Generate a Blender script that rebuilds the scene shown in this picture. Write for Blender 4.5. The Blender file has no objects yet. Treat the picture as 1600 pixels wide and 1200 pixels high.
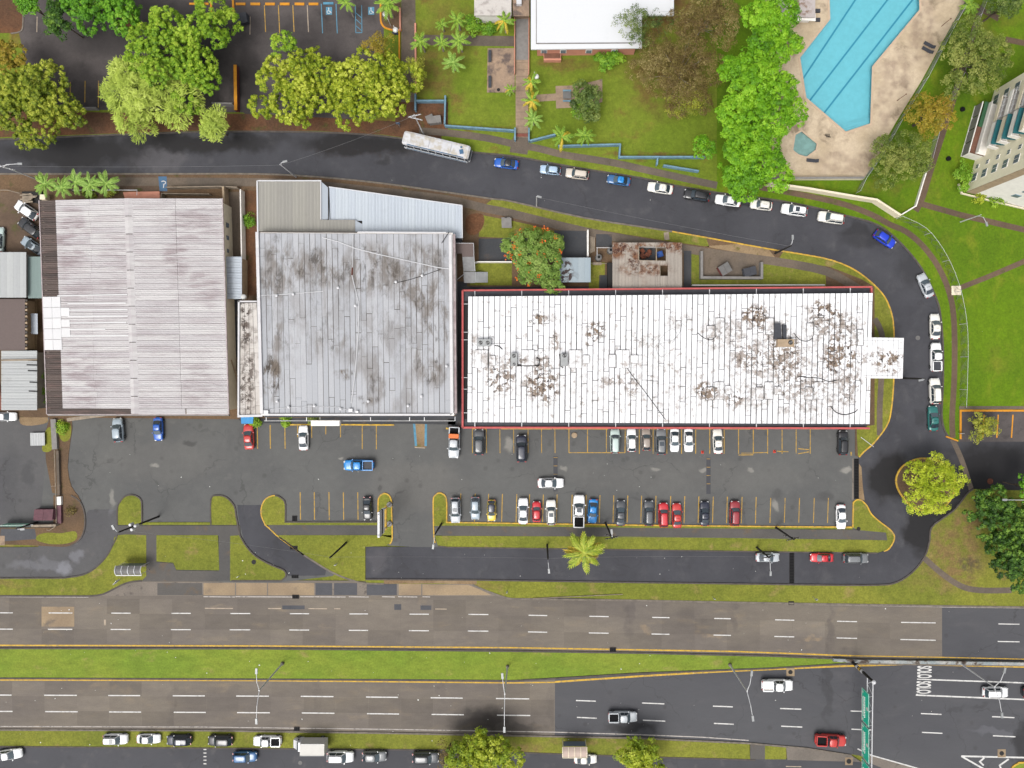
import bpy, bmesh, math, random
import numpy as np
from mathutils import Vector, Matrix
from mathutils.geometry import tessellate_polygon

random.seed(11)
RNG = np.random.default_rng(11)
SC = bpy.context.scene
COL = SC.collection

# ------------------------------------------------------------------ scale
S = 0.118            # metres per photo pixel on the ground (1600 px wide photo)
H = 126.0            # flying height
NX, NY = 840.0, 575.0  # photo pixel of the point straight below the camera

def W(px, py, z=0.0):
    """point at height z metres that is seen at photo pixel (px, py)"""
    k = (H - z) / H
    gx = NX + (px - NX) * k
    gy = NY + (py - NY) * k
    return Vector(((gx - 800.0) * S, (600.0 - gy) * S, z))

# ------------------------------------------------------------------ camera
cam_d = bpy.data.cameras.new('camera')
cam = bpy.data.objects.new('camera', cam_d)
COL.objects.link(cam)
cam.location = ((NX - 800) * S, (600 - NY) * S, H)
cam.rotation_euler = (0, 0, 0)
cam_d.sensor_fit = 'HORIZONTAL'
cam_d.angle = 2 * math.atan((1600 * S / 2) / H)
cam_d.shift_x = -(NX - 800) / 1600.0
cam_d.shift_y = -(600 - NY) / 1600.0
cam_d.clip_start = 1.0
cam_d.clip_end = 5000.0
SC.camera = cam

# ------------------------------------------------------------------ world, sun, exposure
SUN_EL, SUN_AZ = math.radians(62), math.radians(215)   # azimuth clockwise from north (+Y)
world = bpy.data.worlds.new('World')
SC.world = world
world.use_nodes = True
wn = world.node_tree
bg = wn.nodes['Background']
sky = wn.nodes.new('ShaderNodeTexSky')
sky.sky_type = 'NISHITA'
sky.sun_disc = False
sky.sun_elevation = SUN_EL
sky.sun_rotation = SUN_AZ
sky.air_density = 1.0
sky.dust_density = 6.0
sky.ozone_density = 1.0
hs = wn.nodes.new('ShaderNodeHueSaturation')      # overcast: the cloud deck greys the sky
hs.inputs['Saturation'].default_value = 0.22
wn.links.new(sky.outputs[0], hs.inputs['Color'])
wn.links.new(hs.outputs[0], bg.inputs['Color'])
bg.inputs['Strength'].default_value = 0.15
sun_d = bpy.data.lights.new('sun', 'SUN')
sun = bpy.data.objects.new('sun', sun_d)
COL.objects.link(sun)
sun_d.energy = 1.15
sun_d.angle = math.radians(26)
sun_d.color = (1.0, 0.985, 0.95)
_sd = Vector((math.sin(SUN_AZ) * math.cos(SUN_EL), math.cos(SUN_AZ) * math.cos(SUN_EL), math.sin(SUN_EL)))
sun.rotation_euler = _sd.to_track_quat('Z', 'Y').to_euler()
sun.location = (0, 0, 200)
SC.view_settings.view_transform = 'Standard'
SC.view_settings.look = 'None'
SC.view_settings.exposure = 0.48
SC.view_settings.gamma = 1.0
SC.view_settings.use_curve_mapping = False

# ------------------------------------------------------------------ materials
GAIN = 1.7
def C(r, g, b):
    """photo colour (0-255, sRGB) -> base colour of the thing itself"""
    o = []
    for c in (r, g, b):
        c /= 255.0
        c = c / 12.92 if c <= 0.04045 else ((c + 0.055) / 1.055) ** 2.4
        o.append(min(0.85, c / GAIN))
    return (*o, 1.0)

def nmath(nt, op, a, b=None, clamp=False):
    n = nt.nodes.new('ShaderNodeMath'); n.operation = op; n.use_clamp = clamp
    for i, x in enumerate((a, b)):
        if x is None: continue
        if isinstance(x, (int, float)): n.inputs[i].default_value = x
        else: nt.links.new(x, n.inputs[i])
    return n.outputs[0]

def noise(nt, vec, scale, detail=4, rough=0.55, dist=0.0):
    n = nt.nodes.new('ShaderNodeTexNoise')
    n.inputs['Scale'].default_value = scale
    n.inputs['Detail'].default_value = detail
    n.inputs['Roughness'].default_value = rough
    n.inputs['Distortion'].default_value = dist
    if vec is not None: nt.links.new(vec, n.inputs['Vector'])
    return n.outputs[0]

def smooth(nt, v, lo, hi):
    n = nt.nodes.new('ShaderNodeMapRange'); n.interpolation_type = 'SMOOTHSTEP'
    nt.links.new(v, n.inputs['Value'])
    n.inputs['From Min'].default_value = lo; n.inputs['From Max'].default_value = hi
    return n.outputs[0]

def mix(nt, fac, a, b, mode='MIX'):
    n = nt.nodes.new('ShaderNodeMix'); n.data_type = 'RGBA'; n.blend_type = mode
    for k, x in ((0, fac), (6, a), (7, b)):
        if isinstance(x, (int, float)): n.inputs[k].default_value = x
        elif isinstance(x, tuple): n.inputs[k].default_value = x
        else: nt.links.new(x, n.inputs[k])
    return n.outputs[2]

def mapping(nt, vec, scale):
    n = nt.nodes.new('ShaderNodeMapping')
    n.inputs['Scale'].default_value = scale
    nt.links.new(vec, n.inputs['Vector'])
    return n.outputs[0]

def ellipse_mask(nt, pos, ells, z=0.0, wob=0.5):
    """soft blotches at photo-measured places: list of (px, py, rx, ry, strength)"""
    w = nt.nodes.new('ShaderNodeTexNoise'); w.inputs['Scale'].default_value = 0.35
    w.inputs['Detail'].default_value = 5
    nt.links.new(pos, w.inputs['Vector'])
    vm = nt.nodes.new('ShaderNodeVectorMath'); vm.operation = 'MULTIPLY_ADD'
    nt.links.new(w.outputs['Color'], vm.inputs[0])
    vm.inputs[1].default_value = (6 * wob, 6 * wob, 0); vm.inputs[2].default_value = (-3 * wob, -3 * wob, 0)
    ad = nt.nodes.new('ShaderNodeVectorMath'); ad.operation = 'ADD'
    nt.links.new(pos, ad.inputs[0]); nt.links.new(vm.outputs[0], ad.inputs[1])
    out = None
    for (px, py, rx, ry, st) in ells:
        c = W(px, py, z)
        sb = nt.nodes.new('ShaderNodeVectorMath'); sb.operation = 'SUBTRACT'
        nt.links.new(ad.outputs[0], sb.inputs[0]); sb.inputs[1].default_value = c
        ml = nt.nodes.new('ShaderNodeVectorMath'); ml.operation = 'MULTIPLY'
        nt.links.new(sb.outputs[0], ml.inputs[0]); ml.inputs[1].default_value = (1 / (rx * S), 1 / (ry * S), 0)
        ln = nt.nodes.new('ShaderNodeVectorMath'); ln.operation = 'LENGTH'
        nt.links.new(ml.outputs[0], ln.inputs[0])
        m = nt.nodes.new('ShaderNodeMapRange'); m.interpolation_type = 'SMOOTHSTEP'
        nt.links.new(ln.outputs['Value'], m.inputs['Value'])
        m.inputs['From Min'].default_value = 1.15; m.inputs['From Max'].default_value = 0.45
        m.inputs['To Min'].default_value = 0.0; m.inputs['To Max'].default_value = st
        out = m.outputs[0] if out is None else nmath(nt, 'MAXIMUM', out, m.outputs[0])
    return out

MATS = {}
def new_mat(name):
    m = bpy.data.materials.new(name); m.use_nodes = True
    nt = m.node_tree
    b = nt.nodes['Principled BSDF']
    MATS[name] = m
    return m, nt, b

def worldpos(nt):
    return nt.nodes.new('ShaderNodeNewGeometry').outputs['Position']

def plain(name, col, rough=0.6, metal=0.0, jitter=0.0, spec=0.5, coat=0.0, worn=0.0):
    m, nt, b = new_mat(name)
    b.inputs['Roughness'].default_value = rough
    b.inputs['Metallic'].default_value = metal
    b.inputs['Specular IOR Level'].default_value = spec
    b.inputs['Coat Weight'].default_value = coat
    if jitter:
        p = worldpos(nt)
        f = smooth(nt, noise(nt, p, 1.3, 5), 0.3, 0.7)
        dark = tuple(c * (1 - jitter) for c in col[:3]) + (1,)
        c_ = mix(nt, f, dark, col)
        if worn: c_ = mix(nt, nmath(nt, 'MULTIPLY', smooth(nt, noise(nt, p, 1.7, 6, .7), .5, .62), worn), c_, (.09, .088, .086, 1))
        nt.links.new(c_, b.inputs['Base Color'])
    else:
        b.inputs['Base Color'].default_value = col
    return m

def ground_mat(name, c1, c2, c3=None, s1=0.06, s2=0.6, fine=0.25, sf=5.0, rough=0.95,
               c3_lo=0.55, c3_hi=0.7, stretch=None, tone=0.0, mid=0.1, cracks=0.0, dark_ells=None, darkcol=None, extra=None, bump=0.0, cover=None):
    """world-space mottled surface: big patches c1/c2, blotches of c3, fine grain"""
    m, nt, b = new_mat(name)
    p = worldpos(nt)
    pv = mapping(nt, p, stretch) if stretch else p
    f1 = smooth(nt, noise(nt, pv, s1, 5, 0.6), 0.36, 0.64)
    col = mix(nt, f1, c1, c2)
    if c3 is not None:
        f3 = smooth(nt, noise(nt, pv, s2, 6, 0.62, 0.3), c3_lo, c3_hi)
        col = mix(nt, f3, col, c3)
    if extra is not None:
        for (ells, ecol, z, wob, thr) in extra:
            em = ellipse_mask(nt, p, ells, z, wob)
            if thr:
                nn = smooth(nt, noise(nt, p, thr[2], 6, 0.65), thr[0], thr[1])
                em = nmath(nt, 'MULTIPLY', em, nn, True)
            col = mix(nt, em, col, ecol)
    if tone:
        oi = nt.nodes.new('ShaderNodeObjectInfo').outputs['Random']
        tm = nt.nodes.new('ShaderNodeMapRange'); nt.links.new(oi, tm.inputs['Value'])
        tm.inputs['To Min'].default_value = 1 - tone; tm.inputs['To Max'].default_value = 1 + tone
        tv = nt.nodes.new('ShaderNodeVectorMath'); tv.operation = 'SCALE'
        nt.links.new(col, tv.inputs[0]); nt.links.new(tm.outputs[0], tv.inputs['Scale']); col = tv.outputs[0]
    g = noise(nt, p, sf, 3, 0.7)
    gm = nt.nodes.new('ShaderNodeMapRange'); nt.links.new(g, gm.inputs['Value'])
    gm.inputs['From Min'].default_value = 0.25; gm.inputs['From Max'].default_value = 0.75
    gm.inputs['To Min'].default_value = 1 - fine; gm.inputs['To Max'].default_value = 1 + fine
    mm = nt.nodes.new('ShaderNodeMapRange'); nt.links.new(noise(nt, pv, .8, 7, .75), mm.inputs['Value'])
    mm.inputs['From Min'].default_value = .3; mm.inputs['From Max'].default_value = .7
    mm.inputs['To Min'].default_value = 1 - mid; mm.inputs['To Max'].default_value = 1 + mid
    if cracks:
        # oil drips and hairline cracks
        v = nt.nodes.new('ShaderNodeTexVoronoi'); v.inputs['Scale'].default_value = .42; nt.links.new(p, v.inputs['Vector'])
        sp = nt.nodes.new('ShaderNodeSeparateColor'); nt.links.new(v.outputs['Color'], sp.inputs[0])
        sel = smooth(nt, sp.outputs[0], .55, .62)
        spot = nmath(nt, 'MULTIPLY', smooth(nt, v.outputs['Distance'], .26, .08), sel)
        col = mix(nt, nmath(nt, 'MULTIPLY', spot, .45 * cracks), col, (.03, .028, .027, 1))
        wv = nt.nodes.new('ShaderNodeVectorMath'); wv.operation = 'MULTIPLY_ADD'
        nz = nt.nodes.new('ShaderNodeTexNoise'); nz.inputs['Scale'].default_value = .5; nz.inputs['Detail'].default_value = 5; nt.links.new(p, nz.inputs['Vector'])
        nt.links.new(nz.outputs['Color'], wv.inputs[0]); wv.inputs[1].default_value = (4, 4, 0); nt.links.new(p, wv.inputs[2])
        e = nt.nodes.new('ShaderNodeTexVoronoi'); e.feature = 'DISTANCE_TO_EDGE'; e.inputs['Scale'].default_value = .085; nt.links.new(wv.outputs[0], e.inputs['Vector'])
        ck = nmath(nt, 'MULTIPLY', smooth(nt, e.outputs['Distance'], .012, .003), smooth(nt, noise(nt, p, .12, 3), .42, .6))
        col = mix(nt, nmath(nt, 'MULTIPLY', ck, .55 * cracks), col, (.025, .024, .024, 1))
    cb = nt.nodes.new('ShaderNodeVectorMath'); cb.operation = 'SCALE'
    nt.links.new(col, cb.inputs[0]); nt.links.new(nmath(nt, 'MULTIPLY', gm.outputs[0], mm.outputs[0]), cb.inputs['Scale'])
    col = cb.outputs[0]
    r = rough
    if dark_ells:  # surface darker and less rough inside these ellipses
        wm = ellipse_mask(nt, p, dark_ells, 0.0, 0.8)
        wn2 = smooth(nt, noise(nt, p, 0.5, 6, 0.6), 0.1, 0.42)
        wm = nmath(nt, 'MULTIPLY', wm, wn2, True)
        wd = mix(nt, 1.0, col, darkcol or (0.2, 0.185, 0.185, 1), 'MULTIPLY')
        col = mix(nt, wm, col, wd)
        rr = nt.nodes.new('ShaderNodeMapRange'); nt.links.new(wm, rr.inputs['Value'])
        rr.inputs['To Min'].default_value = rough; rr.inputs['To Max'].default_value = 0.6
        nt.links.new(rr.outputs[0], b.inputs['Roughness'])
    else:
        b.inputs['Roughness'].default_value = r
    b.inputs['Specular IOR Level'].default_value = 0.3
    nt.links.new(col, b.inputs['Base Color'])
    if bump:
        bp = nt.nodes.new('ShaderNodeBump'); bp.inputs['Strength'].default_value = bump
        bp.inputs['Distance'].default_value = 0.1
        nt.links.new(g, bp.inputs['Height']); nt.links.new(bp.outputs[0], b.inputs['Normal'])
    return m

# darker, less rough patches of street, mostly near the trees, measured in photo pixels
DARK_STREET = [(110, 236, 140, 32, 1.1), (560, 226, 110, 22, 1.1), (300, 222, 180, 18, 1), (600, 256, 16, 9, .6),
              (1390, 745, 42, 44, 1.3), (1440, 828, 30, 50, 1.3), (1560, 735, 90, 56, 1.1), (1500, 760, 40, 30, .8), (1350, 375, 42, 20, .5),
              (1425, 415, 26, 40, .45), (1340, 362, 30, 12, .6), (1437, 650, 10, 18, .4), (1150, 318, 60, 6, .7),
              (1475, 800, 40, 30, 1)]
LIGHT_STREET = [(250, 250, 60, 22, .35), (1480, 720, 26, 14, .4), (590, 876, 16, 24, .3)]

ground_mat('grass_olive', mid=0.2, c1=C(138, 140, 52), c2=C(120, 127, 45), c3=C(154, 136, 82), s1=0.07, s2=0.28, fine=0.2, sf=3.2, c3_lo=.56, c3_hi=.74, bump=.4,
           extra=[([(1490, 870, 55, 60, .9), (1510, 815, 30, 34, 1), (1440, 905, 40, 20, .3), (655, 905, 30, 10, .5), (760, 915, 40, 10, .4),
                    (20, 915, 40, 8, .5), (330, 1010, 50, 6, .4), (1270, 1035, 60, 10, .4), (900, 1160, 50, 10, .6), (820, 1165, 30, 14, .7)], C(138, 112, 74), 0, .9, (.3, .62, .5)),
                  ([(1515, 880, 22, 18, .7)], C(90, 80, 66), 0, .8, (.35, .6, 1.2))])
ground_mat('grass_median', mid=0.2, c1=C(122, 146, 48), c2=C(138, 152, 54), c3=C(158, 150, 84), s1=0.09, s2=0.35, fine=0.2, sf=3.2, c3_lo=.58, c3_hi=.75, stretch=(.5, 1, 1), bump=.4)
ground_mat('grass_bright', mid=0.16, c1=C(106, 138, 8), c2=C(90, 122, 8), c3=C(128, 142, 30), s1=0.05, s2=0.3, fine=0.24, sf=2.6, c3_lo=.5, c3_hi=.75, bump=.5, stretch=(1, .6, 1), extra=[([(1380, 290, 60, 14, .6), (1450, 270, 30, 60, .4), (1545, 30, 60, 30, .6), (1480, 400, 14, 60, .3), (1560, 560, 40, 30, .3)], C(120, 118, 40), 0, .9, (.35, .62, .5))])
ground_mat('grass_school', mid=0.2, c1=C(112, 132, 32), c2=C(126, 140, 42), c3=C(128, 108, 50), s1=0.08, s2=0.16, fine=0.2, sf=3.0, c3_lo=.56, c3_hi=.72, bump=.4,
           extra=[([(680, 120, 40, 60, .7), (700, 50, 60, 60, .5), (1040, 120, 70, 70, .9), (1050, 20, 60, 60, 1), (640, 190, 60, 24, 1), (700, 150, 30, 10, .8),
                    (880, 100, 60, 12, .7), (750, 198, 60, 6, .7), (1010, 243, 80, 6, .8), (1000, 290, 130, 8, .5)], C(120, 92, 52), 0, .8, (.3, .6, .35))])
ground_mat('dirt', C(124, 99, 74), C(104, 84, 66), C(92, 88, 50), s1=0.1, s2=0.35, fine=0.3, sf=4.0, c3_lo=.55, c3_hi=.7)
ground_mat('dirt_red', C(120, 82, 56), C(96, 70, 52), C(92, 84, 46), s1=0.15, s2=0.5, fine=0.35, sf=3.5)
ground_mat('dirt_tan', C(164, 140, 108), C(140, 116, 88), C(120, 110, 60), s1=0.15, s2=0.5, fine=0.25, sf=4.0)
ground_mat('sidewalk', C(126, 112, 98), C(108, 98, 88), C(92, 84, 66), s1=0.15, s2=0.4, fine=0.16, sf=4.0, c3_lo=.55, c3_hi=.8)
ground_mat('sidewalk_red', C(118, 98, 80), C(104, 86, 72), C(92, 90, 52), s1=0.12, s2=0.4, fine=0.2, sf=4.0)
ground_mat('path_asphalt', C(104, 100, 96), C(94, 92, 90), C(112, 98, 84), s1=0.1, s2=0.4, fine=0.12, sf=5.0)
ground_mat('asphalt_lot', C(109, 109, 107), C(101, 101, 100), C(117, 116, 113), s1=0.07, s2=0.5, mid=.07, cracks=.6, fine=0.12, sf=7.0, c3_lo=.55, c3_hi=.85,
           extra=[([(650, 760, 90, 50, .4), (250, 720, 120, 40, .25), (1040, 745, 260, 30, .2)], C(126, 123, 118), 0, 1, None),
                  ([(1320, 735, 12, 6, .7), (880, 732, 9, 5, .5), (795, 695, 8, 14, .6), (1022, 732, 10, 4, .5), (1098, 733, 10, 5, .6), (1173, 735, 6, 4, .5), (1213, 790, 5, 12, .6),
                    (243, 730, 8, 5, .6), (533, 717, 6, 3, .6), (175, 780, 6, 16, .5)], C(168, 164, 156), 0, .5, None),
                  ([(295, 694, 12, 5, .6), (905, 823, 24, 8, .7), (1215, 775, 12, 10, .4), (1290, 775, 14, 10, .4), (595, 765, 6, 6, .5), (1010, 780, 30, 3, .3), (570, 815, 40, 5, .4)], C(74, 72, 72), 0, .5, None)])
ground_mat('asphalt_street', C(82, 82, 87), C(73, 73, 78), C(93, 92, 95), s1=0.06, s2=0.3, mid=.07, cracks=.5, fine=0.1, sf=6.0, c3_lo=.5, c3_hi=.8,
           dark_ells=DARK_STREET, extra=[(LIGHT_STREET, C(118, 114, 116), 0, .9, None),
                                  ([(560, 236, 100, 12, .5), (330, 226, 60, 8, .5)], C(84, 66, 58), 0, .6, (.5, .62, 2.2))])
ground_mat('asphalt_left', C(102, 101, 101), C(93, 92, 94), C(113, 109, 107), mid=.08, cracks=.6, s1=0.06, s2=0.5, fine=0.09, sf=6.0, c3_lo=.55, c3_hi=.85,
           extra=[([(60, 883, 60, 10, .35), (100, 885, 12, 14, .8), (176, 780, 7, 22, .6), (120, 865, 8, 14, .5)], C(142, 142, 148), 0, .8, None),
                  ([(45, 740, 14, 22, .5), (15, 740, 20, 60, .25)], C(76, 76, 78), 0, .8, None)])
ground_mat('asphalt_service', C(88, 88, 92), C(80, 80, 84), C(98, 96, 98), mid=.07, cracks=.5, s1=0.05, s2=0.3, fine=0.08, sf=6.0)
ground_mat('asphalt_highway', C(94, 94, 97), C(87, 87, 91), C(104, 102, 104), mid=.06, cracks=.6, s1=0.05, s2=0.25, fine=0.08, sf=6.0, c3_lo=.5, c3_hi=.85, stretch=(.35, 1, 1),
           dark_ells=[(985, 1138, 46, 12, .8), (1292, 1050, 8, 90, .35), (1600, 1160, 20, 40, .8)],
           extra=[([(1560, 1145, 50, 6, .3)], C(130, 130, 136), 0, .8, None)])
ground_mat('asphalt_upper', C(86, 80, 79), C(102, 95, 93), C(74, 69, 68), s1=0.09, s2=0.3, fine=0.12, sf=5.0, c3_lo=.5, c3_hi=.75,
           dark_ells=[(390, 130, 30, 60, .95), (180, 60, 120, 30, .5), (170, 150, 30, 50, .4), (470, 40, 90, 22, .25), (540, 25, 70, 16, .4), (300, 60, 90, 80, .9)])
ground_mat('asphalt_patch', C(94, 94, 98), C(86, 87, 92), None, fine=.1, sf=5.0)
ground_mat('concrete_road', tone=.12, c1=C(130, 121, 110), c2=C(118, 110, 103), c3=C(144, 130, 112), s1=0.09, s2=0.35, fine=0.1, sf=5.0, c3_lo=.54, c3_hi=.8, stretch=(.45, 1.2, 1),
           dark_ells=[(755, 1125, 58, 22, .8), (800, 1140, 60, 12, .6)],
           extra=[([(190, 1015, 900, 3, .2), (1300, 985, 6, 60, .5), (1085, 970, 30, 40, .3), (985, 970, 8, 40, .4), (1145, 965, 6, 30, .4), (1310, 1022, 30, 10, .5), (690, 1075, 8, 60, .3), (495, 1100, 8, 50, .3), (270, 1100, 8, 50, .3), (860, 1100, 6, 60, .3)], C(86, 80, 80), 0, .8, (.3, .7, .3)),
                  ([(1110, 992, 30, 6, .5), (1270, 998, 18, 6, .6), (1010, 985, 12, 8, .5), (170, 1075, 50, 8, .3)], C(168, 146, 118), 0, .8, (.3, .7, .5))])
ground_mat('concrete_tan', C(176, 154, 124), C(156, 136, 112), C(120, 110, 100), s1=0.2, s2=0.3, fine=0.14, sf=3.5, c3_lo=.55, c3_hi=.75)
ground_mat('concrete_grey', C(142, 132, 122), C(124, 116, 108), C(98, 92, 86), s1=0.2, s2=0.5, fine=0.15, sf=4.0)
ground_mat('concrete_dark', C(82, 82, 84), C(72, 74, 78), C(112, 96, 84), s1=0.2, s2=0.35, fine=0.12, sf=3.0, c3_lo=.58, c3_hi=.75)
ground_mat('pool_deck', C(222, 202, 174), C(202, 182, 152), C(152, 134, 112), s1=0.12, s2=0.22, fine=0.12, sf=2.4, c3_lo=.5, c3_hi=.72,
           extra=[([(1440, 50, 24, 70, .6), (1400, 120, 30, 40, .6), (1330, 255, 70, 20, .5), (1380, 170, 18, 60, .5)], C(150, 128, 112), 0, .9, (.36, .6, .6))])
ground_mat('tile_tan', C(176, 152, 128), C(160, 138, 118), C(130, 112, 100), s1=.3, s2=.6, fine=.12, sf=3.0)
ground_mat('slab_stained', C(178, 152, 128), C(158, 136, 118), C(112, 98, 92), s1=.3, s2=.35, fine=.14, sf=3.0, c3_lo=.5, c3_hi=.66)
plain('seam_grey', C(70, 68, 68), .95, spec=.2)
plain('coping_pale', C(218, 192, 164), .8, jitter=.12)
plain('joint_dark', C(96, 90, 86), .95)
plain('kerb_grey', C(136, 126, 114), .9, jitter=.35)
plain('kerb_dark', C(98, 90, 84), .9, jitter=.35)
plain('kerb_yellow', C(232, 186, 62), .8, jitter=.28, worn=.45)
plain('paint_yellow', C(214, 170, 66), .8, jitter=.25, worn=.6)
plain('paint_orange', C(238, 160, 24), .8, jitter=.2)
plain('paint_white', C(236, 234, 230), .7, jitter=.1, worn=.4)
plain('paint_worn', C(196, 178, 156), .8, jitter=.3)
plain('paint_line', C(206, 198, 190), .8, jitter=.2, worn=.7)
plain('paint_blue', C(96, 160, 190), .8, jitter=.3)
plain('wall_blue', C(126, 166, 186), .8, jitter=.3)
plain('wall_pink', C(226, 156, 130), .85, jitter=.12)
plain('wall_cream', (.60, .53, .40, 1), .85, jitter=.1)
plain('wall_beige', (.78, .72, .55, 1), .85, jitter=.08)
plain('wall_offwhite', (.68, .65, .61, 1), .85, jitter=.1)
plain('wall_grey', C(150, 146, 142), .85, jitter=.2)
plain('wall_tan', C(190, 166, 136), .85, jitter=.2)
plain('white_metal', C(228, 228, 230), .45, .1)
plain('grey_metal', C(160, 160, 160), .45, .4, jitter=.2)
plain('galvanised', C(176, 178, 178), .5, .3, jitter=.15)
plain('dark_metal', C(46, 44, 44), .75, spec=.25)
plain('black', C(24, 24, 26), .85, spec=.15)
plain('rubber', C(30, 30, 31), .85)
plain('rim_metal', C(150, 152, 155), .35, .7)
plain('wood_pole', C(40, 36, 33), .9, jitter=.4)
plain('wood_grey', C(176, 160, 140), .9, jitter=.35)
plain('trunk_bark', C(112, 96, 82), .95, jitter=.4)
plain('trunk_pale', C(172, 160, 146), .9, jitter=.3)
plain('lamp_glass', C(236, 236, 232), .3)
plain('glass_car', (0.022, 0.032, 0.042, 1), .12, spec=.9)
plain('glass_light', (0.05, 0.07, 0.082, 1), .15, spec=.8)
plain('glass_window', (0.12, 0.15, 0.18, 1), .12, spec=.8)
plain('light_lens', C(220, 220, 220), .2)
plain('tail_lens', C(168, 30, 28), .25)
plain('sign_green', (0, .36, .235, 1), .5, jitter=.1)
plain('sign_blue', C(66, 112, 150), .5, jitter=.15)
plain('red_trim', C(214, 100, 98), .75, jitter=.2)
plain('teal_awning', C(0, 104, 110), .7, jitter=.2)
plain('green_roof', C(58, 110, 72), .8, jitter=.25)
plain('brown_roof', C(136, 92, 72), .85, jitter=.3)
plain('soil_rust', C(120, 60, 40), .9, jitter=.4)
plain('rust', C(128, 70, 46), .9, jitter=.5)
plain('dumpster_red', C(122, 78, 88), .75, jitter=.3)
plain('dumpster_grey', C(66, 68, 76), .7, jitter=.3)
plain('dumpster_maroon', C(116, 50, 44), .75, jitter=.3)
plain('tarp_blue', C(20, 84, 170), .6, jitter=.3)
plain('blue_panel', C(40, 150, 214), .6, jitter=.1)
plain('mint', C(128, 214, 180), .7, jitter=.2)
plain('litter_white', C(236, 236, 230), .8)
plain('truck_box', C(222, 218, 210), .6, jitter=.05)
plain('red_cone', C(226, 76, 58), .7)
plain('tank_grey', C(120, 118, 116), .7, jitter=.2)
plain('pool_floor', (0.185, 0.42, 0.465, 1), .6, jitter=.08)
plain('pool_line', (0.03, 0.2, 0.28, 1), .6)
plain('pool_small_floor', (0.26, 0.31, 0.27, 1), .6, jitter=.2)
plain('brick_red', C(150, 88, 74), .9, jitter=.2)
plain('clothes_dark', C(46, 54, 84), .9)

def water_mat(name, tint):
    m = bpy.data.materials.new(name); m.use_nodes = True
    nt = m.node_tree; nt.nodes.clear()
    o = nt.nodes.new('ShaderNodeOutputMaterial')
    t = nt.nodes.new('ShaderNodeBsdfTransparent'); t.inputs[0].default_value = tint
    g = nt.nodes.new('ShaderNodeBsdfGlossy'); g.inputs['Roughness'].default_value = .05
    fr = nt.nodes.new('ShaderNodeFresnel'); fr.inputs[0].default_value = 1.33
    p = nt.nodes.new('ShaderNodeNewGeometry').outputs['Position']
    bp = nt.nodes.new('ShaderNodeBump'); bp.inputs['Strength'].default_value = .25; bp.inputs['Distance'].default_value = .05
    nt.links.new(noise(nt, p, 1.2, 4), bp.inputs['Height'])
    nt.links.new(bp.outputs[0], g.inputs['Normal']); nt.links.new(bp.outputs[0], fr.inputs['Normal'])
    x = nt.nodes.new('ShaderNodeMixShader')
    nt.links.new(fr.outputs[0], x.inputs[0]); nt.links.new(t.outputs[0], x.inputs[1]); nt.links.new(g.outputs[0], x.inputs[2])
    nt.links.new(x.outputs[0], o.inputs[0])
    MATS[name] = m
water_mat('pool_water', (.80, .97, 1.0, 1))

def roof_mat(name, base, base2, dirt, ells, z, thr, rnd=.1, rough=.7, streak=None, dirt2=None, gen=.0, genthr=(.6, .75), gscale=.25, wob=.5):
    """weathered roof: paint with per-sheet variation, dirt where the photograph has it"""
    m, nt, b = new_mat(name)
    p = worldpos(nt)
    oi = nt.nodes.new('ShaderNodeObjectInfo').outputs['Random']
    col = mix(nt, oi, base, base2)
    sv = mapping(nt, p, streak) if streak else p
    big = smooth(nt, noise(nt, sv, gscale, 6, .62), *genthr)
    if gen: col = mix(nt, nmath(nt, 'MULTIPLY', big, gen), col, dirt)
    if ells:
        em = ellipse_mask(nt, p, ells, z, wob)
        n2 = smooth(nt, noise(nt, sv, thr[2], 8, .68, .4), thr[0], thr[1])
        col = mix(nt, nmath(nt, 'MULTIPLY', em, n2, True), col, dirt)
        if dirt2:
            n3 = smooth(nt, noise(nt, sv, thr[2] * 1.9, 8, .7, .4), thr[0] + .08, thr[1] + .04)
            col = mix(nt, nmath(nt, 'MULTIPLY', em, n3, True), col, dirt2)
    g = noise(nt, p, 3.0, 5, .7)
    gm = nt.nodes.new('ShaderNodeMapRange'); nt.links.new(g, gm.inputs['Value'])
    gm.inputs['From Min'].default_value = .25; gm.inputs['From Max'].default_value = .75
    gm.inputs['To Min'].default_value = 1 - rnd; gm.inputs['To Max'].default_value = 1 + rnd * .4
    cb = nt.nodes.new('ShaderNodeVectorMath'); cb.operation = 'SCALE'
    nt.links.new(col, cb.inputs[0]); nt.links.new(gm.outputs[0], cb.inputs['Scale'])
    nt.links.new(cb.outputs[0], b.inputs['Base Color'])
    b.inputs['Roughness'].default_value = rough
    b.inputs['Specular IOR Level'].default_value = .25
    return m

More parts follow.
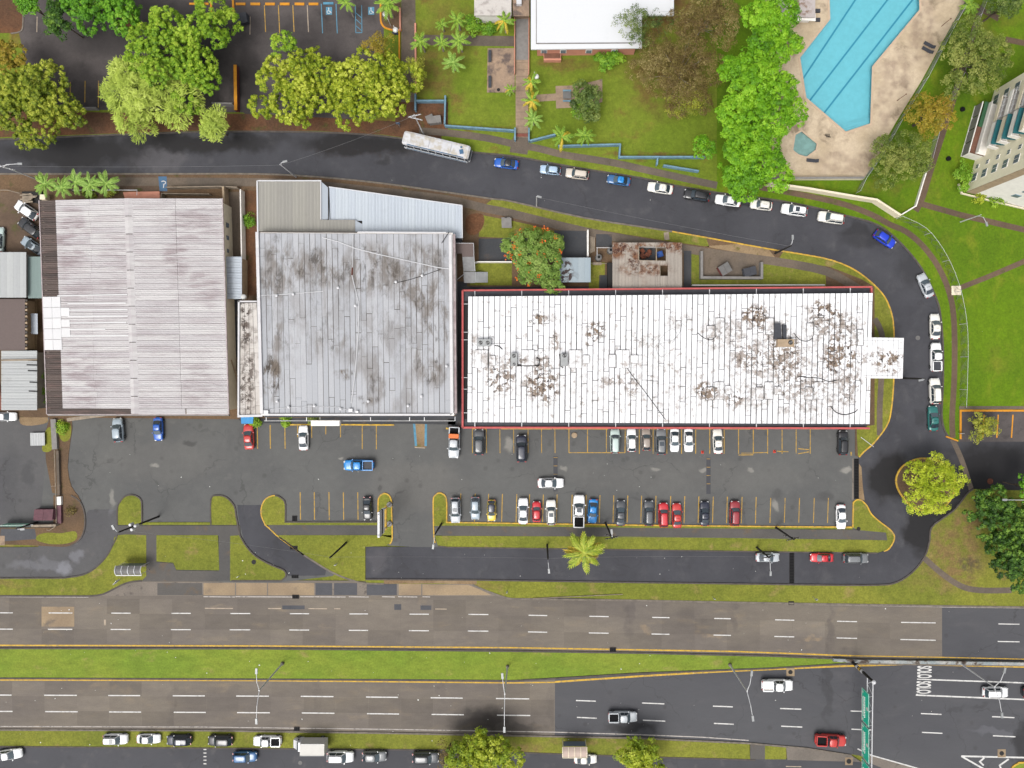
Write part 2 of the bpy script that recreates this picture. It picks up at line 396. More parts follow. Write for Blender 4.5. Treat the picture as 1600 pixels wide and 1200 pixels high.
PLZ = 5.2    # height of the long white roof
GRZ = 6.0    # height of the grey roof
roof_mat('roof_white', (.66, .66, .67, 1), (.61, .61, .62, 1), C(150, 132, 116),
         [(838, 497, 18, 9, 1), (926, 516, 16, 16, 1), (925, 530, 10, 10, .9), (780, 590, 26, 34, .9), (845, 602, 34, 30, 1.05), (845, 590, 22, 50, .8), (968, 595, 40, 14, .7), (985, 600, 14, 22, .7), (805, 563, 22, 16, .8),
          (1183, 495, 22, 28, 1.15), (1180, 487, 13, 14, 1.5), (1290, 487, 36, 14, 1.1), (1300, 505, 50, 30, .8), (1310, 552, 36, 38, 1.2), (1225, 560, 40, 40, .9), (1170, 560, 36, 34, .8), (1215, 530, 30, 40, .6), (1105, 610, 26, 18, 1), (1150, 620, 24, 16, .8), (1180, 620, 30, 30, .5),
          (1255, 600, 60, 34, .7), (1325, 605, 24, 40, .7), (1240, 640, 30, 12, .5), (1385, 565, 26, 20, 1), (1350, 562, 30, 10, .7), (1130, 520, 40, 30, .5), (760, 560, 14, 30, .5), (1060, 500, 24, 14, .4), (865, 530, 8, 14, .9), (870, 500, 50, 12, .3),
          (1010, 530, 30, 14, .5), (1150, 545, 22, 60, .5), (1330, 530, 18, 30, .6), (740, 540, 10, 40, .35), (1270, 590, 80, 90, .42), (900, 590, 180, 80, .2), (1030, 600, 120, 70, .22)], PLZ, (.46, .54, 1.0), rnd=.04, dirt2=C(74, 62, 56), wob=.8, gen=.55, genthr=(.585, .66), gscale=1.0)
roof_mat('roof_grey', C(198, 199, 203), C(187, 189, 194), C(120, 109, 98),
         [(425, 590, 16, 40, 1.3), (500, 420, 60, 40, .8), (440, 400, 30, 40, .7), (430, 440, 40, 30, .7), (590, 420, 70, 50, .75), (660, 450, 50, 60, .8), (680, 500, 30, 60, .85), (540, 584, 18, 8, 1.2), (575, 625, 20, 10, 1.1), (510, 530, 40, 30, .6), (440, 530, 30, 30, .7), (670, 570, 30, 40, .8), (590, 600, 16, 30, .6), (650, 400, 60, 24, .7), (600, 530, 90, 60, .35), (480, 480, 80, 60, .3)], GRZ, (.42, .62, .3), rnd=.08, streak=(1.5, .6, 1), dirt2=C(78, 70, 62), gen=.42, genthr=(.5, .7), gscale=.2)
roof_mat('roof_parapet', C(238, 236, 236), C(228, 226, 228), C(150, 140, 134), None, GRZ, None, rnd=.08, gen=.3)
roof_mat('roof_side', C(226, 220, 214), C(214, 206, 198), C(110, 98, 90), [(384, 500, 10, 50, 1), (388, 600, 14, 60, .9)], 4.5, (.46, .56, .9), rnd=.12, dirt2=C(70, 60, 56), gen=.4, genthr=(.5, .66), gscale=.8)
roof_mat('roof_ware', C(220, 216, 215), C(206, 201, 202), C(170, 157, 159),
         [(110, 380, 30, 70, 1), (280, 400, 26, 40, .9), (300, 350, 60, 30, .8), (130, 590, 40, 60, .9), (310, 600, 40, 50, .6), (120, 450, 40, 30, .7), (180, 420, 30, 60, .5), (320, 450, 30, 30, .8)], 5.2, (.42, .62, .5), rnd=.1, streak=(.35, 2.2, 1), gen=.35, genthr=(.46, .64), gscale=.45)
roof_mat('roof_ware_brown', C(112, 98, 92), C(84, 74, 70), C(128, 104, 98), None, 5, None, rnd=.2, streak=(.3, 2, 1), gen=.5, genthr=(.5, .65), gscale=.7)
roof_mat('roof_ware_white', C(240, 239, 239), C(234, 233, 234), C(180, 176, 176), None, 5, None, rnd=.05, gen=.2)
roof_mat('sheet_beige', C(170, 167, 158), C(162, 159, 152), C(140, 134, 124), None, 4, None, rnd=.05, gen=.2)
roof_mat('sheet_paleblue', C(206, 214, 222), C(200, 208, 218), C(170, 174, 180), None, 4, None, rnd=.05, gen=.2)
roof_mat('sheet_pale', C(198, 200, 199), C(190, 192, 192), C(150, 148, 144), None, 4, None, rnd=.08, gen=.35)
roof_mat('sheet_teal', C(142, 160, 156), C(138, 156, 152), C(110, 124, 122), None, 4, None, rnd=.06, gen=.3)
roof_mat('sheet_rusty', C(184, 174, 162), C(168, 159, 149), C(132, 92, 66),
         [(965, 392, 16, 14, 1.3), (985, 385, 40, 10, 1), (990, 405, 14, 14, 1), (1060, 388, 14, 12, 1.2), (1005, 420, 50, 12, .8), (1040, 390, 20, 10, 1)], 3, (.4, .56, .8), rnd=.12, dirt2=C(84, 52, 40), gen=.25)
roof_mat('sheet_shed', C(178, 190, 196), C(170, 184, 192), C(76, 62, 60), [(884, 432, 16, 14, 1.2), (886, 420, 8, 12, 1)], 2.8, (.46, .54, 1.1), rnd=.06)
roof_mat('roof_brown_flat', C(124, 108, 104), C(118, 104, 100), C(96, 84, 78), None, 3, None, rnd=.12, gen=.4)
roof_mat('roof_school', C(240, 241, 243), C(236, 238, 241), C(200, 202, 206), None, 4, None, rnd=.03, gen=.15)
roof_mat('roof_pink_parapet', C(206, 192, 192), C(190, 170, 172), C(140, 124, 124), None, 5, None, rnd=.2, gen=.4, genthr=(.45, .6), gscale=.8)
roof_mat('roof_speckled', C(214, 204, 200), C(206, 196, 192), C(150, 120, 100), [(1250, 10, 20, 16, 1)], 3, (.45, .6, .8), rnd=.14, gen=.4)
plain('orange_panel', C(238, 120, 40), .6)
roof_mat('bus_roof', C(232, 232, 236), C(222, 222, 226), C(196, 184, 160), None, 3, None, rnd=.1, gen=.7, genthr=(.42, .6), gscale=.9)
plain('shelter_tan', C(206, 184, 170), .7, jitter=.1)
ground_mat('barrier_paint', C(150, 160, 162), C(188, 186, 180), C(96, 84, 74), s1=.25, s2=.5, fine=.2, sf=4, c3_lo=.5, c3_hi=.62)

# ------------------------------------------------------------------ mesh helpers
ORIGIN = {}
def tess(pts):
    """triangles of a counter-clockwise outline, concave ones too"""
    out = []
    for t in tessellate_polygon([[Vector((p[0], p[1], 0)) for p in pts]]):
        a, b, c = (pts[i] for i in t)
        if (b[0] - a[0]) * (c[1] - a[1]) - (b[1] - a[1]) * (c[0] - a[0]) < 0: t = (t[0], t[2], t[1])
        out.append(tuple(t))
    return out
class MB:
    def __init__(self):
        self.v = []; self.f = []
    def add(self, vs, fs):
        o = len(self.v)
        self.v += [tuple(v) for v in vs]
        self.f += [tuple(i + o for i in f) for f in fs]
        return self
    def face(self, pts):
        return self.add(pts, [tuple(range(len(pts)))])
    def prism(self, pts, z0, z1):
        n = len(pts)
        a = sum(pts[i][0] * pts[(i + 1) % n][1] - pts[(i + 1) % n][0] * pts[i][1] for i in range(n))
        if a < 0: pts = pts[::-1]
        vs = [(p[0], p[1], z0) for p in pts] + [(p[0], p[1], z1) for p in pts]
        if n > 6:
            tr = tess(pts)
            fs = [tuple(i + n for i in t) for t in tr] + [t[::-1] for t in tr]
        else:
            fs = [tuple(range(n, 2 * n)), tuple(range(n - 1, -1, -1))]
        fs += [(i, (i + 1) % n, n + (i + 1) % n, n + i) for i in range(n)]
        return self.add(vs, fs)
    def box(self, c, s, rz=0.0):
        x, y, z = (q / 2 for q in s)
        R = Matrix.Rotation(rz, 3, 'Z'); c = Vector(c)
        vs = [c + R @ Vector(p) for p in ((-x, -y, -z), (x, -y, -z), (x, y, -z), (-x, y, -z), (-x, -y, z), (x, -y, z), (x, y, z), (-x, y, z))]
        return self.add(vs, [(3, 2, 1, 0), (4, 5, 6, 7), (0, 1, 5, 4), (1, 2, 6, 5), (2, 3, 7, 6), (3, 0, 4, 7)])
    def bar(self, a, b, w, h):
        """box between two points, w wide and h thick"""
        a = Vector(a); b = Vector(b); d = (b - a)
        if d.length < 1e-6: return self
        d.normalize()
        up = Vector((0, 0, 1)) if abs(d.z) < .95 else Vector((1, 0, 0))
        s = d.cross(up).normalized() * (w / 2); u = s.cross(d).normalized() * (h / 2)
        vs = [a - s - u, a + s - u, a + s + u, a - s + u, b - s - u, b + s - u, b + s + u, b - s + u]
        return self.add(vs, [(0, 1, 2, 3), (7, 6, 5, 4), (4, 5, 1, 0), (5, 6, 2, 1), (6, 7, 3, 2), (7, 4, 0, 3)])
    def tube(self, path, r0, r1=None, n=7):
        r1 = r0 if r1 is None else r1
        path = [Vector(p) for p in path]; m = len(path); rings = []
        vs = []
        for i, p in enumerate(path):
            d = (path[min(i + 1, m - 1)] - path[max(i - 1, 0)]).normalized()
            up = Vector((0, 0, 1)) if abs(d.z) < .9 else Vector((1, 0, 0))
            s = d.cross(up).normalized(); u = s.cross(d)
            r = r0 + (r1 - r0) * i / max(1, m - 1)
            vs += [p + s * (r * math.cos(2 * math.pi * k / n)) + u * (r * math.sin(2 * math.pi * k / n)) for k in range(n)]
        fs = [(i * n + k, i * n + (k + 1) % n, (i + 1) * n + (k + 1) % n, (i + 1) * n + k) for i in range(m - 1) for k in range(n)]
        fs += [tuple(range(n))[::-1], tuple(range((m - 1) * n, m * n))]
        return self.add(vs, fs)
    def lathe(self, prof, c=(0, 0, 0), n=12):
        """prof: (radius, z) list from bottom to top"""
        vs = []
        for r, z in prof:
            vs += [(c[0] + r * math.cos(2 * math.pi * k / n), c[1] + r * math.sin(2 * math.pi * k / n), c[2] + z) for k in range(n)]
        m = len(prof)
        fs = [(i * n + k, i * n + (k + 1) % n, (i + 1) * n + (k + 1) % n, (i + 1) * n + k) for i in range(m - 1) for k in range(n)]
        fs += [tuple(range(n))[::-1], tuple(range((m - 1) * n, m * n))]
        return self.add(vs, fs)
    def ribbon(self, pts, w, z0, z1, closed=False, off=0.0):
        """kerb: a strip w wide along a polyline, off to its left"""
        P = [Vector((p[0], p[1])) for p in pts]; n = len(P)
        L = []; R = []
        for i in range(n):
            if closed: a, b = P[i - 1], P[(i + 1) % n]
            else: a, b = P[max(i - 1, 0)], P[min(i + 1, n - 1)]
            d1 = (P[i] - a); d2 = (b - P[i])
            d1 = d1.normalized() if d1.length > 1e-6 else d2.normalized()
            d2 = d2.normalized() if d2.length > 1e-6 else d1
            d = d1 + d2
            d = d.normalized() if d.length > 1e-4 else d1
            nn = Vector((-d.y, d.x)); k = 1 / max(.5, nn.dot(Vector((-d1.y, d1.x))))
            L.append(P[i] + nn * (off + w / 2) * k); R.append(P[i] + nn * (off - w / 2) * k)
        m = n if closed else n - 1
        for i in range(m):
            j = (i + 1) % n
            self.prism([R[i], R[j], L[j], L[i]], z0, z1)
        return self
    def mesh(self, name, mat, origin=None, smooth_=False):
        v = np.array(self.v, dtype=float)
        if origin is not None and len(v): v = v - np.array(origin)
        me = bpy.data.meshes.new(name)
        me.from_pydata(v.tolist(), [], self.f)
        if mat is not None: me.materials.append(MATS[mat])
        if smooth_: me.shade_smooth()
        return me
    def build(self, name, mat, parent=None, smooth_=False, world=True):
        og = ORIGIN.get(parent.name, (0, 0, 0)) if (parent and world) else None
        o = bpy.data.objects.new(name, self.mesh(name, mat, og, smooth_))
        COL.objects.link(o)
        if parent:
            o.parent = parent
            ORIGIN[o.name] = ORIGIN.get(parent.name, (0, 0, 0))
        return o

def tag(o, label=None, cat=None, group=None, kind=None):
    if label: o['label'] = label
    if cat: o['category'] = cat
    if group: o['group'] = group
    if kind: o['kind'] = kind
    return o

def thing(name, label, cat, loc=(0, 0, 0), rz=0.0, group=None):
    o = bpy.data.objects.new(name, None); COL.objects.link(o)
    o.empty_display_size = .3
    o.location = loc; o.rotation_euler = (0, 0, rz)
    ORIGIN[o.name] = tuple(loc)
    return tag(o, label, cat, group)

def solo(mb, name, mat, label, cat, group=None, smooth_=False):
    """a thing that is one mesh; its origin at its own foot"""
    v = np.array(mb.v); c = (float(v[:, 0].mean()), float(v[:, 1].mean()), float(v[:, 2].min()))
    o = bpy.data.objects.new(name, mb.mesh(name, mat, c, smooth_)); COL.objects.link(o)
    o.location = c; ORIGIN[o.name] = c
    return tag(o, label, cat, group)

def link_mesh(name, me, parent=None, mat=None):
    o = bpy.data.objects.new(name, me); COL.objects.link(o)
    if parent: o.parent = parent
    if mat:
        o.material_slots[0].link = 'OBJECT'; o.material_slots[0].material = MATS[mat] if isinstance(mat, str) else mat
    return o

def px2(pts, z=0.0):
    return [tuple(W(x, y, z)[:2]) for x, y in pts]

def spline(pts, n=4, closed=False):
    P = [Vector(p) for p in pts]; out = []; m = len(P)
    rng = range(m if closed else m - 1)
    for i in rng:
        if closed: a, b, c, d = P[i - 1], P[i], P[(i + 1) % m], P[(i + 2) % m]
        else: a, b, c, d = P[max(i - 1, 0)], P[i], P[i + 1], P[min(i + 2, m - 1)]
        for k in range(n):
            t = k / n
            out.append(tuple(.5 * ((2 * b) + (c - a) * t + (2 * a - 5 * b + 4 * c - d) * t * t + (3 * b - a - 3 * c + d) * t ** 3)))
    if not closed: out.append(tuple(P[-1]))
    return out

def sheet(name, pts, z, mat, parent=None, top=True):
    mb = MB()
    q = px2(pts)
    n = len(q)
    a = sum(q[i][0] * q[(i + 1) % n][1] - q[(i + 1) % n][0] * q[i][1] for i in range(n))
    if a < 0: q = q[::-1]
    mb.add([(x, y, z) for x, y in q], tess(q))
    o = mb.build(name, mat, parent)
    if not parent: tag(o, kind='structure')
    return o

def slab(name, pts, z0, z1, mat, parent=None):
    o = MB().prism(px2(pts), z0, z1).build(name, mat, parent)
    if not parent: tag(o, kind='structure')
    return o

def path_strip(name, pts, wpx, z, mat, parent=None):
    mb = MB()
    P = px2(pts); n = len(P)
    L = []; R = []
    for i in range(n):
        a = Vector(P[max(i - 1, 0)]); b = Vector(P[min(i + 1, n - 1)])
        d = (b - a).normalized(); nn = Vector((-d.y, d.x)) * (wpx * S / 2)
        L.append(Vector(P[i]) + nn); R.append(Vector(P[i]) - nn)
    for i in range(n - 1):
        mb.face([(R[i].x, R[i].y, z), (R[i + 1].x, R[i + 1].y, z), (L[i + 1].x, L[i + 1].y, z), (L[i].x, L[i].y, z)])
    o = mb.build(name, mat, parent)
    if not parent: tag(o, kind='structure')
    return o

def kerb(name, pts, mat, parent, w=.22, closed=False, z1=.15, off=0.0):
    return MB().ribbon(px2(pts), w, -.08, z1, closed, off).build(name, mat, parent)

# ------------------------------------------------------------------ the ground
OK = spline([(-500, 226), (-120, 222), (0, 218), (150, 212), (330, 206), (500, 207), (600, 213), (680, 226), (740, 238), (800, 244), (900, 262), (1000, 278), (1050, 289),
             (1120, 301), (1200, 311), (1262, 322), (1322, 337), (1372, 352), (1407, 380), (1440, 420), (1462, 465), (1469, 492), (1473, 540), (1473, 600), (1471, 645),
             (1474, 668), (1482, 682), (1496, 690)], 3)
IK = spline([(-500, 272), (-120, 272), (0, 272), (250, 272), (400, 272), (500, 277), (600, 287), (700, 301), (770, 311), (800, 315), (915, 341), (1050, 362), (1200, 389), (1250, 397),
             (1300, 407), (1340, 425), (1375, 455), (1390, 482), (1396, 515), (1396, 590), (1392, 640), (1385, 665), (1365, 692), (1350, 705), (1342, 714)], 3)
FR_TOP = [(571, 854), (700, 855), (1000, 859), (1200, 862), (1370, 864)]
WEDGE = spline([(1370, 864), (1386, 859), (1394, 849), (1397, 838), (1390, 827), (1374, 815), (1361, 803), (1354, 790), (1346, 782)], 3)
FR_OUT = spline([(1520, 764), (1510, 772), (1492, 795), (1475, 808), (1455, 824), (1452, 845), (1444, 870), (1425, 894), (1400, 910), (1370, 914), (1300, 914)], 3) + [(1000, 910), (740, 906), (571, 905)]
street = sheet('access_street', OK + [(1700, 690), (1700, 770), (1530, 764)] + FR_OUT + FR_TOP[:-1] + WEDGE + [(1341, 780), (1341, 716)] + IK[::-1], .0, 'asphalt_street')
lot = sheet('parking_lot', [(78, 640), (1336, 640), (1341, 716), (1341, 780), (1336, 858), (700, 858), (571, 850), (520, 900), (420, 912), (130, 900), (60, 900), (60, 850)], -.004, 'asphalt_lot')
west_lot = sheet('side_parking_lot', [(-400, 640), (92, 640), (92, 840), (-400, 840)], -.008, 'asphalt_left')
drive = sheet('driveway', spline([(-400, 855), (-100, 855), (100, 854), (120, 845), (132, 828), (135, 806), (139, 797), (160, 796), (181, 797), (184, 810), (185, 830), (176, 850), (163, 873), (140, 895), (107, 902)], 2) + [(-400, 904)], .004, 'asphalt_left')
exit_lane = sheet('exit_lane', spline([(371, 789), (372, 804), (375, 820), (384, 850), (400, 869), (425, 883), (444, 891), (450, 900)], 3) + [(508, 899), (510, 889)] + spline([(510, 889), (475, 867), (440, 842), (420, 820), (410, 802), (408, 789)], 3)[1:], .004, 'asphalt_street')

# north side of the street: raised ground
slab('school_lawn', [p for p in OK if p[0] <= 1121] + [(1118, -900), (-900, -900), (-900, 226)], -.1, .12, 'grass_school')
PARK = [p for p in OK if p[0] >= 1119] + [(1700, 690), (1700, -900), (1118, -900)]
kb = MB().ribbon(px2(OK), .3, -.08, .15).build('street_kerb', 'kerb_dark'); tag(kb, kind='structure')
# block south of the street
block = slab('block_ground', [p for p in IK if p[0] >= -500] + [(1336, 712), (1336, 664), (60, 652), (-500, 652)], -.1, .12, 'dirt')
kb = MB().ribbon(px2([p for p in IK if p[0] <= 1052]), .3, -.08, .15).build('street_kerb', 'kerb_grey'); tag(kb, kind='structure')
kb = MB().ribbon(px2([p for p in IK if p[0] >= 1050]), .26, -.08, .16).build('street_kerb', 'kerb_yellow'); tag(kb, kind='structure')

Z1 = .126
# verge grass and pavement along the inner kerb
sheet('verge_grass', [p for p in IK if 760 <= p[0] <= 1110 and p[1] < 400] + [(1108, 386), (1050, 378), (915, 356), (800, 331), (756, 322)], Z1, 'grass_olive')
sheet('verge_dirt', [p for p in IK if 1108 <= p[0] <= 1212 and p[1] < 400] + [(1212, 404), (1160, 396), (1100, 385)], Z1, 'dirt_tan')
sheet('verge_grass', [p for p in IK if p[0] >= 1210] + [(1340, 712), (1338, 668), (1366, 664), (1366, 448), (1345, 436), (1296, 417), (1216, 405)], Z1, 'grass_olive')
path_strip('pavement', spline([(100, 284), (400, 285), (500, 290), (600, 300), (700, 312), (760, 326), (800, 334), (915, 362), (1050, 386), (1160, 402), (1220, 410), (1290, 424), (1335, 448), (1348, 456)], 3), 13, Z1 + .0095, 'sidewalk')
path_strip('pavement', spline([(1366, 498), (1375, 515), (1379, 540), (1376, 600), (1374, 640), (1374, 680)], 3), 9, Z1 + .0095, 'sidewalk')
sheet('yard_grass', [(752, 336), (832, 352), (832, 374), (748, 370)], Z1 + .004, 'grass_olive')
sheet('yard_grass', [(735, 408), (800, 408), (800, 446), (735, 446)], Z1 + .004, 'grass_olive')
sheet('yard_grass', [(1068, 390), (1195, 408), (1240, 413), (1290, 420), (1290, 448), (1068, 448)], Z1 + .004, 'grass_olive')
sheet('yard_grass', [(800, 345), (870, 362), (868, 395), (810, 390)], Z1 + .008, 'grass_olive')
sheet('yard_grass', [(920, 410), (945, 410), (945, 452), (920, 452)], Z1 + .006, 'grass_olive')
sheet('yard_slab', [(748, 373), (830, 372), (830, 409), (748, 411)], Z1 + .012, 'concrete_dark')
sheet('yard_slab', [(866, 360), (918, 361), (918, 402), (866, 402)], Z1 + .012, 'concrete_dark')
sheet('yard_slab', [(931, 366), (956, 366), (956, 386), (931, 386)], Z1 + .012, 'concrete_dark')
sheet('yard_slab', [(936, 430), (956, 430), (956, 452), (936, 452)], Z1 + .012, 'concrete_dark')
sheet('yard_slab', [(1068, 392), (1080, 392), (1080, 448), (1068, 448)], Z1 + .012, 'concrete_dark')
sheet('rubble_patch', spline([(730, 338), (752, 334), (757, 346), (750, 362), (738, 368), (728, 360)], 3, True), Z1 + .006, 'dirt_red')
sheet('yard_dirt', [(383, 298), (404, 298), (404, 462), (384, 462)], Z1 + .004, 'dirt_red')
sheet('yard_slab', [(356, 300), (381, 300), (381, 400), (360, 400)], Z1 + .004, 'sidewalk')
sheet('yard_slab', [(354, 462), (374, 462), (374, 558), (356, 558)], Z1 + .004, 'concrete_dark')
sheet('service_alley', [(720, 448), (1310, 448), (1336, 462), (720, 462)], Z1 + .005, 'concrete_dark')
sheet('yard_slab', [(712, 440), (730, 440), (730, 660), (712, 660)], Z1 + .009, 'concrete_dark')
sheet('tan_ground', [(100, 274), (248, 274), (248, 300), (100, 296)], Z1 + .002, 'sidewalk_red')
sheet('yard_dirt', [(-100, 300), (66, 300), (66, 400), (-100, 400)], Z1 + .004, 'sidewalk_red')
sheet('blue_ramp', [(248, 276), (261, 276), (262, 299), (250, 299)], Z1 + .016, 'sign_blue')
mb = MB(); c = W(256, 287)
for k in range(7):
    a = 2.6 - k * .62
    p = Vector((c.x + .42 * math.cos(a), c.y + .3 * math.sin(a) + .15, Z1 + .026)); 
    a2 = a - .62
    q = Vector((c.x + .42 * math.cos(a2), c.y + .3 * math.sin(a2) + .15, Z1 + .026))
    mb.bar(p, q, .16, .01)
mb.bar((c.x + .1, c.y - .1, Z1 + .024), (c.x, c.y - .8, Z1 + .024), .16, .01)
mb.build('painted_mark', 'paint_white', bpy.data.objects['blue_ramp'])

# ---- left strip between the two lots
slab('divider_strip', spline([(78, 652), (112, 652), (110, 690), (106, 730), (112, 760), (124, 776)], 2) + [(120, 776), (82, 770), (72, 720), (70, 680)], -.1, .06, 'dirt')
div = slab('verge_dirt', spline([(84, 774), (118, 774), (128, 786), (133, 805), (132, 826), (124, 844), (110, 853), (90, 854)], 3) + [(50, 852), (-10, 850), (-300, 850), (-300, 826), (84, 824)], -.1, .1, 'dirt')
kerb('kerb', spline([(112, 774), (126, 784), (133, 805), (132, 828), (124, 844), (110, 853)], 3), 'kerb_dark', div, .24)
sheet('verge_grass', spline([(60, 836), (75, 832), (95, 833), (118, 830), (120, 842), (105, 849), (80, 850), (58, 844)], 3, True), .106, 'grass_olive')
sheet('asphalt_apron', [(2, 826), (55, 826), (58, 842), (0, 846)], .105, 'asphalt_patch')
sheet('concrete_pad', [(-20, 837), (8, 837), (8, 852), (-20, 852)], .109, 'tile_tan')
sheet('dirt_patch', spline([(33, 645), (60, 642), (72, 648), (74, 660), (50, 665), (32, 662)], 3, True), .004, 'dirt_tan')
sheet('weed_patch', spline([(72, 672), (84, 668), (86, 690), (80, 704), (70, 706), (66, 700)], 3, True), .064, 'grass_olive')
sheet('weed_patch', spline([(92, 660), (110, 662), (110, 684), (100, 690), (92, 680)], 3, True), .064, 'grass_olive')

# ---- bottom strip lawns, islands, paths
def island(pts, kmat, kclosed=True, sm=True, w=.24, kpts=None, name='traffic_island', mat='grass_olive', zz=.11):
    o = slab(name, pts, -.1, zz, mat)
    if kmat: kerb('kerb', kpts or pts, kmat, o, w, kclosed and kpts is None)
    return o
L1 = spline([(229, 836), (184, 836), (177, 851), (165, 872), (140, 894), (107, 902), (50, 903)], 3) + [(-400, 904), (-400, 930), (100, 931)] + spline([(140, 931), (162, 928), (190, 914), (205, 909), (222, 907)], 3) + [(229, 900)]
island(L1, 'kerb_dark', kpts=spline([(184, 836), (177, 851), (165, 872), (140, 894), (107, 902), (50, 903), (-300, 904)], 3), name='verge_lawn')
kerb('kerb', [(-300, 930), (100, 931)] + spline([(140, 931), (162, 928), (190, 914), (205, 909), (222, 907)], 3), 'kerb_dark', bpy.data.objects['verge_lawn'], .3)
island([(245, 836), (341, 836), (343, 891), (276, 890), (271, 879), (245, 877)], None, name='verge_lawn')
L3 = [(360, 837), (375, 836)] + spline([(375, 836), (385, 853), (400, 869), (425, 883), (444, 891), (447, 900), (440, 907)], 3)[1:] + [(360, 907)]
island(L3, 'kerb_dark', kpts=spline([(375, 836), (385, 853), (400, 869), (425, 883), (444, 891), (447, 900), (440, 907)], 3) + [(362, 907)], name='verge_lawn')
slab('footpath', [(184, 821), (375, 821), (376, 837), (184, 837)], -.1, .09, 'path_asphalt')
slab('footpath', [(229, 836.5), (245, 836.5), (245, 900), (229, 900)], -.1, .088, 'path_asphalt')
slab('footpath', [(342, 836.5), (360, 836.5), (360, 907), (342, 907)], -.1, .088, 'path_asphalt')
slab('bus_stop_platform', [(222, 908), (229, 898), (245, 878), (271, 880), (276, 891), (342, 892), (342, 908)], -.1, .086, 'path_asphalt')
island(spline([(222, 820), (222, 788), (218, 778), (207, 773), (195, 776), (187, 786), (184, 795), (184, 820)], 3), 'kerb_dark', False, kpts=spline([(222, 820), (222, 788), (218, 778), (207, 773), (195, 776), (187, 786), (184, 795), (184, 820)], 3))
island(spline([(330, 820), (330, 780), (340, 774), (354, 777), (366, 790), (369, 805), (370, 820)], 3), 'kerb_dark', kpts=spline([(330, 820), (330, 780), (340, 774), (354, 777), (366, 790), (369, 805), (372, 820), (375, 836)], 3))
island([(222, 816), (330, 816), (330, 820), (222, 820)], None, name='verge_lawn')
I3 = spline([(446, 815), (446, 788), (441, 779), (430, 774), (416, 779), (409, 792), (409, 806), (415, 820)], 3)
island(I3 + [(590, 820.5), (590, 815.5)], 'kerb_dark', kpts=[(590, 815.5), (446, 815.5)] + I3[:10])
kerb('kerb', I3[9:] + spline([(415, 820), (424, 828), (437, 840), (475, 867)], 3)[1:], 'kerb_yellow', bpy.data.objects['traffic_island.002'], .22)
slab('footpath', [(418, 820), (612, 820), (612, 836.5), (432, 836.5)], -.1, .09, 'path_asphalt')
L4 = [(434, 836), (612, 836), (611, 848), (602, 853), (571, 854), (571, 908), (552, 907)] + spline([(552, 907), (530, 899), (510, 889), (475, 867), (450, 850), (434, 836)], 3)[1:-1]
island(L4, 'kerb_grey', kpts=spline([(475, 867), (510, 889), (530, 899), (552, 907), (570, 911), (600, 912)], 3), name='verge_lawn', w=.3)
kerb('kerb', [(437, 839), (475, 867)], 'kerb_dark', bpy.data.objects['verge_lawn'], .24)
I4 = spline([(591, 816), (591, 786), (593, 776), (600, 771), (608, 774), (612, 784), (612, 800), (613, 840), (609, 850)], 3)
island(I4[:-3] + [(613, 836), (592, 836)], 'kerb_yellow', kpts=I4)
I5 = spline([(680, 848), (678, 836), (677, 784), (680, 774), (687, 770), (695, 774), (698, 784), (698, 816)], 3)
island(I5[3:] + [(698, 821), (678, 822)], 'kerb_yellow', kpts=I5 + [(800, 817.5), (1000, 820.5), (1200, 822.5), (1332, 823.5)])
island([(698, 817), (1000, 820), (1332, 823), (1332, 827), (1000, 824.5), (698, 821)], None, name='verge_lawn')
slab('footpath', [(679, 821), (1000, 824), (1340, 828), (1384, 832), (1386, 844), (1340, 843), (1000, 838.5), (690, 837)], -.1, .092, 'path_asphalt')
L6 = [(679, 837), (1000, 838.5), (1340, 843), (1394, 845)] + WEDGE[5:0:-1] + [(1370, 864), (1200, 862), (1000, 859), (700, 855), (683, 852)]
island([(679, 836.5), (690, 837), (1000, 838.5), (1340, 843), (1386, 844), (1395, 846), (1392, 853), (1385, 859), (1370, 863.5), (1200, 861.5), (1000, 858.5), (700, 854.5), (684, 852)], 'kerb_dark',
       kpts=[(684, 853), (700, 855), (1000, 859), (1200, 862), (1370, 864)], name='verge_lawn')
WD = WEDGE[4:] + spline([(1346, 782), (1339, 780.5), (1334, 785)], 3)[1:]
island(WD + [(1332, 823.5), (1340, 828), (1384, 832), (1386, 844), (1394, 846)], 'kerb_yellow', kpts=WEDGE[2:] + spline([(1346, 782), (1339, 780.5), (1333, 785)], 3)[1:] + [(1332, 824)])
# big lower lawn
L5 = FR_OUT[2:][::1]
big = [(1520, 764), (1530, 764), (1540, 780), (1700, 780), (1700, 948), (1600, 948), (1470, 945.5), (1200, 941), (1000, 937), (860, 933), (800, 936), (788, 933), (755, 921), (735, 912), (700, 912), (600, 912), (572, 910), (571, 905), (740, 906), (1000, 910), (1300, 914)]
lawn = slab('roadside_lawn', big + FR_OUT[::-1][3:], -.1, .1, 'grass_olive')
kerb('kerb', FR_OUT, 'kerb_dark', lawn, .26)
kerb('kerb', spline([(738, 913), (755, 921), (788, 933), (800, 935.5)], 3) + [(860, 936), (1000, 938), (1200, 942), (1470, 946.5), (1700, 950)], 'kerb_grey', lawn, .34)
path_strip('trodden_path', spline([(1444, 872), (1470, 895), (1500, 915), (1530, 922), (1580, 922)], 4), 9, .106, 'sidewalk')
path_strip('dirt_edge', [(600, 909), (680, 908), (745, 910)], 6, .104, 'dirt_tan')

# round island with the tree
isl = island(spline([(1400, 755), (1403, 738), (1416, 724), (1440, 716), (1470, 722), (1490, 745), (1488, 775), (1465, 797), (1430, 795), (1409, 775)], 4, True), 'kerb_yellow', w=.3, mat='dirt')
path_strip('concrete_edge', spline([(1488, 686), (1500, 712), (1510, 740), (1518, 766)], 3), 8, .005, 'sidewalk')
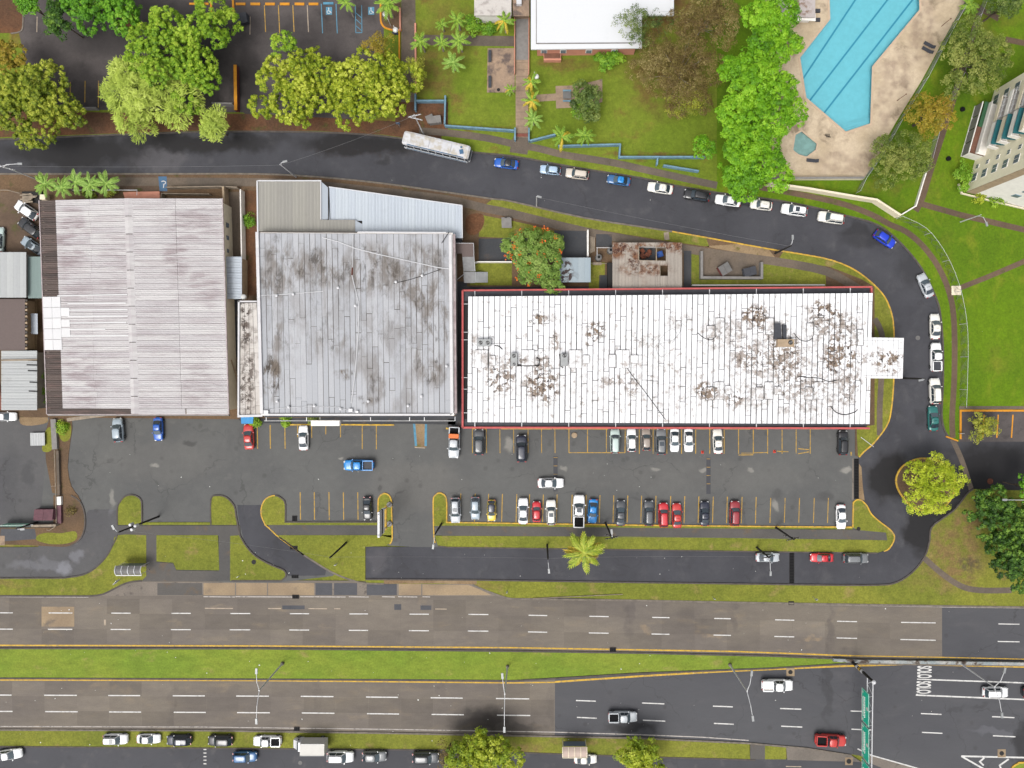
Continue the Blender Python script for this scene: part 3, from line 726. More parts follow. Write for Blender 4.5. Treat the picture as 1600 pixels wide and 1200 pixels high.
# east small parking bays
eb = slab('parking_bay_apron', [(1498, 640), (1700, 640), (1700, 690), (1498, 690)], .0, .13, 'asphalt_upper')
MB().ribbon(px2([(1500, 686), (1500, 641.5), (1700, 641.5)]), .35, .1, .22).build('kerb', 'paint_orange', eb)
for x in (1537, 1559, 1582, 1605):
    MB().bar(W(x + .8, 648, .134), W(x - 1.5, 684, .134), .24, .006).build('bay_line', 'paint_orange', eb)
path_strip('concrete_edge', [(1498, 637), (1700, 637)], 5, .131, 'sidewalk')
MB().bar(W(1478, 682, .14), W(1497, 689, .14), .25, .1).build('kerb', 'paint_orange', eb)

# ---- highway
hw_n = sheet('highway_carriageway', [(-900, 926), (150, 931), (200, 906), (760, 908), (800, 932), (1000, 935), (1200, 939), (1472, 944), (1472, 1029), (1340, 1031), (1200, 1025), (800, 1018), (-900, 1013)], -.006, 'concrete_road')
hw_ne = sheet('highway_carriageway', [(1472, 944), (2500, 965), (2500, 1048), (1600, 1034), (1472, 1029)], -.006, 'asphalt_highway')
hw_s = sheet('highway_carriageway', [(-900, 1055), (600, 1058), (867, 1056), (867, 1150), (600, 1146), (-900, 1138)], -.006, 'concrete_road')
hw_se = sheet('highway_carriageway', [(867, 1056), (1000, 1046), (1200, 1036), (1340, 1032), (1600, 1034), (2500, 1050), (2500, 1700), (1500, 1230), (1430, 1205), (1340, 1180), (1250, 1168), (1170, 1160), (1000, 1152), (867, 1150)], -.006, 'asphalt_highway')
sr = sheet('service_road', [(-900, 1163), (700, 1168), (1000, 1180), (1330, 1188), (1440, 1205), (1500, 1240), (1600, 1400), (-900, 1400)], -.01, 'asphalt_service')
bay = sheet('bus_bay', spline([(150, 931), (180, 917), (210, 910), (230, 909)], 2) + [(735, 912)] + spline([(735, 912), (755, 921), (775, 931)], 2)[1:] , -.002, 'concrete_grey')
for (x0, x1, m) in ((196, 245, 'concrete_grey'), (246, 316, 'path_asphalt'), (318, 367, 'concrete_tan'), (369, 417, 'concrete_tan'), (419, 491, 'concrete_tan'), (493, 519, 'asphalt_patch'), (522, 558, 'asphalt_patch'), (573, 620, 'asphalt_patch'), (623, 658, 'concrete_tan'), (660, 752, 'concrete_tan')):
    pts = [(x0, 911), (x1, 911), (x1, 930), (x0, 930)] if x1 < 750 else [(x0, 913), (732, 914), (752, 922), (768, 930), (x0, 930)]
    if x0 == 196: pts = [(200, 914), (245, 911), (245, 930), (178, 930)]
    sheet('concrete_slab', pts, .002, m, bay)
sheet('road_patch', [(65, 948), (116, 948), (116, 979), (65, 979)], .001, 'concrete_tan', hw_n)
for (x0, y0, x1, y1) in ((441, 946, 476, 952), (616, 944, 627, 953), (657, 946, 674, 953)):
    sheet('road_patch', [(x0, y0), (x1, y0), (x1, y1), (x0, y1)], .001, 'asphalt_patch', hw_n)
med = slab('median_lawn', [(-900, 1012), (0, 1014), (400, 1014.5), (800, 1018.5), (1000, 1021), (1200, 1026), (1345, 1031.5), (1340, 1034), (1200, 1042.5), (1000, 1050), (867, 1058), (800, 1062), (600, 1060.5), (0, 1058), (-900, 1056)], -.1, .1, 'grass_median')
kerb('kerb', [(-900, 1011.5), (0, 1012.5), (400, 1013), (800, 1017), (1000, 1020), (1200, 1024.5), (1345, 1030)], 'kerb_dark', med, .3)
kerb('kerb', [(-900, 1057), (0, 1059.5), (600, 1062), (800, 1063.5), (867, 1060), (1000, 1052), (1200, 1044), (1340, 1036)], 'kerb_dark', med, .3)
mw = slab('median_strip', [(1345, 1031.5), (1600, 1034), (2500, 1050), (2500, 1056), (1600, 1039.5), (1345, 1035)], -.1, .12, 'concrete_grey')
kerb('kerb', [(1330, 1030), (1600, 1034), (2500, 1050)], 'kerb_dark', mw, .3)
kerb('kerb', [(1330, 1036.5), (1600, 1039.5), (2500, 1056)], 'kerb_grey', mw, .3)
mbw = MB().ribbon(px2([(1300, 1029.5), (1340, 1031.5), (1600, 1035.5), (2500, 1052)]), .55, .1, .6)
wallm = tag(mbw.build('median_barrier', 'barrier_paint'), 'low concrete median barrier with flaking pale blue paint at right end of the grass median', 'barrier')
sv = slab('verge_lawn', [(-900, 1138), (0, 1141), (320, 1142), (600, 1146), (800, 1150), (1000, 1154), (1170, 1162), (1172, 1186), (1000, 1181), (700, 1170.5), (0, 1165), (-900, 1161)], -.1, .1, 'grass_olive')
kerb('kerb', [(-900, 1137), (0, 1140), (320, 1141), (600, 1145), (800, 1149), (1000, 1153), (1170, 1161), (1260, 1169), (1330, 1180)], 'kerb_grey', sv, .3)
kerb('kerb', [(-900, 1162), (0, 1166), (700, 1171.5), (1000, 1182), (1180, 1187)], 'kerb_dark', sv, .26)
slab('verge_pavement', [(1172, 1162), (1195, 1164), (1195, 1186), (1172, 1186)], -.1, .102, 'path_asphalt')
slab('verge_lawn', [(1195, 1164), (1228, 1167), (1228, 1186), (1195, 1186)], -.1, .1, 'grass_olive')
slab('verge_pavement', [(1228, 1166), (1260, 1169), (1330, 1180), (1345, 1190), (1230, 1187)], -.1, .098, 'concrete_grey')
sheet('hard_shoulder', [(1345, 1186), (1362, 1180), (1440, 1203), (1500, 1235), (1470, 1240)], .0, 'concrete_grey')

def stripe(name, a, b, wpx, mat, parent, z=.006):
    return MB().bar(W(*a, z), W(*b, z), wpx * S, .006).build(name, mat, parent)
def polystripe(name, pts, w, mat, parent, z0=-.004, z1=.006):
    return MB().ribbon(px2(pts), w, z0, z1).build(name, mat, parent)
def ylerp(tab, x):
    for (x0, y0), (x1, y1) in zip(tab, tab[1:]):
        if x0 <= x <= x1: return y0 + (y1 - y0) * (x - x0) / (x1 - x0)
    return tab[-1][1] if x > tab[-1][0] else tab[0][1]
def lerp_(a, b, t): return a + (b - a) * t
# concrete slabs of the old carriageways
for (hw, top, bot, xs) in ((hw_n, [(-900, 933), (0, 934.5), (800, 937.5), (1000, 940.5), (1200, 944.5), (1480, 949.5)], [(-900, 1004.5), (0, 1006.3), (400, 1007.2), (800, 1010), (1000, 1013.4), (1150, 1016), (1330, 1022.4), (1480, 1025)], [65 + 51 * k for k in range(-4, 28)] + [1472]),
                           (hw_s, [(-900, 1062.5), (0, 1064.5), (400, 1065.3), (800, 1069), (870, 1068.5)], [(-900, 1131.5), (0, 1133.3), (320, 1134.4), (600, 1138), (870, 1142.4)], [19 + 50.6 * k for k in range(-4, 17)] + [866])):
    for x0, x1 in zip(xs, xs[1:]):
        for f0, f1 in ((0, .335), (.335, .67), (.67, 1)):
            q = [(x0 + .3, lerp_(ylerp(top, x0), ylerp(bot, x0), f0) + .25), (x1 - .3, lerp_(ylerp(top, x1), ylerp(bot, x1), f0) + .25), (x1 - .3, lerp_(ylerp(top, x1), ylerp(bot, x1), f1) - .25), (x0 + .3, lerp_(ylerp(top, x0), ylerp(bot, x0), f1) - .25)]
            sheet('concrete_slab', q, -.003, 'concrete_road', hw)
# edge lines
polystripe('edge_line', [(-900, 1006.5), (0, 1008.3), (400, 1009.2), (800, 1012), (1000, 1015.4), (1150, 1018), (1330, 1024.6)], .26, 'kerb_yellow', hw_n)
polystripe('edge_line', [(1330, 1024.6), (1472, 1027), (1600, 1030), (2500, 1045)], .18, 'kerb_yellow', hw_ne)
polystripe('edge_line', [(-900, 1060.5), (0, 1062.5), (400, 1063.3), (800, 1067), (867, 1066)], .24, 'kerb_yellow', hw_s)
polystripe('edge_line', [(867, 1065.5), (1000, 1056.5), (1130, 1049), (1300, 1041.5), (1420, 1037.5), (1600, 1042), (2500, 1059)], .34, 'kerb_yellow', hw_se)
polystripe('edge_line', [(-900, 930.5), (0, 932), (138, 932.8)], .2, 'paint_line', hw_n)
for a, b in ((318, 367), (368, 461), (469, 540), (545, 576), (597, 617), (622, 652), (660, 672)):
    polystripe('edge_line', [(a, 932.3), (b, 932.8)], .17, 'paint_line', hw_n)
polystripe('edge_line', [(800, 935.5), (1000, 938.8), (1200, 943), (1472, 948)], .2, 'paint_line', hw_n)
polystripe('edge_line', [(1472, 948), (1600, 949.5), (2500, 966)], .26, 'paint_line', hw_ne)
polystripe('edge_line', [(-900, 1133), (0, 1135), (320, 1136), (600, 1139.5), (867, 1144)], .15, 'paint_line', hw_s)
polystripe('edge_line', [(867, 1144), (1000, 1148), (1100, 1152), (1170, 1157)], .18, 'paint_line', hw_se)
T1 = [(-900, 956), (0, 957.5), (450, 958.8), (750, 960), (955, 963.5), (1130, 966.5), (1320, 971), (1600, 975.5)]
T2 = [(-900, 981), (0, 983), (450, 984.3), (750, 986), (955, 989.5), (1130, 992.5), (1320, 997), (1440, 1000), (1600, 1003)]
for i, (a, b) in enumerate([(-200, -171), (-105, -76), (0, 20), (76, 113), (174, 204), (268, 298), (360, 391), (453, 483), (546, 575), (640, 670), (732, 763), (826, 855), (921, 951), (1019, 1046), (1116, 1142), (1211, 1241), (1308, 1339), (1408, 1462), (1560, 1593), (1690, 1722)]):
    for T in (T1, T2):
        stripe('lane_dash', (a + (T is T2) * -1, ylerp(T, a)), (b, ylerp(T, b)), 1.5, 'paint_white', hw_n if a < 1472 else hw_ne, .006)
B1 = [(-900, 1084), (0, 1086), (480, 1088), (827, 1092), (915, 1095), (1020, 1099), (1130, 1104), (1235, 1107.5), (1345, 1111.5), (1455, 1115.5), (1600, 1122)]
B2 = [(-900, 1109), (0, 1111.5), (480, 1114), (827, 1118), (915, 1121.5), (1020, 1126), (1130, 1131), (1235, 1135.3), (1345, 1140), (1455, 1145), (1600, 1152)]
for (a, b) in [(-220, -170), (-110, -60), (-30, 18), (69, 120), (169, 219), (270, 320), (369, 420), (470, 521), (572, 622), (673, 723), (775, 827), (900, 931), (1003, 1038), (1114, 1145), (1219, 1252), (1329, 1360), (1439, 1471), (1550, 1585), (1665, 1700)]:
    for T, d in ((B1, 0), (B2, 1.5)):
        stripe('lane_dash', (a + d, ylerp(T, a)), (b + d, ylerp(T, b)), 1.7, 'paint_white', hw_s if a < 867 else hw_se)
polystripe('lane_line', [(1456, 1062), (1600, 1067), (1900, 1078)], .24, 'paint_white', hw_se)
polystripe('lane_line', [(1431, 1086), (1600, 1093), (1900, 1106)], .26, 'paint_white', hw_se)
stripe('lane_line', (1433, 1086.5), (1433, 1084), 2, 'paint_white', hw_se, .014)
for (a, b) in ((320, 364), (419, 439), (482, 511), (522, 532), (680, 698)):
    stripe('worn_line', (a, 950.4 + (a - 320) * .003), (b, 950.6 + (b - 320) * .003), 1.5, 'paint_worn', hw_n)
stripe('worn_mark', (164, 968), (164, 977), 3, 'paint_worn', hw_n)
polystripe('lane_line', [(1340, 1170), (1361, 1180), (1400, 1191), (1442, 1203), (1520, 1230)], .22, 'paint_white', hw_se)
for pts in ([(1502, 1181.5), (1700, 1186)], [(1502, 1181.5), (1545, 1206)], [(1538, 1184), (1531, 1190), (1537, 1196)], [(1576, 1186), (1562, 1196), (1566, 1206)]):
    polystripe('gore_line', pts, .3, 'paint_white', hw_se, -.004, .006 + .003 * random.random())
g2 = slab('gore_island', spline([(1578, 1206), (1582, 1198), (1590, 1193), (1602, 1191), (1700, 1194), (1700, 1230), (1590, 1230)], 2), -.1, .1, 'grass_median')
kerb('kerb', spline([(1578, 1206), (1582, 1198), (1590, 1193), (1602, 1191), (1700, 1194)], 3), 'kerb_yellow', g2, .3)
for k in range(5):
    stripe('crossing_bar', (318, 1171 + k * 5.6), (322.5, 1171 + k * 5.6), 1.7, 'paint_white', sr, -.004)
stripe('edge_line', (1228, 1197.5), (1252, 1198), 1.4, 'paint_worn', sr, -.004)
# lettering on the road
def road_text(txt, px, py, cap, width, rz, mat, parent, z):
    cu = bpy.data.curves.new('lettering', 'FONT'); cu.body = txt; cu.size = 1.0; cu.align_x = 'CENTER'
    cu.offset = .03
    tmp = bpy.data.objects.new('lettering_source', cu); COL.objects.link(tmp)
    dg = bpy.context.evaluated_depsgraph_get(); dg.update()
    me = bpy.data.meshes.new_from_object(tmp.evaluated_get(dg)); bpy.data.objects.remove(tmp)
    v = np.empty(len(me.vertices) * 3); me.vertices.foreach_get('co', v); v = v.reshape(-1, 3)
    w = v[:, 0].max() - v[:, 0].min(); hh = v[:, 1].max() - v[:, 1].min()
    v[:, 0] = (v[:, 0] - (v[:, 0].max() + v[:, 0].min()) / 2) * width / w
    v[:, 1] = (v[:, 1] - (v[:, 1].max() + v[:, 1].min()) / 2) * cap / hh
    me.vertices.foreach_set('co', v.ravel()); me.update()
    me.materials.clear(); me.materials.append(MATS[mat]); me.name = 'lettering'
    o = bpy.data.objects.new('lettering', me); COL.objects.link(o)
    p = W(px, py, z); o.location = p; o.rotation_euler = (0, 0, rz)
    if parent:
        og = Vector(ORIGIN.get(parent.name, (0, 0, 0))); o.location = p - og; o.parent = parent
    return o
road_text('SOLO', 1444.5, 1050, 23 * S, 19 * S, -math.pi / 2, 'paint_white', hw_se, .004)
road_text('SOLO', 1443.5, 1074, 23 * S, 19.5 * S, -math.pi / 2, 'paint_white', hw_se, .004)
polystripe('lane_line', [(1433, 1061.2), (1456, 1062)], .2, 'paint_white', hw_se)

# ---- markings of the parking lot
def pl(a, b, mat='paint_yellow', w=1.25):
    MB().bar(W(*a, .006), W(*b, .006), w * S, .008).build('bay_line', mat, lot)
for x in (402, 422, 445): pl((x, 664), (x + .5, 701), w=1.5)
for x in (465, 487, 509, 532): pl((x, 664), (x, 676 + random.random() * 14))
for x in (566, 588): pl((x, 664), (x, 702))
for x in (738, 760, 781, 802.5, 825, 846, 867): pl((x, 671), (x + .3, 708), w=1)
for x in (889, 918, 947.5): pl((x, 671), (x, 707))
pl((977, 671), (976.5, 707)); pl((889, 707.3), (977, 707.3), w=1.2)
for x in (999, 1020.5, 1042, 1065, 1087, 1109, 1131.5, 1154, 1177, 1199.5, 1222, 1244, 1266): pl((x, 671), (x, 709), w=1.2)
pl((1154, 711), (1177, 710.6)); pl((1178, 707.5), (1199, 707)); pl((1158, 708), (1177, 708), w=.8)
pl((1214, 705), (1232, 706)); pl((1247, 701), (1264, 702.5)); pl((1247, 709), (1264, 706)); pl((1330, 706), (1330, 712), w=2)
for x in (469, 491, 514, 536.5, 559): pl((x, 769), (x + .5, 812))
for x in (720, 742.5, 763.5, 785, 807.5, 827.5, 849, 870.5, 894, 916, 937.5, 959, 981, 1002.5, 1025, 1048, 1070, 1092, 1114.5, 1136.5, 1159.5, 1181.5): pl((x, 771 + (x - 720) * .012), (x - 1.2, 815 + (x - 720) * .006))
for x in (1204, 1226.5, 1249, 1272, 1294): pl((x + .3, 778), (x - 1, 817), w=1.1)
for (x, y0, y1) in ((868, 713, 768), (1107, 715, 772)):
    sheet('trench_patch', [(x - 3.4, y0), (x + 3.4, y0), (x + 3.4, y1), (x - 3.4, y1)], .004, 'asphalt_service', lot)
    for k in range(4): pl((x - 3, y0 + 2 + k * 13), (x + 3, y0 + 2 + k * 13), w=.7)
# kerb along the shop fronts
ks = MB()
shop_kerb = slab('shop_pavement', [(372, 654), (712, 650), (712, 663.5), (640, 662), (380, 661)], -.1, .13, 'concrete_dark')
kerb('kerb', [(447, 663.5), (530, 663.5), (616, 664)], 'kerb_yellow', shop_kerb, .26)
sk2 = slab('shop_pavement', [(700, 655), (1345, 655), (1345, 668.5), (700, 668.5)], -.1, .13, 'concrete_dark')
for a, b in ((697, 712), (738, 760), (783, 862), (864, 950), (955, 985), (1015, 1050), (1088, 1122), (1132, 1172), (1180, 1200), (1252, 1288)):
    kerb('kerb', [(a, 669.3), (b, 669.5)], 'kerb_yellow', sk2, .3)
sheet('worn_ramp', [(646, 660), (667, 660), (666, 699), (648, 699)], .004, 'dirt_tan', lot)
for a, b in (((647, 661), (650, 697)), ((665.5, 661), (665, 697))): pl(a, b, 'paint_blue', 3.6)
pl((648, 699), (664, 700), 'paint_worn', 1.4)
pl((488, 661), (531, 662), 'paint_worn', .5)

# ---- upper left parking
up = sheet('upper_parking_lot', spline([(30, 50), (36, 80), (40, 120), (60, 170)], 2) + [(150, 172), (380, 176), (400, 190), (560, 190), (600, 180), (600, 52), (596, -120), (30, -120)], .126, 'asphalt_upper')
sheet('dirt_strip', [(-100, 168), (160, 176), (380, 178), (620, 190), (690, 206), (690, 224), (600, 211), (500, 205), (330, 204), (150, 210), (-100, 218)], .130, 'dirt_red')
sheet('dirt_strip', [(618, 160), (700, 160), (700, 212), (660, 210), (618, 196)], .134, 'dirt_red')
sheet('dirt_corner', [(-100, -100), (36, -100), (37, 40), (32, 50), (20, 52), (-100, 54)], .134, 'dirt_red')
sheet('footpath', [(627, -100), (648, -100), (651, 160), (627, 160)], .138, 'sidewalk')
for i, (x, y0, y1, m) in enumerate([(413, 8, 50, 'paint_yellow'), (435, 8, 52, 'paint_yellow'), (457.5, 8, 50, 'paint_yellow'), (480, 8, 50, 'paint_worn'), (502, 6, 52, 'paint_blue'), (525, 6, 52, 'paint_blue'),
                                    (391, 26, 54, 'paint_worn'), (133, 126, 160, 'paint_yellow'), (154, 126, 168, 'paint_yellow'), (110, 128, 150, 'paint_yellow'), (58, 26, 50, 'paint_worn'), (80, 40, 52, 'paint_worn')]):
    MB().bar(W(x, y0, .132), W(x + (2 if x > 400 else -.5), y1, .132), 1.3 * S, .008).build('bay_line', m, up)
for a, b in (((555, 8), (556, 51)), ((565, 8), (565.5, 51)), ((556, 51), (566, 51)), ((556, 20), (565, 28)), ((556, 30), (565, 38)), ((556, 40), (565, 48))):
    MB().bar(W(*a, .133), W(*b, .133), .13, .008).build('bay_line', 'paint_blue', up)
for k, x in enumerate((376, 399, 422, 445, 468, 490)):
    MB().bar(W(x - 7.5, 6.3, .2), W(x + 7.5, 6.3, .2), .45, .16).build('wheel_stop', 'paint_orange', up)
MB().bar(W(505, 5.3, .2), W(521, 5.3, .2), .4, .16).build('wheel_stop', 'paint_blue', up)
for a, b in (((296, 6), (326, 6)), ((330, 0), (330, 24)), ((364, 0), (365, 22))):
    MB().bar(W(*a, .2), W(*b, .2), .36, .14).build('kerb', 'paint_orange', up)
for px_, py_ in ((514, 17), (580, 17)):
    b_ = MB().box(W(px_, py_, .133), (9.5 * S, 12 * S, .008)).build('bay_symbol', 'paint_blue', up)
    m = MB(); c = W(px_, py_, .142)
    m.bar((c.x - .05, c.y + .45, .142), (c.x - .02, c.y - .05, .142), .12, .006)
    m.bar((c.x - .02, c.y - .05, .143), (c.x + .3, c.y - .1, .143), .12, .006)
    m.bar((c.x + .3, c.y - .1, .142), (c.x + .4, c.y - .42, .142), .12, .006)
    pts = [(c.x - .05 + .3 * math.cos(a), c.y - .2 + .3 * math.sin(a)) for a in np.linspace(2.1, 6.0, 9)]
    m.ribbon(pts, .1, .139, .145)
    m.add([(c.x - .05 + .1 * math.cos(a), c.y + .5 + .1 * math.sin(a), .144) for a in np.linspace(0, 5.5, 7)], [tuple(range(7))])
    m.build('wheelchair_mark', 'paint_white', b_)
isl2 = slab('parking_island', spline([(595, -40), (595, 20), (596, 36), (602, 44), (614, 48)], 3) + [(626, 48), (626, -40)], .1, .2, 'dirt')
MB().ribbon(px2(spline([(595, -40), (595, 20), (596, 36), (602, 44), (614, 48)], 3) + [(628, 48)]), .3, .1, .26).build('kerb', 'paint_orange', isl2)
isl3 = slab('parking_island', spline([(183, 26), (183, 40), (188, 50), (198, 52), (208, 51), (213, 44), (213, 22)], 3), .1, .2, 'dirt_red')
MB().ribbon(px2(spline([(183, 26), (183, 40), (188, 50), (198, 52), (208, 51), (213, 44), (213, 22)], 3)), .2, .1, .24).build('kerb', 'paint_worn', isl3)
MB().ribbon(px2(spline([(37, 10), (37, 40), (33, 50), (18, 53)], 3)), .25, .1, .22).build('kerb', 'kerb_grey', up)

# ---- school grounds
walk = sheet('school_walkway', [(805, 20), (826, 20), (825, 215), (806, 215)], .140, 'tile_tan')
sheet('walkway_slab', [(806, 30), (825.5, 30), (825.5, 94), (806, 94)], .146, 'wall_grey', walk)
for y in range(98, 212, 11):
    MB().bar(W(806, y, .145), W(825.5, y, .145), .06, .004).build('joint', 'sidewalk', walk)
for k in range(3):
    MB().box(W(815.5, 209.5 + k * 1.6, .2 + .04 * (2 - k)), (18 * S, 1.5 * S, .12)).build('step', 'brick_red', walk)
sheet('walkway_apron', [(802, 214), (828, 214), (824, 242), (796, 238)], .131, 'sidewalk')
path_strip('pavement', spline([(655, 205), (700, 208), (760, 216), (806, 226), (840, 232), (880, 242), (930, 250), (965, 256), (1010, 266), (1060, 277), (1120, 290)], 3), 11, .143, 'sidewalk')
court = slab('concrete_court', [(762, 76), (805, 76), (804, 145), (761, 145)], .1, .2, 'slab_stained')
path_strip('footpath', [(660, 63), (806, 65)], 16, .136, 'sidewalk')
bc = slab('bench_court', [(868, 135), (901, 134), (941, 124), (941, 160), (902, 168), (869, 170)], .1, .18, 'tile_tan')
path_strip('footpath', [(838, 154), (869, 152)], 11, .15, 'tile_tan')

# ---- pool
dk = [(1190, 282), (1350, 279), (1372, 245), (1380, 225), (1400, 190), (1440, 125), (1475, 60), (1512, -6), (1530, -70), (1190, -70)]
POOL = [(1290, -58), (1293, 30), (1246, 90), (1256, 155), (1320, 210), (1362, 196), (1365, 106), (1439, 17), (1436, -58)]
def hole_sheet(name, outer, holes, z0, z1, mat):
    """slab with openings, as a bmesh-triangulated top"""
    bm = bmesh.new()
    es = []
    for loop in [outer] + holes:
        vs = [bm.verts.new((*p, z1)) for p in px2(loop)]
        es += [bm.edges.new((vs[i], vs[(i + 1) % len(vs)])) for i in range(len(vs))]
    bmesh.ops.triangle_fill(bm, edges=es, use_beauty=True)
    for f in bm.faces:
        if f.normal.z < 0: f.normal_flip()
    me = bpy.data.meshes.new(name); bm.to_mesh(me); bm.free()
    me.materials.append(MATS[mat])
    o = bpy.data.objects.new(name, me); COL.objects.link(o)
    return tag(o, kind='structure')
KID = [(1240, 210), (1252, 203), (1278, 224), (1276, 236), (1260, 248), (1246, 244), (1236, 236)]
R_ = 6000
hole_sheet('ground', [(-R_, -R_), (R_, -R_), (R_, R_), (-R_, R_)], [POOL, KID], 0, -.12, 'grass_olive')
hole_sheet('park_lawn', PARK, [POOL, KID], .1, .12, 'grass_bright')
deck = hole_sheet('pool_deck', dk, [POOL, KID], .1, .2, 'pool_deck')
pm = MB()
q = px2(POOL)
a = sum(q[i][0] * q[(i + 1) % len(q)][1] - q[(i + 1) % len(q)][0] * q[i][1] for i in range(len(q)))
if a < 0: q = q[::-1]
pm.face([(x, y, -1.1) for x, y in q])
for i in range(len(q)):
    p_, r_ = q[i], q[(i + 1) % len(q)]
    pm.face([(r_[0], r_[1], -1.1), (p_[0], p_[1], -1.1), (p_[0], p_[1], .2), (r_[0], r_[1], .2)])
basin = tag(pm.build('swimming_pool', 'pool_floor'), kind='structure')
for a, b in (((1335, 2), (1254, 124)), ((1385, 2), (1263, 160)), ((1424, 2), (1285, 180))):
    a2 = W(*a, -1.08); b2 = W(*b, -1.08); d = (a2 - b2)
    MB().bar(a2 + d * .4, b2, .32, .012).build('lane_line', 'pool_line', basin)
for k in range(4):
    MB().bar(W(1320 - k * 3, 208 - k * 3.4, -.1 - .24 * k), W(1361, 194.5 - k * 3.8, -.1 - .24 * k), .45, .05).build('pool_step', 'pool_floor', basin)
MB().face([(x, y, .06) for x, y in q]).build('pool_water', 'pool_water', basin)
MB().ribbon(q, .4, .16, .26, True, .2).build('pool_coping', 'coping_pale', basin)
q = px2(KID)
a = sum(q[i][0] * q[(i + 1) % len(q)][1] - q[(i + 1) % len(q)][0] * q[i][1] for i in range(len(q)))
if a < 0: q = q[::-1]
pm = MB().face([(x, y, -.3) for x, y in q])
for i in range(len(q)):
    p_, r_ = q[i], q[(i + 1) % len(q)]
    pm.face([(r_[0], r_[1], -.3), (p_[0], p_[1], -.3), (p_[0], p_[1], .2), (r_[0], r_[1], .2)])
kb = tag(pm.build('paddling_pool', 'pool_small_floor'), kind='structure')
MB().face([(x, y, .06) for x, y in q]).build('pool_water', 'pool_water', kb)
MB().ribbon(q, .3, .16, .25, True, .15).build('pool_coping', 'coping_pale', kb)
# park paths
path_strip('footpath', spline([(1182, 292), (1260, 306), (1320, 320), (1362, 336), (1392, 352), (1415, 362), (1442, 385), (1466, 418), (1482, 455), (1489, 490), (1491, 540), (1490, 600), (1487, 650), (1488, 684)], 3), 9, .132, 'sidewalk_red')
path_strip('footpath', [(1436, 318), (1500, 336), (1620, 364)], 9, .136, 'sidewalk_red')
path_strip('footpath', [(1494, 452), (1540, 434), (1620, 400)], 8, .136, 'sidewalk_red')
path_strip('footpath', spline([(1430, 330), (1440, 310), (1452, 270), (1470, 215), (1500, 120), (1530, 20)], 3), 10, .139, 'sidewalk_red')
path_strip('footpath', [(1570, 62), (1640, 76)], 9, .136, 'sidewalk_red')
path_strip('footpath', [(1520, 8), (1560, 30)], 9, .142, 'sidewalk_red')

# ------------------------------------------------------------------ buildings
def lerp(a, b, t): return a + (b - a) * t
class Quad:
    """a roof plane given by four corners seen in the photograph, u left to right, v top to bottom"""
    def __init__(self, tl, tr, br, bl, z, zl=None, zr=None):
        self.c = [tl, tr, br, bl]; self.z = z
    def px(self, u, v):
        tl, tr, br, bl = self.c
        x = lerp(lerp(tl[0], tr[0], u), lerp(bl[0], br[0], u), v); y = lerp(lerp(tl[1], tr[1], u), lerp(bl[1], br[1], u), v)
        return x, y
    def P(self, u, v, dz=0.0):
        x, y = self.px(u, v); p = W(x, y, self.z); p.z += dz; return p

def roof_sheet(name, a, b, c, d, mat, parent, ribs=0, amp=.03, th=.05):
    """one roofing sheet a-b-c-d (a->b one long edge, d->c the other); ribs run along a->b"""
    mb = MB(); n = max(1, 2 * ribs)
    top = []
    for i in range(n + 1):
        t = i / n; dz = amp * (i % 2) if ribs else 0
        top += [lerp(a, d, t) + Vector((0, 0, dz)), lerp(b, c, t) + Vector((0, 0, dz))]
    fs = [(2 * i, 2 * i + 1, 2 * i + 3, 2 * i + 2) for i in range(n)]
    nrm = (b - a).cross(d - a).z
    if nrm < 0: fs = [f[::-1] for f in fs]
    mb.add(top, fs)
    dn = Vector((0, 0, -th))
    for p, q in ((a, b), (b, c), (c, d), (d, a)):
        f = [p, q, q + dn, p + dn]
        if nrm > 0: f = f[::-1]
        mb.face(f)
    return mb.build(name, mat, parent)

def walls(parent, quadpts_px, z, mat, inset=0.0, z0=-.1, name='wall', th=.25):
    """four walls standing under a roof outline; outline seen at height z"""
    pts = [Vector(W(x, y, z)[:2]) for x, y in quadpts_px]
    cen = sum(pts, Vector((0, 0))) / len(pts)
    if inset:
        pts = [p + (cen - p).normalized() * inset * 1.41 for p in pts]
    out = []
    n = len(pts)
    for i in range(n):
        a, b = pts[i], pts[(i + 1) % n]
        d = (b - a).normalized(); nn = Vector((-d.y, d.x))
        if (cen - a).dot(nn) < 0: nn = -nn
        q = [a, b, b + nn * th - d * th, a + nn * th + d * th]
        out.append(MB().prism([tuple(p) for p in q], z0, z).build(name, mat, parent))
    return pts, out

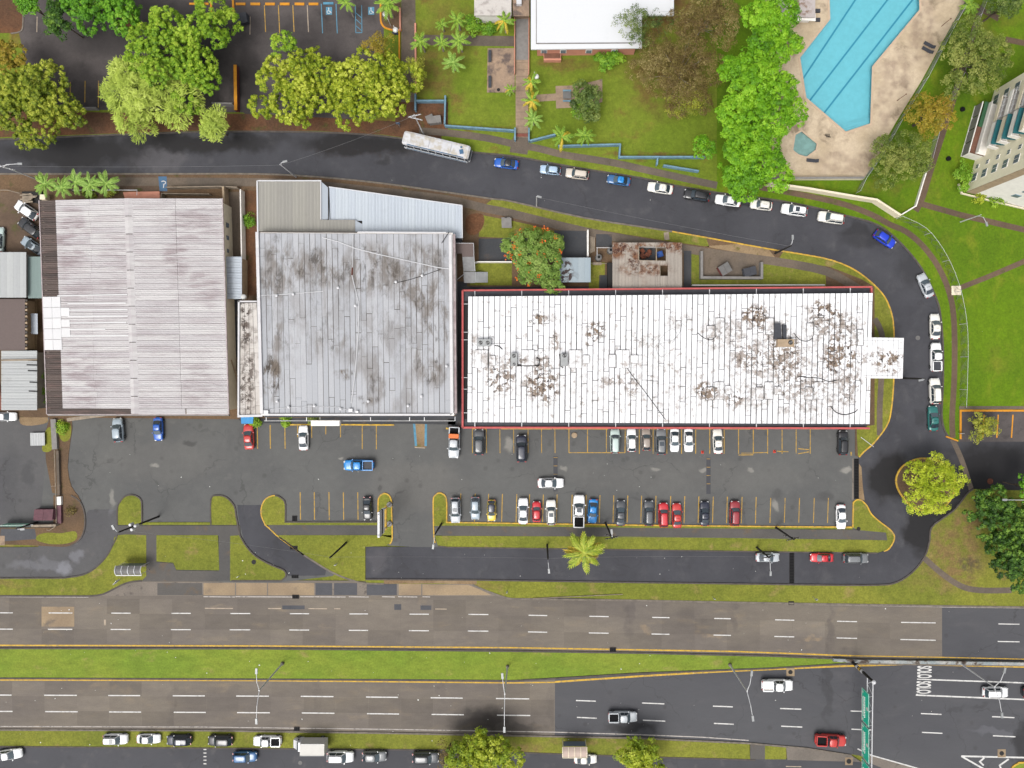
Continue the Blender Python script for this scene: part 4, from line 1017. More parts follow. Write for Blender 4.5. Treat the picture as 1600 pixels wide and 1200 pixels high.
# ---- long white shopping plaza
plaza = thing('shopping_plaza', 'long flat white shopping plaza with peeling roof sheets and red trim beside the parking lot', 'building', W(1045, 560, 0))
PQ = Quad((731, 463), (1364, 457.5), (1359, 663), (730, 660), PLZ)
walls(plaza, [PQ.px(0, 0), PQ.px(1, 0), PQ.px(1, 1), PQ.px(0, 1)], PLZ - .25, 'wall_offwhite', .5)
b4 = [PQ.P(u, v, -.28) for u, v in ((0, 0), (1, 0), (1, 1), (0, 1))]
MB().prism([tuple(p[:2]) for p in b4], PLZ - .3, PLZ - .04).build('roof_deck', 'seam_grey', plaza)
rr = random.Random(5)
cols = [0] + [.0115 + i * (1 - .0115 - .011) / 72 for i in range(73)] + [1]
for i in range(len(cols) - 1):
    u0, u1 = cols[i], cols[i + 1]
    gu = .15 / 74.4
    if i in (0, len(cols) - 2): cuts = [0] + sorted(rr.uniform(.05, .95) for _ in range(4)) + [1]
    else:
        k = rr.choice((1, 2, 2, 2)) if i % 3 else 3
        cuts = [0] + sorted(rr.uniform(.06, .94) for _ in range(k)) + [1]
    for v0, v1 in zip(cuts, cuts[1:]):
        if v1 - v0 < .02: v1 = v0 + .02
        gv = .10 / 24
        dz = rr.uniform(0, .006)
        g = gu * rr.uniform(.55, 1.25)
        roof_sheet('roof_sheet', PQ.P(u0 + g / 2, v0 + gv / 2, dz), PQ.P(u0 + g / 2, v1 - gv / 2, dz), PQ.P(u1 - g / 2, v1 - gv / 2, dz), PQ.P(u1 - g / 2, v0 + gv / 2, dz), 'roof_white', plaza)
# porch roof over the street side
CQ = Quad((1347, 527), (1412.5, 528), (1410.5, 591.5), (1346, 591), PLZ + .06)
MB().prism([tuple(CQ.P(u, v)[:2]) for u, v in ((.02, 0), (1, 0), (1, 1), (.02, 1))], PLZ - .35, PLZ + .02).build('porch_roof_deck', 'wall_offwhite', plaza)
MB().prism([tuple(CQ.P(u, v)[:2]) for u, v in ((.03, .01), (.99, .01), (.99, .99), (.03, .99))], PLZ + .02, PLZ + .03).build('porch_seam', 'dark_metal', plaza)
for i in range(8):
    u0, u1 = i / 8, (i + 1) / 8
    cuts = (0, .07, .93, 1) if i < 7 else (0, .26, .5, .76, 1)
    for v0, v1 in zip(cuts, cuts[1:]):
        roof_sheet('roof_sheet', CQ.P(u0 + .004, v0 + .003), CQ.P(u0 + .004, v1 - .003), CQ.P(u1 - .004, v1 - .003), CQ.P(u1 - .004, v0 + .003), 'roof_white', plaza)
for y in (533, 586):
    MB().tube([W(1408, y, 0), W(1408, y, PLZ - .35)], .12).build('column', 'wall_offwhite', plaza)
# red canopy edge on brackets
CZ = 3.9
red = [(723, 453.5), (1361.5, 447.5), (1359.5, 458)]
c_ = [W(x, y, CZ) for x, y in ((723, 454), (1362, 448.5), (1358, 669), (723, 668))]
MB().bar(c_[0], c_[1], .28, .5).bar(c_[0], c_[3], .34, .5).build('trim', 'red_trim', plaza)
MB().bar(c_[3], c_[2], .34, .5).build('trim', 'red_trim', plaza)
MB().bar(W(1361, 450, CZ), W(1361, 460, CZ), .3, .5).build('trim', 'red_trim', plaza)
MB().prism([tuple(W(x, y, CZ)[:2]) for x, y in ((724, 455), (1360, 449.5), (1360, 465), (724, 470))], CZ - .3, CZ - .2).build('canopy', 'dumpster_grey', plaza)
MB().prism([tuple(W(x, y, CZ)[:2]) for x, y in ((724, 455), (736, 470), (736, 652), (724, 666))], CZ - .31, CZ - .21).build('canopy', 'dark_metal', plaza)
MB().prism([tuple(W(x, y, CZ)[:2]) for x, y in ((724, 655), (1355, 657), (1355, 668), (724, 667))], CZ - .29, CZ - .19).build('canopy', 'dumpster_grey', plaza)
for k in range(9):
    x = 742 + k * 73.3
    MB().bar(W(x, 452.5 - k * .6, CZ + .1), W(x, 465, CZ + .1), .14, .12).build('bracket', 'white_metal', plaza)
    MB().bar(W(x, 658, CZ + .1), W(x, 668, CZ + .1), .14, .12).build('bracket', 'white_metal', plaza)
for y in (475, 519, 531, 590, 608, 645):
    MB().bar(W(721, y, CZ + .1), W(733, y, CZ + .1), .1, .1).build('bracket', 'white_metal', plaza)
zt = PLZ + .02
# rooftop equipment
def fan(mb, c, r): mb.lathe([(r, 0), (r, .08), (r * .3, .1)], c, 12)
def ac_unit(x0, y0, x1, y1, fans, mat, label, h=.9, z=PLZ):
    cx, cy = (x0 + x1) / 2, (y0 + y1) / 2
    p = W(cx, cy, z + h); sx, sy = (x1 - x0) * S * .95, (y1 - y0) * S * .95
    t = thing('air_conditioner', label, 'air conditioner', (p.x, p.y, z + .03))
    m = MB().box((p.x, p.y, z + .15 + h / 2), (sx, sy, h - .2))
    b = m.build('casing', mat, t)
    f = MB()
    for dx in (-1, 1):
        for dy in (-1, 1): f.box((p.x + dx * sx * .42, p.y + dy * sy * .42, z + .12), (.1, .1, .2))
    f.build('foot', 'dark_metal', t)
    for fx, fy, r in fans:
        q = W(fx, fy, z + h)
        fb = MB().lathe([(r, 0), (r, .06), (r * .92, .06), (r * .92, .03)], (q.x, q.y, z + .05 + h), 14)
        fg = fb.build('fan_grille', 'black', t)
        bl = MB()
        for k in range(4):
            a = k * math.pi / 4 + .4
            bl.bar((q.x - r * .85 * math.cos(a), q.y - r * .85 * math.sin(a), z + .13 + h), (q.x + r * .85 * math.cos(a), q.y + r * .85 * math.sin(a), z + .13 + h), .05 if k else .2, .02)
        bl.build('blade', 'grey_metal', fg)
    return t
ac_unit(745, 530, 767, 541, [(751, 535.5, .34), (762, 535.5, .34)], 'galvanised', 'light grey air conditioner with two fans side by side on the white roof')
ac_unit(798, 552, 808, 572, [(803, 556, .34), (803.5, 569, .26)], 'galvanised', 'narrow grey air conditioner with two fans on white roof')
ac_unit(876, 553, 887, 572, [(882, 555.5, .36)], 'galvanised', 'narrow grey air conditioner with a single fan at its top end on the white roof')
ac_unit(1215, 530, 1241, 542, [(1235, 535, .4)], 'wall_tan', 'tan box air conditioner with one fan on dirty part of the white roof', 1.0)
dm = MB()
pp = [W(x, y, zt + .6) for x, y in ((1211, 505), (1220, 505), (1222, 530), (1210, 530))]
dm.prism([tuple(p[:2]) for p in pp], PLZ, zt + .55)
pp = [W(x, y, zt + .5) for x, y in ((1222.5, 507), (1229, 508), (1229, 530), (1224, 530))]
dm.prism([tuple(p[:2]) for p in pp], PLZ, zt + .5)
solo(dm, 'air_duct', 'dumpster_grey', 'dark grey sheet metal duct behind the tan air conditioner', 'duct')
curbs = [(742, 547, 762, 575), (764, 556, 774, 571), (815, 547, 835, 571), (889, 547, 909, 575), (911, 555, 921, 568), (962, 547, 983, 575), (951, 554, 963, 574), (985, 555, 997, 568), (1103, 605, 1116, 625), (1117, 597, 1131, 624), (1133, 603, 1142, 616),
         (1181, 605, 1193, 625), (1195, 597, 1208, 624), (1210, 604, 1221, 616), (1258, 605, 1270, 625), (1272, 597, 1287, 624), (1196, 497, 1209, 523), (1260, 505, 1271, 525), (1272, 497, 1288, 523), (1104, 509, 1117, 528), (1118, 497, 1132, 525), (1340, 515, 1349, 540)]
for (x0, y0, x1, y1) in curbs:
    z = zt + .22
    c = [W(x, y, z) for x, y in ((x0, y0), (x1, y0), (x1, y1), (x0, y1))]
    cb = MB().prism([tuple(p[:2]) for p in c], PLZ - .02, z).build('roof_curb', 'roof_white', plaza)
    e = MB()
    thin = .1 if (x1 - x0) < 13.5 and y1 - y0 > 17 else .07
    for i in range(4):
        a, b = c[i].copy(), c[(i + 1) % 4].copy(); e.bar(a, b, thin, .05)
    if x1 - x0 > 13:
        e.bar(lerp(c[0], c[1], .5), lerp(c[3], c[2], .5), .07, .03)
    e.build('curb_edge', 'wall_grey' if thin < .1 else 'tank_grey', cb)
def roofline(pts, r, mat, name, parent, z):
    return MB().tube([W(x, y, z) for x, y in pts], r, n=5).build(name, mat, parent)
roofline([(806, 571), (825, 571.5), (842, 571), (843, 561), (838, 559)], .12, 'dark_metal', 'pipe', plaza, zt + .1)
roofline([(773, 540), (780, 541), (785, 546)], .08, 'dark_metal', 'pipe', plaza, zt + .1)
roofline([(874, 553), (876, 572), (880, 575)], .07, 'dark_metal', 'pipe', plaza, zt + .1)
roofline([(980, 575), (985, 583), (1010, 615), (1040, 656)], .05, 'dark_metal', 'cable', plaza, zt + .06)
roofline(spline([(1066, 500), (1062, 520), (1050, 532), (1030, 538), (1026, 548), (1034, 558), (1042, 548), (1030, 535), (1040, 520), (1052, 514), (1058, 524), (1050, 536)], 3), .03, 'grey_metal', 'cable', plaza, zt + .05)
roofline(spline([(1090, 520), (1100, 528), (1112, 531), (1120, 524)], 3), .06, 'dark_metal', 'cable', plaza, zt + .06)
roofline(spline([(1240, 520), (1250, 531), (1262, 533), (1270, 528)], 3), .06, 'dark_metal', 'cable', plaza, zt + .06)
roofline(spline([(1247, 588), (1262, 590), (1280, 591), (1295, 596), (1308, 594)], 3), .06, 'dark_metal', 'cable', plaza, zt + .06)
roofline(spline([(1298, 635), (1306, 644), (1320, 648), (1335, 644), (1340, 640)], 3), .07, 'dark_metal', 'cable', plaza, zt + .06)

# ---- grey roofed building in the middle
grey = thing('commercial_building', 'square commercial building with stained grey roof between the warehouse and the white plaza', 'building', W(555, 510, 0))
GQ = Quad((405, 364), (702, 365.5), (704, 646), (411, 646), GRZ)
gpx = [GQ.px(-.012, -.008), GQ.px(1.02, -.008), GQ.px(1.02, 1.014), GQ.px(-.012, 1.014)]
walls(grey, gpx, GRZ - .1, 'wall_offwhite', .05)
MB().prism([tuple(GQ.P(u, v)[:2]) for u, v in ((0, 0), (1, 0), (1, 1), (0, 1))], GRZ - .4, GRZ - .05).build('roof_deck', 'kerb_dark', grey)
for i in range(34):
    u0, u1 = i / 34, (i + 1) / 34
    cuts = [0] + sorted(rr.uniform(.05, .95) for _ in range(rr.choice((2, 3, 3)))) + [1]
    for v0, v1 in zip(cuts, cuts[1:]):
        if v1 - v0 < .015: v1 = v0 + .015
        g = rr.choice((.02, .05, .09, .12)) / 35; gv = rr.choice((.02, .06, .11)) / 33; dz = rr.uniform(0, .005)
        roof_sheet('roof_sheet', GQ.P(u0 + g / 2, v0 + gv / 2, dz), GQ.P(u0 + g / 2, v1 - gv / 2, dz), GQ.P(u1 - g / 2, v1 - gv / 2, dz), GQ.P(u1 - g / 2, v0 + gv / 2, dz), 'roof_grey', grey)
def para(q, u0, v0, u1, v1, n, w, h, mat, parent, z0=0.0):
    for k in range(n):
        a = q.P(lerp(u0, u1, k / n), lerp(v0, v1, k / n), z0 + h / 2); b = q.P(lerp(u0, u1, (k + 1) / n), lerp(v0, v1, (k + 1) / n), z0 + h / 2)
        d = (b - a) * .003
        MB().bar(a + d, b - d, w, h).build('coping', mat, parent)
para(GQ, -.008, -.004, -.004, 1.0, 22, .52, .35, 'roof_parapet', grey)
para(GQ, 1.006, .004, 1.008, 1.0, 24, .5, .35, 'roof_parapet', grey)
para(GQ, 1.024, .0, 1.026, 1.0, 24, .42, .3, 'roof_pink_parapet', grey, -.5)
para(GQ, -.008, 1.006, 1.0, 1.006, 24, .32, .3, 'roof_parapet', grey)
para(GQ, .52, -.006, .985, -.006, 12, .22, .25, 'roof_parapet', grey)
para(GQ, .0, -.006, .515, -.006, 12, .2, .1, 'kerb_dark', grey)
gz = GRZ + .08
roofline([(504, 371), (530, 378), (555, 388), (590, 397), (640, 408), (685, 418), (702, 420)], .09, 'white_metal', 'pipe', grey, gz)
roofline([(551.5, 367), (551, 400), (550.5, 420)], .07, 'white_metal', 'pipe', grey, gz)
MB().bar(W(550.5, 418, gz), W(550, 430, gz), .2, .15).build('pipe_joint', 'soil_rust', grey)
roofline([(550, 430), (556, 455), (560, 471), (561, 480), (560, 520), (557, 560), (555, 585), (550, 622), (549, 630)], .09, 'white_metal', 'pipe', grey, gz)
roofline([(406, 461.5), (440, 460), (505, 455)], .06, 'white_metal', 'pipe', grey, gz)
roofline([(615, 443), (640, 437), (660, 431), (688, 421)], .05, 'dark_metal', 'cable', grey, gz)
roofline([(414, 640), (450, 637), (480, 635), (530, 636), (545, 641)], .05, 'white_metal', 'pipe', grey, gz)
roofline([(702, 362), (690, 380)], .06, 'dark_metal', 'cable', grey, gz + .3)
for x, y, s in ((548, 641, .7), (558, 643.5, .5), (416, 644, .8)): MB().box(W(x, y, gz + .2), (s, s * .8, .4)).build('junction_box', 'white_metal', grey)
for x, y in ((433, 462), (459, 460), (619, 441), (660, 431), (556, 478), (434, 627), (576, 627), (659, 619), (452, 636), (492, 634), (533, 639), (698, 572), (638, 634), (529, 450)):
    MB().lathe([(.16, 0), (.16, .3), (.24, .32), (.24, .42), (.05, .5)], W(x, y, GRZ), 8).build('roof_vent', 'white_metal', grey)
# shop front below the roof edge
MB().prism([tuple(W(x, y, 3.4)[:2]) for x, y in ((413, 640), (708, 640), (708, 652), (413, 652))], 3.2, 3.4).build('canopy', 'dumpster_grey', grey)
MB().bar(W(413, 657.5, 3.0), W(711, 657.5, 3.0), .14, .2).build('canopy_rail', 'grey_metal', grey)
for x in (416, 479, 500, 579, 640, 663, 711):
    MB().bar(W(x, 651, 3.2), W(x, 657.5, 3.1), .1, .1).build('bracket', 'white_metal', grey)
MB().box(W(509.5, 661, 3.6), (43 * S, .95, 1.0)).build('sign_box', 'wall_offwhite', grey)
# lower annex at the left of it
AQ = Quad((373, 470), (403.5, 470), (411, 651), (372, 652), 4.5)
apx = [AQ.px(0, 0), AQ.px(1, 0), AQ.px(1, 1), AQ.px(0, 1)]
walls(grey, apx, 4.3, 'wall_offwhite', .03)
MB().prism([tuple(AQ.P(u, v)[:2]) for u, v in ((0, 0), (1, 0), (1, 1), (0, 1))], 4.2, 4.44).build('annex_deck', 'kerb_dark', grey)
for i in range(4):
    u0, u1 = .08 + i * .21, .08 + (i + 1) * .21
    cuts = [.02] + sorted(rr.uniform(.05, .95) for _ in range(5)) + [.99]
    for v0, v1 in zip(cuts, cuts[1:]):
        roof_sheet('roof_sheet', AQ.P(u0 + .008, v0), AQ.P(u0 + .008, v1 - .002), AQ.P(u1 - .008, v1 - .002), AQ.P(u1 - .008, v0), 'roof_side', grey)
para(AQ, .03, 0, .03, 1, 14, .3, .25, 'roof_parapet', grey)
para(AQ, .06, .99, .99, .99, 3, .4, .25, 'roof_parapet', grey)
para(AQ, .0, .006, .95, .006, 3, .25, .25, 'roof_parapet', grey)
MB().prism([tuple(W(x, y, 3.0)[:2]) for x, y in ((376, 650), (396, 650), (395, 662), (377, 662))], 2.9, 3.0).build('awning', 'blue_panel', grey)

# ---- sheds at the back of the grey building
def shed(name, label, loc, z, mat, strips, ribs=2, amp=.03, wall_px=None, wall_mat='wall_grey', along='y', cat='shed'):
    t = thing(name, label, cat, W(*loc, 0))
    for k, st in enumerate(strips):
        (a, b, c, d) = [W(x, y, z) for x, y in st]
        e = Vector((0, 0, .004 * (k % 2)))
        roof_sheet('roof_sheet', a + e, b + e, c + e, d + e, mat, t, ribs, amp)
    if wall_px: walls(t, wall_px, z - .06, wall_mat, .12)
    return t
st = [[(402 + i * 11, 282.5), (402 + i * 11, 362.5), (412.9 + i * 11, 362.5), (412.9 + i * 11, 282.5)] for i in range(9)]
st += [[(501 + i * 10.8, 343.5), (501 + i * 10.8, 362.5), (511.7 + i * 10.8, 362.5), (511.7 + i * 10.8, 343.5)] for i in range(5)]
bshed = shed('storage_shed', 'beige ribbed metal shed roof by the street behind the grey building', (470, 325), 4.2, 'sheet_beige', st, 2, .05, [(403, 283.5), (501, 283.5), (501, 362), (403, 362)], 'wall_offwhite')
f = MB(); f.face([W(501.2, 283, 4.25), W(501.2, 343, 4.2), W(512.5, 343, 3.75), W(512.5, 293, 3.75)][::-1]); f.face([W(555.2, 344, 4.25), W(555.2, 362, 4.2), W(566, 362, 3.75), W(566, 350, 3.75)][::-1])
f.build('flashing', 'sheet_paleblue', bshed)
MB().bar(W(402, 282.5, 4.3), W(502, 282.5, 4.3), .2, .2).bar(W(402, 282.5, 4.3), W(403, 362, 4.3), .25, .2).bar(W(501.4, 283, 4.3), W(501.4, 343, 4.3), .15, .15).build('ridge_trim', 'white_metal', bshed)
st = []
for i in range(20):
    x0, x1 = 514 + i * 10.4, 514 + (i + 1) * 10.4 - .15
    y0, y1 = 292 + (x0 - 514) * .139, 292 + (x1 - 514) * .139
    yb = 345 if x1 < 566 else (364.5 if x1 < 705 else 372)
    st.append([(x0, y0), (x0, yb), (x1, yb), (x1, y1)])
pshed = shed('storage_shed', 'pale blue ribbed metal shed with slanted street edge behind the grey building', (620, 330), 3.7, 'sheet_paleblue', st, 2, .05, [(516, 294), (721, 322.5), (721, 370), (516, 364)], 'wall_offwhite')
MB().bar(W(514, 292, 3.75), W(722, 321, 3.75), .16, .12).bar(W(722, 321, 3.75), W(722.5, 372, 3.75), .16, .12).build('eaves_trim', 'white_metal', pshed)
MB().box(W(716, 378, 1.4), (1.3, 1.0, .9)).build('vent_box', 'dumpster_grey', pshed)
MB().bar(W(513.5, 293, 3.8), W(515.5, 342, 3.8), .1, .1).build('gutter', 'dark_metal', pshed)

# ---- left warehouse
ware = thing('warehouse', 'large warehouse with faded pinkish white corrugated roof at the left of the parking lot', 'warehouse', W(210, 480, 0))
WZ = 4.9
WQ = Quad((62, 313), (347, 310), (357, 647), (74, 647), WZ)
walls(ware, [WQ.px(.01, .01), WQ.px(.99, .01), WQ.px(.99, .985), WQ.px(.01, .985)], WZ - .1, 'wall_cream', .1)
NR = 38
for i in range(NR):
    v0, v1 = i / NR + .0006, (i + 1) / NR - .0006
    vm = (v0 + v1) / 2
    e = .012 * (i % 2)
    last = i >= NR - 1
    # left slope in two lengths, right slope in two lengths
    cutl = .27 + .02 * rr.random(); cutr = .75
    ul = .09
    segs = [(ul, cutl, 'roof_ware'), (cutl + .001, .482, 'roof_ware'), (.518, cutr, 'roof_ware'), (cutr + .001, 1.0, 'roof_ware')]
    if last: segs = [(0, .482, 'roof_ware_brown'), (.518, .77, 'roof_ware'), (.775, 1, 'roof_ware')]
    for (u0, u1, m) in segs:
        def zz(u): return .85 * (1 - abs(u - .5) / .5) + e + (.02 if u0 in (cutl + .001, .518) else 0)
        roof_sheet('roof_sheet', WQ.P(u0, v0, zz(u0)), WQ.P(u1, v0, zz(u1)), WQ.P(u1, v1, zz(u1)), WQ.P(u0, v1, zz(u0)), m, ware, 3, .05)
    if not last:
        def zz(u): return .85 * (1 - abs(u - .5) / .5) + e - .03
        roof_sheet('roof_sheet', WQ.P(0, v0, zz(0)), WQ.P(.093, v0, zz(.093)), WQ.P(.093, v1, zz(.093)), WQ.P(0, v1, zz(0)), 'roof_ware_brown', ware, 3, .075)
for i in range(5):
    for j, (a, b) in enumerate(((.0, .05), (.05, .1), (.1, .15))):
        if j == 2 and i in (0, 4): continue
        v0, v1 = .452 + i * .05, .452 + (i + 1) * .05 - .0015
        if j == 2: v0, v1 = v0 + rr.uniform(-.01, .01), v1 - rr.uniform(0, .015)
        zz = lambda u: .85 * (1 - abs(u - .5) / .5) + .1
        roof_sheet('roof_sheet', WQ.P(a, v0, zz(a)), WQ.P(b - .001, v0, zz(b)), WQ.P(b - .001, v1, zz(b)), WQ.P(a, v1, zz(a)), 'roof_ware_white', ware)
for k in range(6):
    v = .485 + k * .03
    u1 = (.47, .48, .48, .47, .35, .48)[k]
    zz = lambda u: .85 * (1 - abs(u - .5) / .5) + .1
    MB().bar(WQ.P(.14, v, zz(.14)), WQ.P(u1, v, zz(u1)), .22, .03).build('patch_strip', 'roof_ware_white', ware)
zz = .85 + .1
MB().bar(WQ.P(.085, .448, .3), WQ.P(.48, .446, .95), .2, .03).build('patch_strip', 'roof_ware_white', ware)
for i in range(12):
    v0, v1 = i / 12 + .001, (i + 1) / 12 - .002
    roof_sheet('ridge_cap', WQ.P(.478, v0, .86), WQ.P(.478, v1, .86), WQ.P(.5, v1, 1.0), WQ.P(.5, v0, 1.0), 'roof_ware', ware)
    roof_sheet('ridge_cap', WQ.P(.5, v0, 1.0), WQ.P(.5, v1, 1.0), WQ.P(.524, v1, .86), WQ.P(.524, v0, .86), 'roof_ware', ware)
MB().bar(WQ.P(1.002, 0, 0), WQ.P(1.002, 1, 0), .16, .2).bar(WQ.P(-.002, 0, 0), WQ.P(-.002, 1, 0), .16, .2).bar(WQ.P(0, 1.002, .05), WQ.P(1, 1.002, .05), .12, .15).build('eaves_trim', 'roof_pink_parapet', ware)
MB().bar(WQ.P(0, 1.006, -.4), WQ.P(1, 1.006, -.4), .2, .6).build('fascia', 'wall_grey', ware)
for y in (352, 372, 392):
    wdw = MB().bar(W(355, y - 4, 2.2), W(355, y + 4, 2.2), .1, 1.0).build('window', 'wall_grey', ware)
    MB().bar(W(356, y - 3, 2.2), W(356, y + 3, 2.2), .1, .8).build('pane', 'glass_window', wdw)
st = [[(353, 401 + i * 8.3), (378, 401 + i * 8.3), (378, 409 + i * 8.3), (353, 409 + i * 8.3)] for i in range(8)]
shed('lean_to_roof', 'small pale ribbed lean-to roof on the right side of the warehouse', (366, 434), 3.0, 'sheet_paleblue', st, 2, .05, [(353, 402), (377, 402), (377, 466), (353, 466)], 'wall_tan', cat='lean-to')
m = MB()
m.bar(W(361, 562, 2.4), W(373, 598, .2), .25, .1); m.bar(W(373, 598, .2), W(373, 640, .2), .2, .1)
solo(m, 'handrail', 'wall_tan', 'tan sloping handrail in the narrow alley right of the warehouse', 'handrail')
pan = MB().box(W(362, 580, .8), (1.0, 1.6, 1.0)); solo(pan, 'meter_box', 'dumpster_grey', 'grey box in the alley between the warehouse and the white annex', 'box')
# awning sloping out in front of the warehouse
aw = MB(); aw.bar(W(105, 656, 1.8), W(173, 646.5, 3.6), .6, .15); solo(aw, 'fallen_fascia', 'wood_grey', 'pale slanting board leaning out in front of the warehouse', 'board')

# ---- buildings on the left edge
st = [[(-60 + i * 10.1, 394), (-60 + i * 10.1, 465), (-50 + i * 10.1, 465), (-50 + i * 10.1, 394)] for i in range(10)]
shed('storage_shed', 'white ribbed metal shed roof at left edge beside the pale green roof', (10, 430), 3.8, 'sheet_pale', st, 1, .04, [(-58, 396), (40, 396), (40, 463), (-58, 463)])
st = [[(42 + i * 6, 401), (44 + i * 5.6, 466), (44 + (i + 1) * 5.6, 466), (42 + (i + 1) * 6, 401)] for i in range(4)]
shed('lean_to_roof', 'pale green lean-to roof between the white shed and the warehouse', (54, 432), 3.0, 'sheet_teal', st, 1, .02, [(43, 402), (65, 402), (65, 465), (44, 465)], cat='lean-to')
hb = thing('house', 'small house with flat brown roof and crumbling right edge at left edge', 'house', W(0, 507, 0))
MB().prism([tuple(W(x, y, 3.2)[:2]) for x, y in ((-70, 467), (39, 467), (39, 547), (-70, 547))], 2.9, 3.2).build('roof', 'roof_brown_flat', hb)
walls(hb, [(-69, 468), (38, 468), (38, 546), (-69, 546)], 2.9, 'wall_tan', .1)
for k in range(16):
    MB().box(W(41, 469.5 + k * 5, 3.05), (.5, .34, .25), rr.uniform(-.2, .2)).build('brick', 'wall_tan' if k % 2 else 'kerb_dark', hb)
sheet('yard_slab', [(44, 468), (59, 468), (59, 546), (44, 546)], .15, 'dirt_tan')
m = MB(); m.prism([tuple(W(x, y, 1.8)[:2]) for x, y in ((48, 490), (58.5, 490), (59, 522), (49, 522))], 1.75, 1.8); m.box(W(53, 492, .9), (.1, .1, 1.75)); m.box(W(53, 520, .9), (.1, .1, 1.75))
solo(m, 'awning', 'sheet_paleblue', 'narrow pale blue awning beside the flat brown roof', 'awning')
st = [[(2, 548 + i * 9.3), (58, 548 + i * 9.3), (58, 557.1 + i * 9.3), (2, 557.1 + i * 9.3)] for i in range(10)]
ps = shed('storage_shed', 'pale ribbed metal shed with broken right roof edge above the white car at left edge', (30, 595), 3.4, 'sheet_pale', st, 2, .04, [(4, 549), (54, 549), (56, 640), (4, 640)])
for i, y in enumerate((563, 570, 579, 597, 611)):
    MB().bar(W(44 + rr.uniform(-3, 3), y, 3.47), W(59, y + .5, 3.47), .22, .03).build('gap', 'dark_metal', ps)
MB().bar(W(2, 563, 3.6), W(58, 562, 3.6), .3, .15).build('pipe', 'wood_grey', ps)
MB().bar(W(-2, 600, 2.6), W(2, 640, 2.6), .5, .3).build('side_wall', 'brick_red', ps)
MB().box(W(58.5, 686, .45), (22.5 * S, 19.5 * S, .8)).build
wp = thing('tank_cover', 'flat square white metal cover on the tarmac of the left lot', 'cover', W(58.5, 686, 0))
MB().prism([tuple(W(x, y, .5)[:2]) for x, y in ((47, 676.5), (69.5, 676), (70, 696), (47.5, 696.5))], .4, .5).build('lid', 'sheet_pale', wp)
MB().prism([tuple(W(x, y, .4)[:2]) for x, y in ((48, 677.5), (68.5, 677), (69, 695), (48.5, 695.5))], -.02, .39).build('base', 'dumpster_grey', wp)
for k in range(5): MB().bar(W(50.5 + k * 4, 677, .52), W(51 + k * 4, 696, .52), .06, .03).build('rib', 'white_metal', wp)

# ---- sheds and yards behind the plaza
st = []
def rust_cols():
    out = []
    holes = [(998, 385, 1024.5, 407), (1026.5, 386, 1040.5, 407.5), (1032, 415, 1043, 431)]
    xs = [957, 967.5, 978, 988, 998, 1011, 1024.5, 1032, 1040.5, 1043.5, 1055, 1066]
    for x0, x1 in zip(xs, xs[1:]):
        xm = (x0 + x1) / 2; y = 379
        hs_ = sorted([(h[1], h[3]) for h in holes if h[0] - .6 <= xm <= h[2] + .6])
        for a, b in hs_ + [(452.5, None)]:
            if a - y > 1: out.append([(x0, y), (x0, a), (x1 - .2, a), (x1 - .2, y)])
            y = b
    return out
rs = shed('rusty_shed', 'rusty corrugated shed with square holes in its roof behind the white plaza', (1011, 415), 3.0, 'sheet_rusty', rust_cols(), 2, .05, [(958, 380), (1065, 380), (1065, 452), (958, 452)], 'wall_offwhite')
MB().box(W(1011, 396, .12), (26 * S, 22 * S, .05)).build('floor', 'concrete_dark', rs)
for (a, b) in (((998, 384), (1040, 385)), ((1025.5, 385), (1025.5, 407)), ((998, 407), (1040, 408)), ((1031, 415), (1031, 431)), ((998, 385), (998, 407))):
    MB().bar(W(*a, 2.95), W(*b, 2.95), .14, .16).build('beam', 'wood_grey', rs)
m = MB().box(W(1031, 397.5, 1.0), (1.0, 1.0, .9), .3).box(W(1031, 396, 1.6), (.7, .6, .4), .8)
solo(m, 'blue_tarpaulin', 'tarp_blue', 'bright blue tarpaulin bundle inside the small hole of the rusty shed', 'tarpaulin')
m = MB()
for k in range(9): m.box(W(1004 + rr.uniform(-4, 12), 397 + rr.uniform(-6, 6), .5 + rr.random() * .5), (rr.uniform(.4, 1.2), rr.uniform(.3, .8), rr.uniform(.3, .7)), rr.uniform(0, 3))
tag(solo(m, 'scrap_pile', 'rust', 'pile of rusty scrap in the big roof hole of the shed', 'scrap'), kind='stuff')
st = [[(874 + i * 9.8, 402.5), (874 + i * 9.8, 441), (883.7 + i * 9.8, 441), (883.7 + i * 9.8, 402.5)] for i in range(5)]
shed('garden_shed', 'small pale blue metal shed roof beside the orange flowering tree', (898, 422), 2.8, 'sheet_shed', st, 1, .04, [(876, 404), (922, 404), (922, 440), (876, 440)])
def wallrun(label, pts, h, w, mat, name='wall', cat='wall', z0=-.05, cap=None):
    t = thing(name, label, cat, W(*pts[0], 0))
    for k, (a, b) in enumerate(zip(pts, pts[1:])):
        A, B = W(*a, 0), W(*b, 0)
        d = (B - A).normalized()
        P_, Q_ = A - d * (w * .49 if k else 0), B + d * (w * .0)
        hh = h - .004 * (k % 2)
        mb = MB().bar((P_.x, P_.y, (z0 + hh) / 2), (Q_.x, Q_.y, (z0 + hh) / 2), w, hh - z0)
        mb.build('wall_section', mat, t)
        if cap: MB().bar((P_.x, P_.y, hh + .05), (Q_.x, Q_.y, hh + .05), w + .06, .1).build('coping', cap, t)
    return t
wallrun('thin white wall on edge of dark concrete yard right of the orange flowering tree', [(917.5, 362), (917.5, 403)], 1.8, .25, 'wall_offwhite')
m = MB()
for k in range(4): m.bar(W(922 + k * 2.2, 369 + k * .6, .3 + .06 * k), W(922 + k * 2.1, 396 - k, .3 + .06 * k), .22, .06)
solo(m, 'plank_stack', 'wood_grey', 'stack of weathered planks lying beside the thin white yard wall', 'planks')
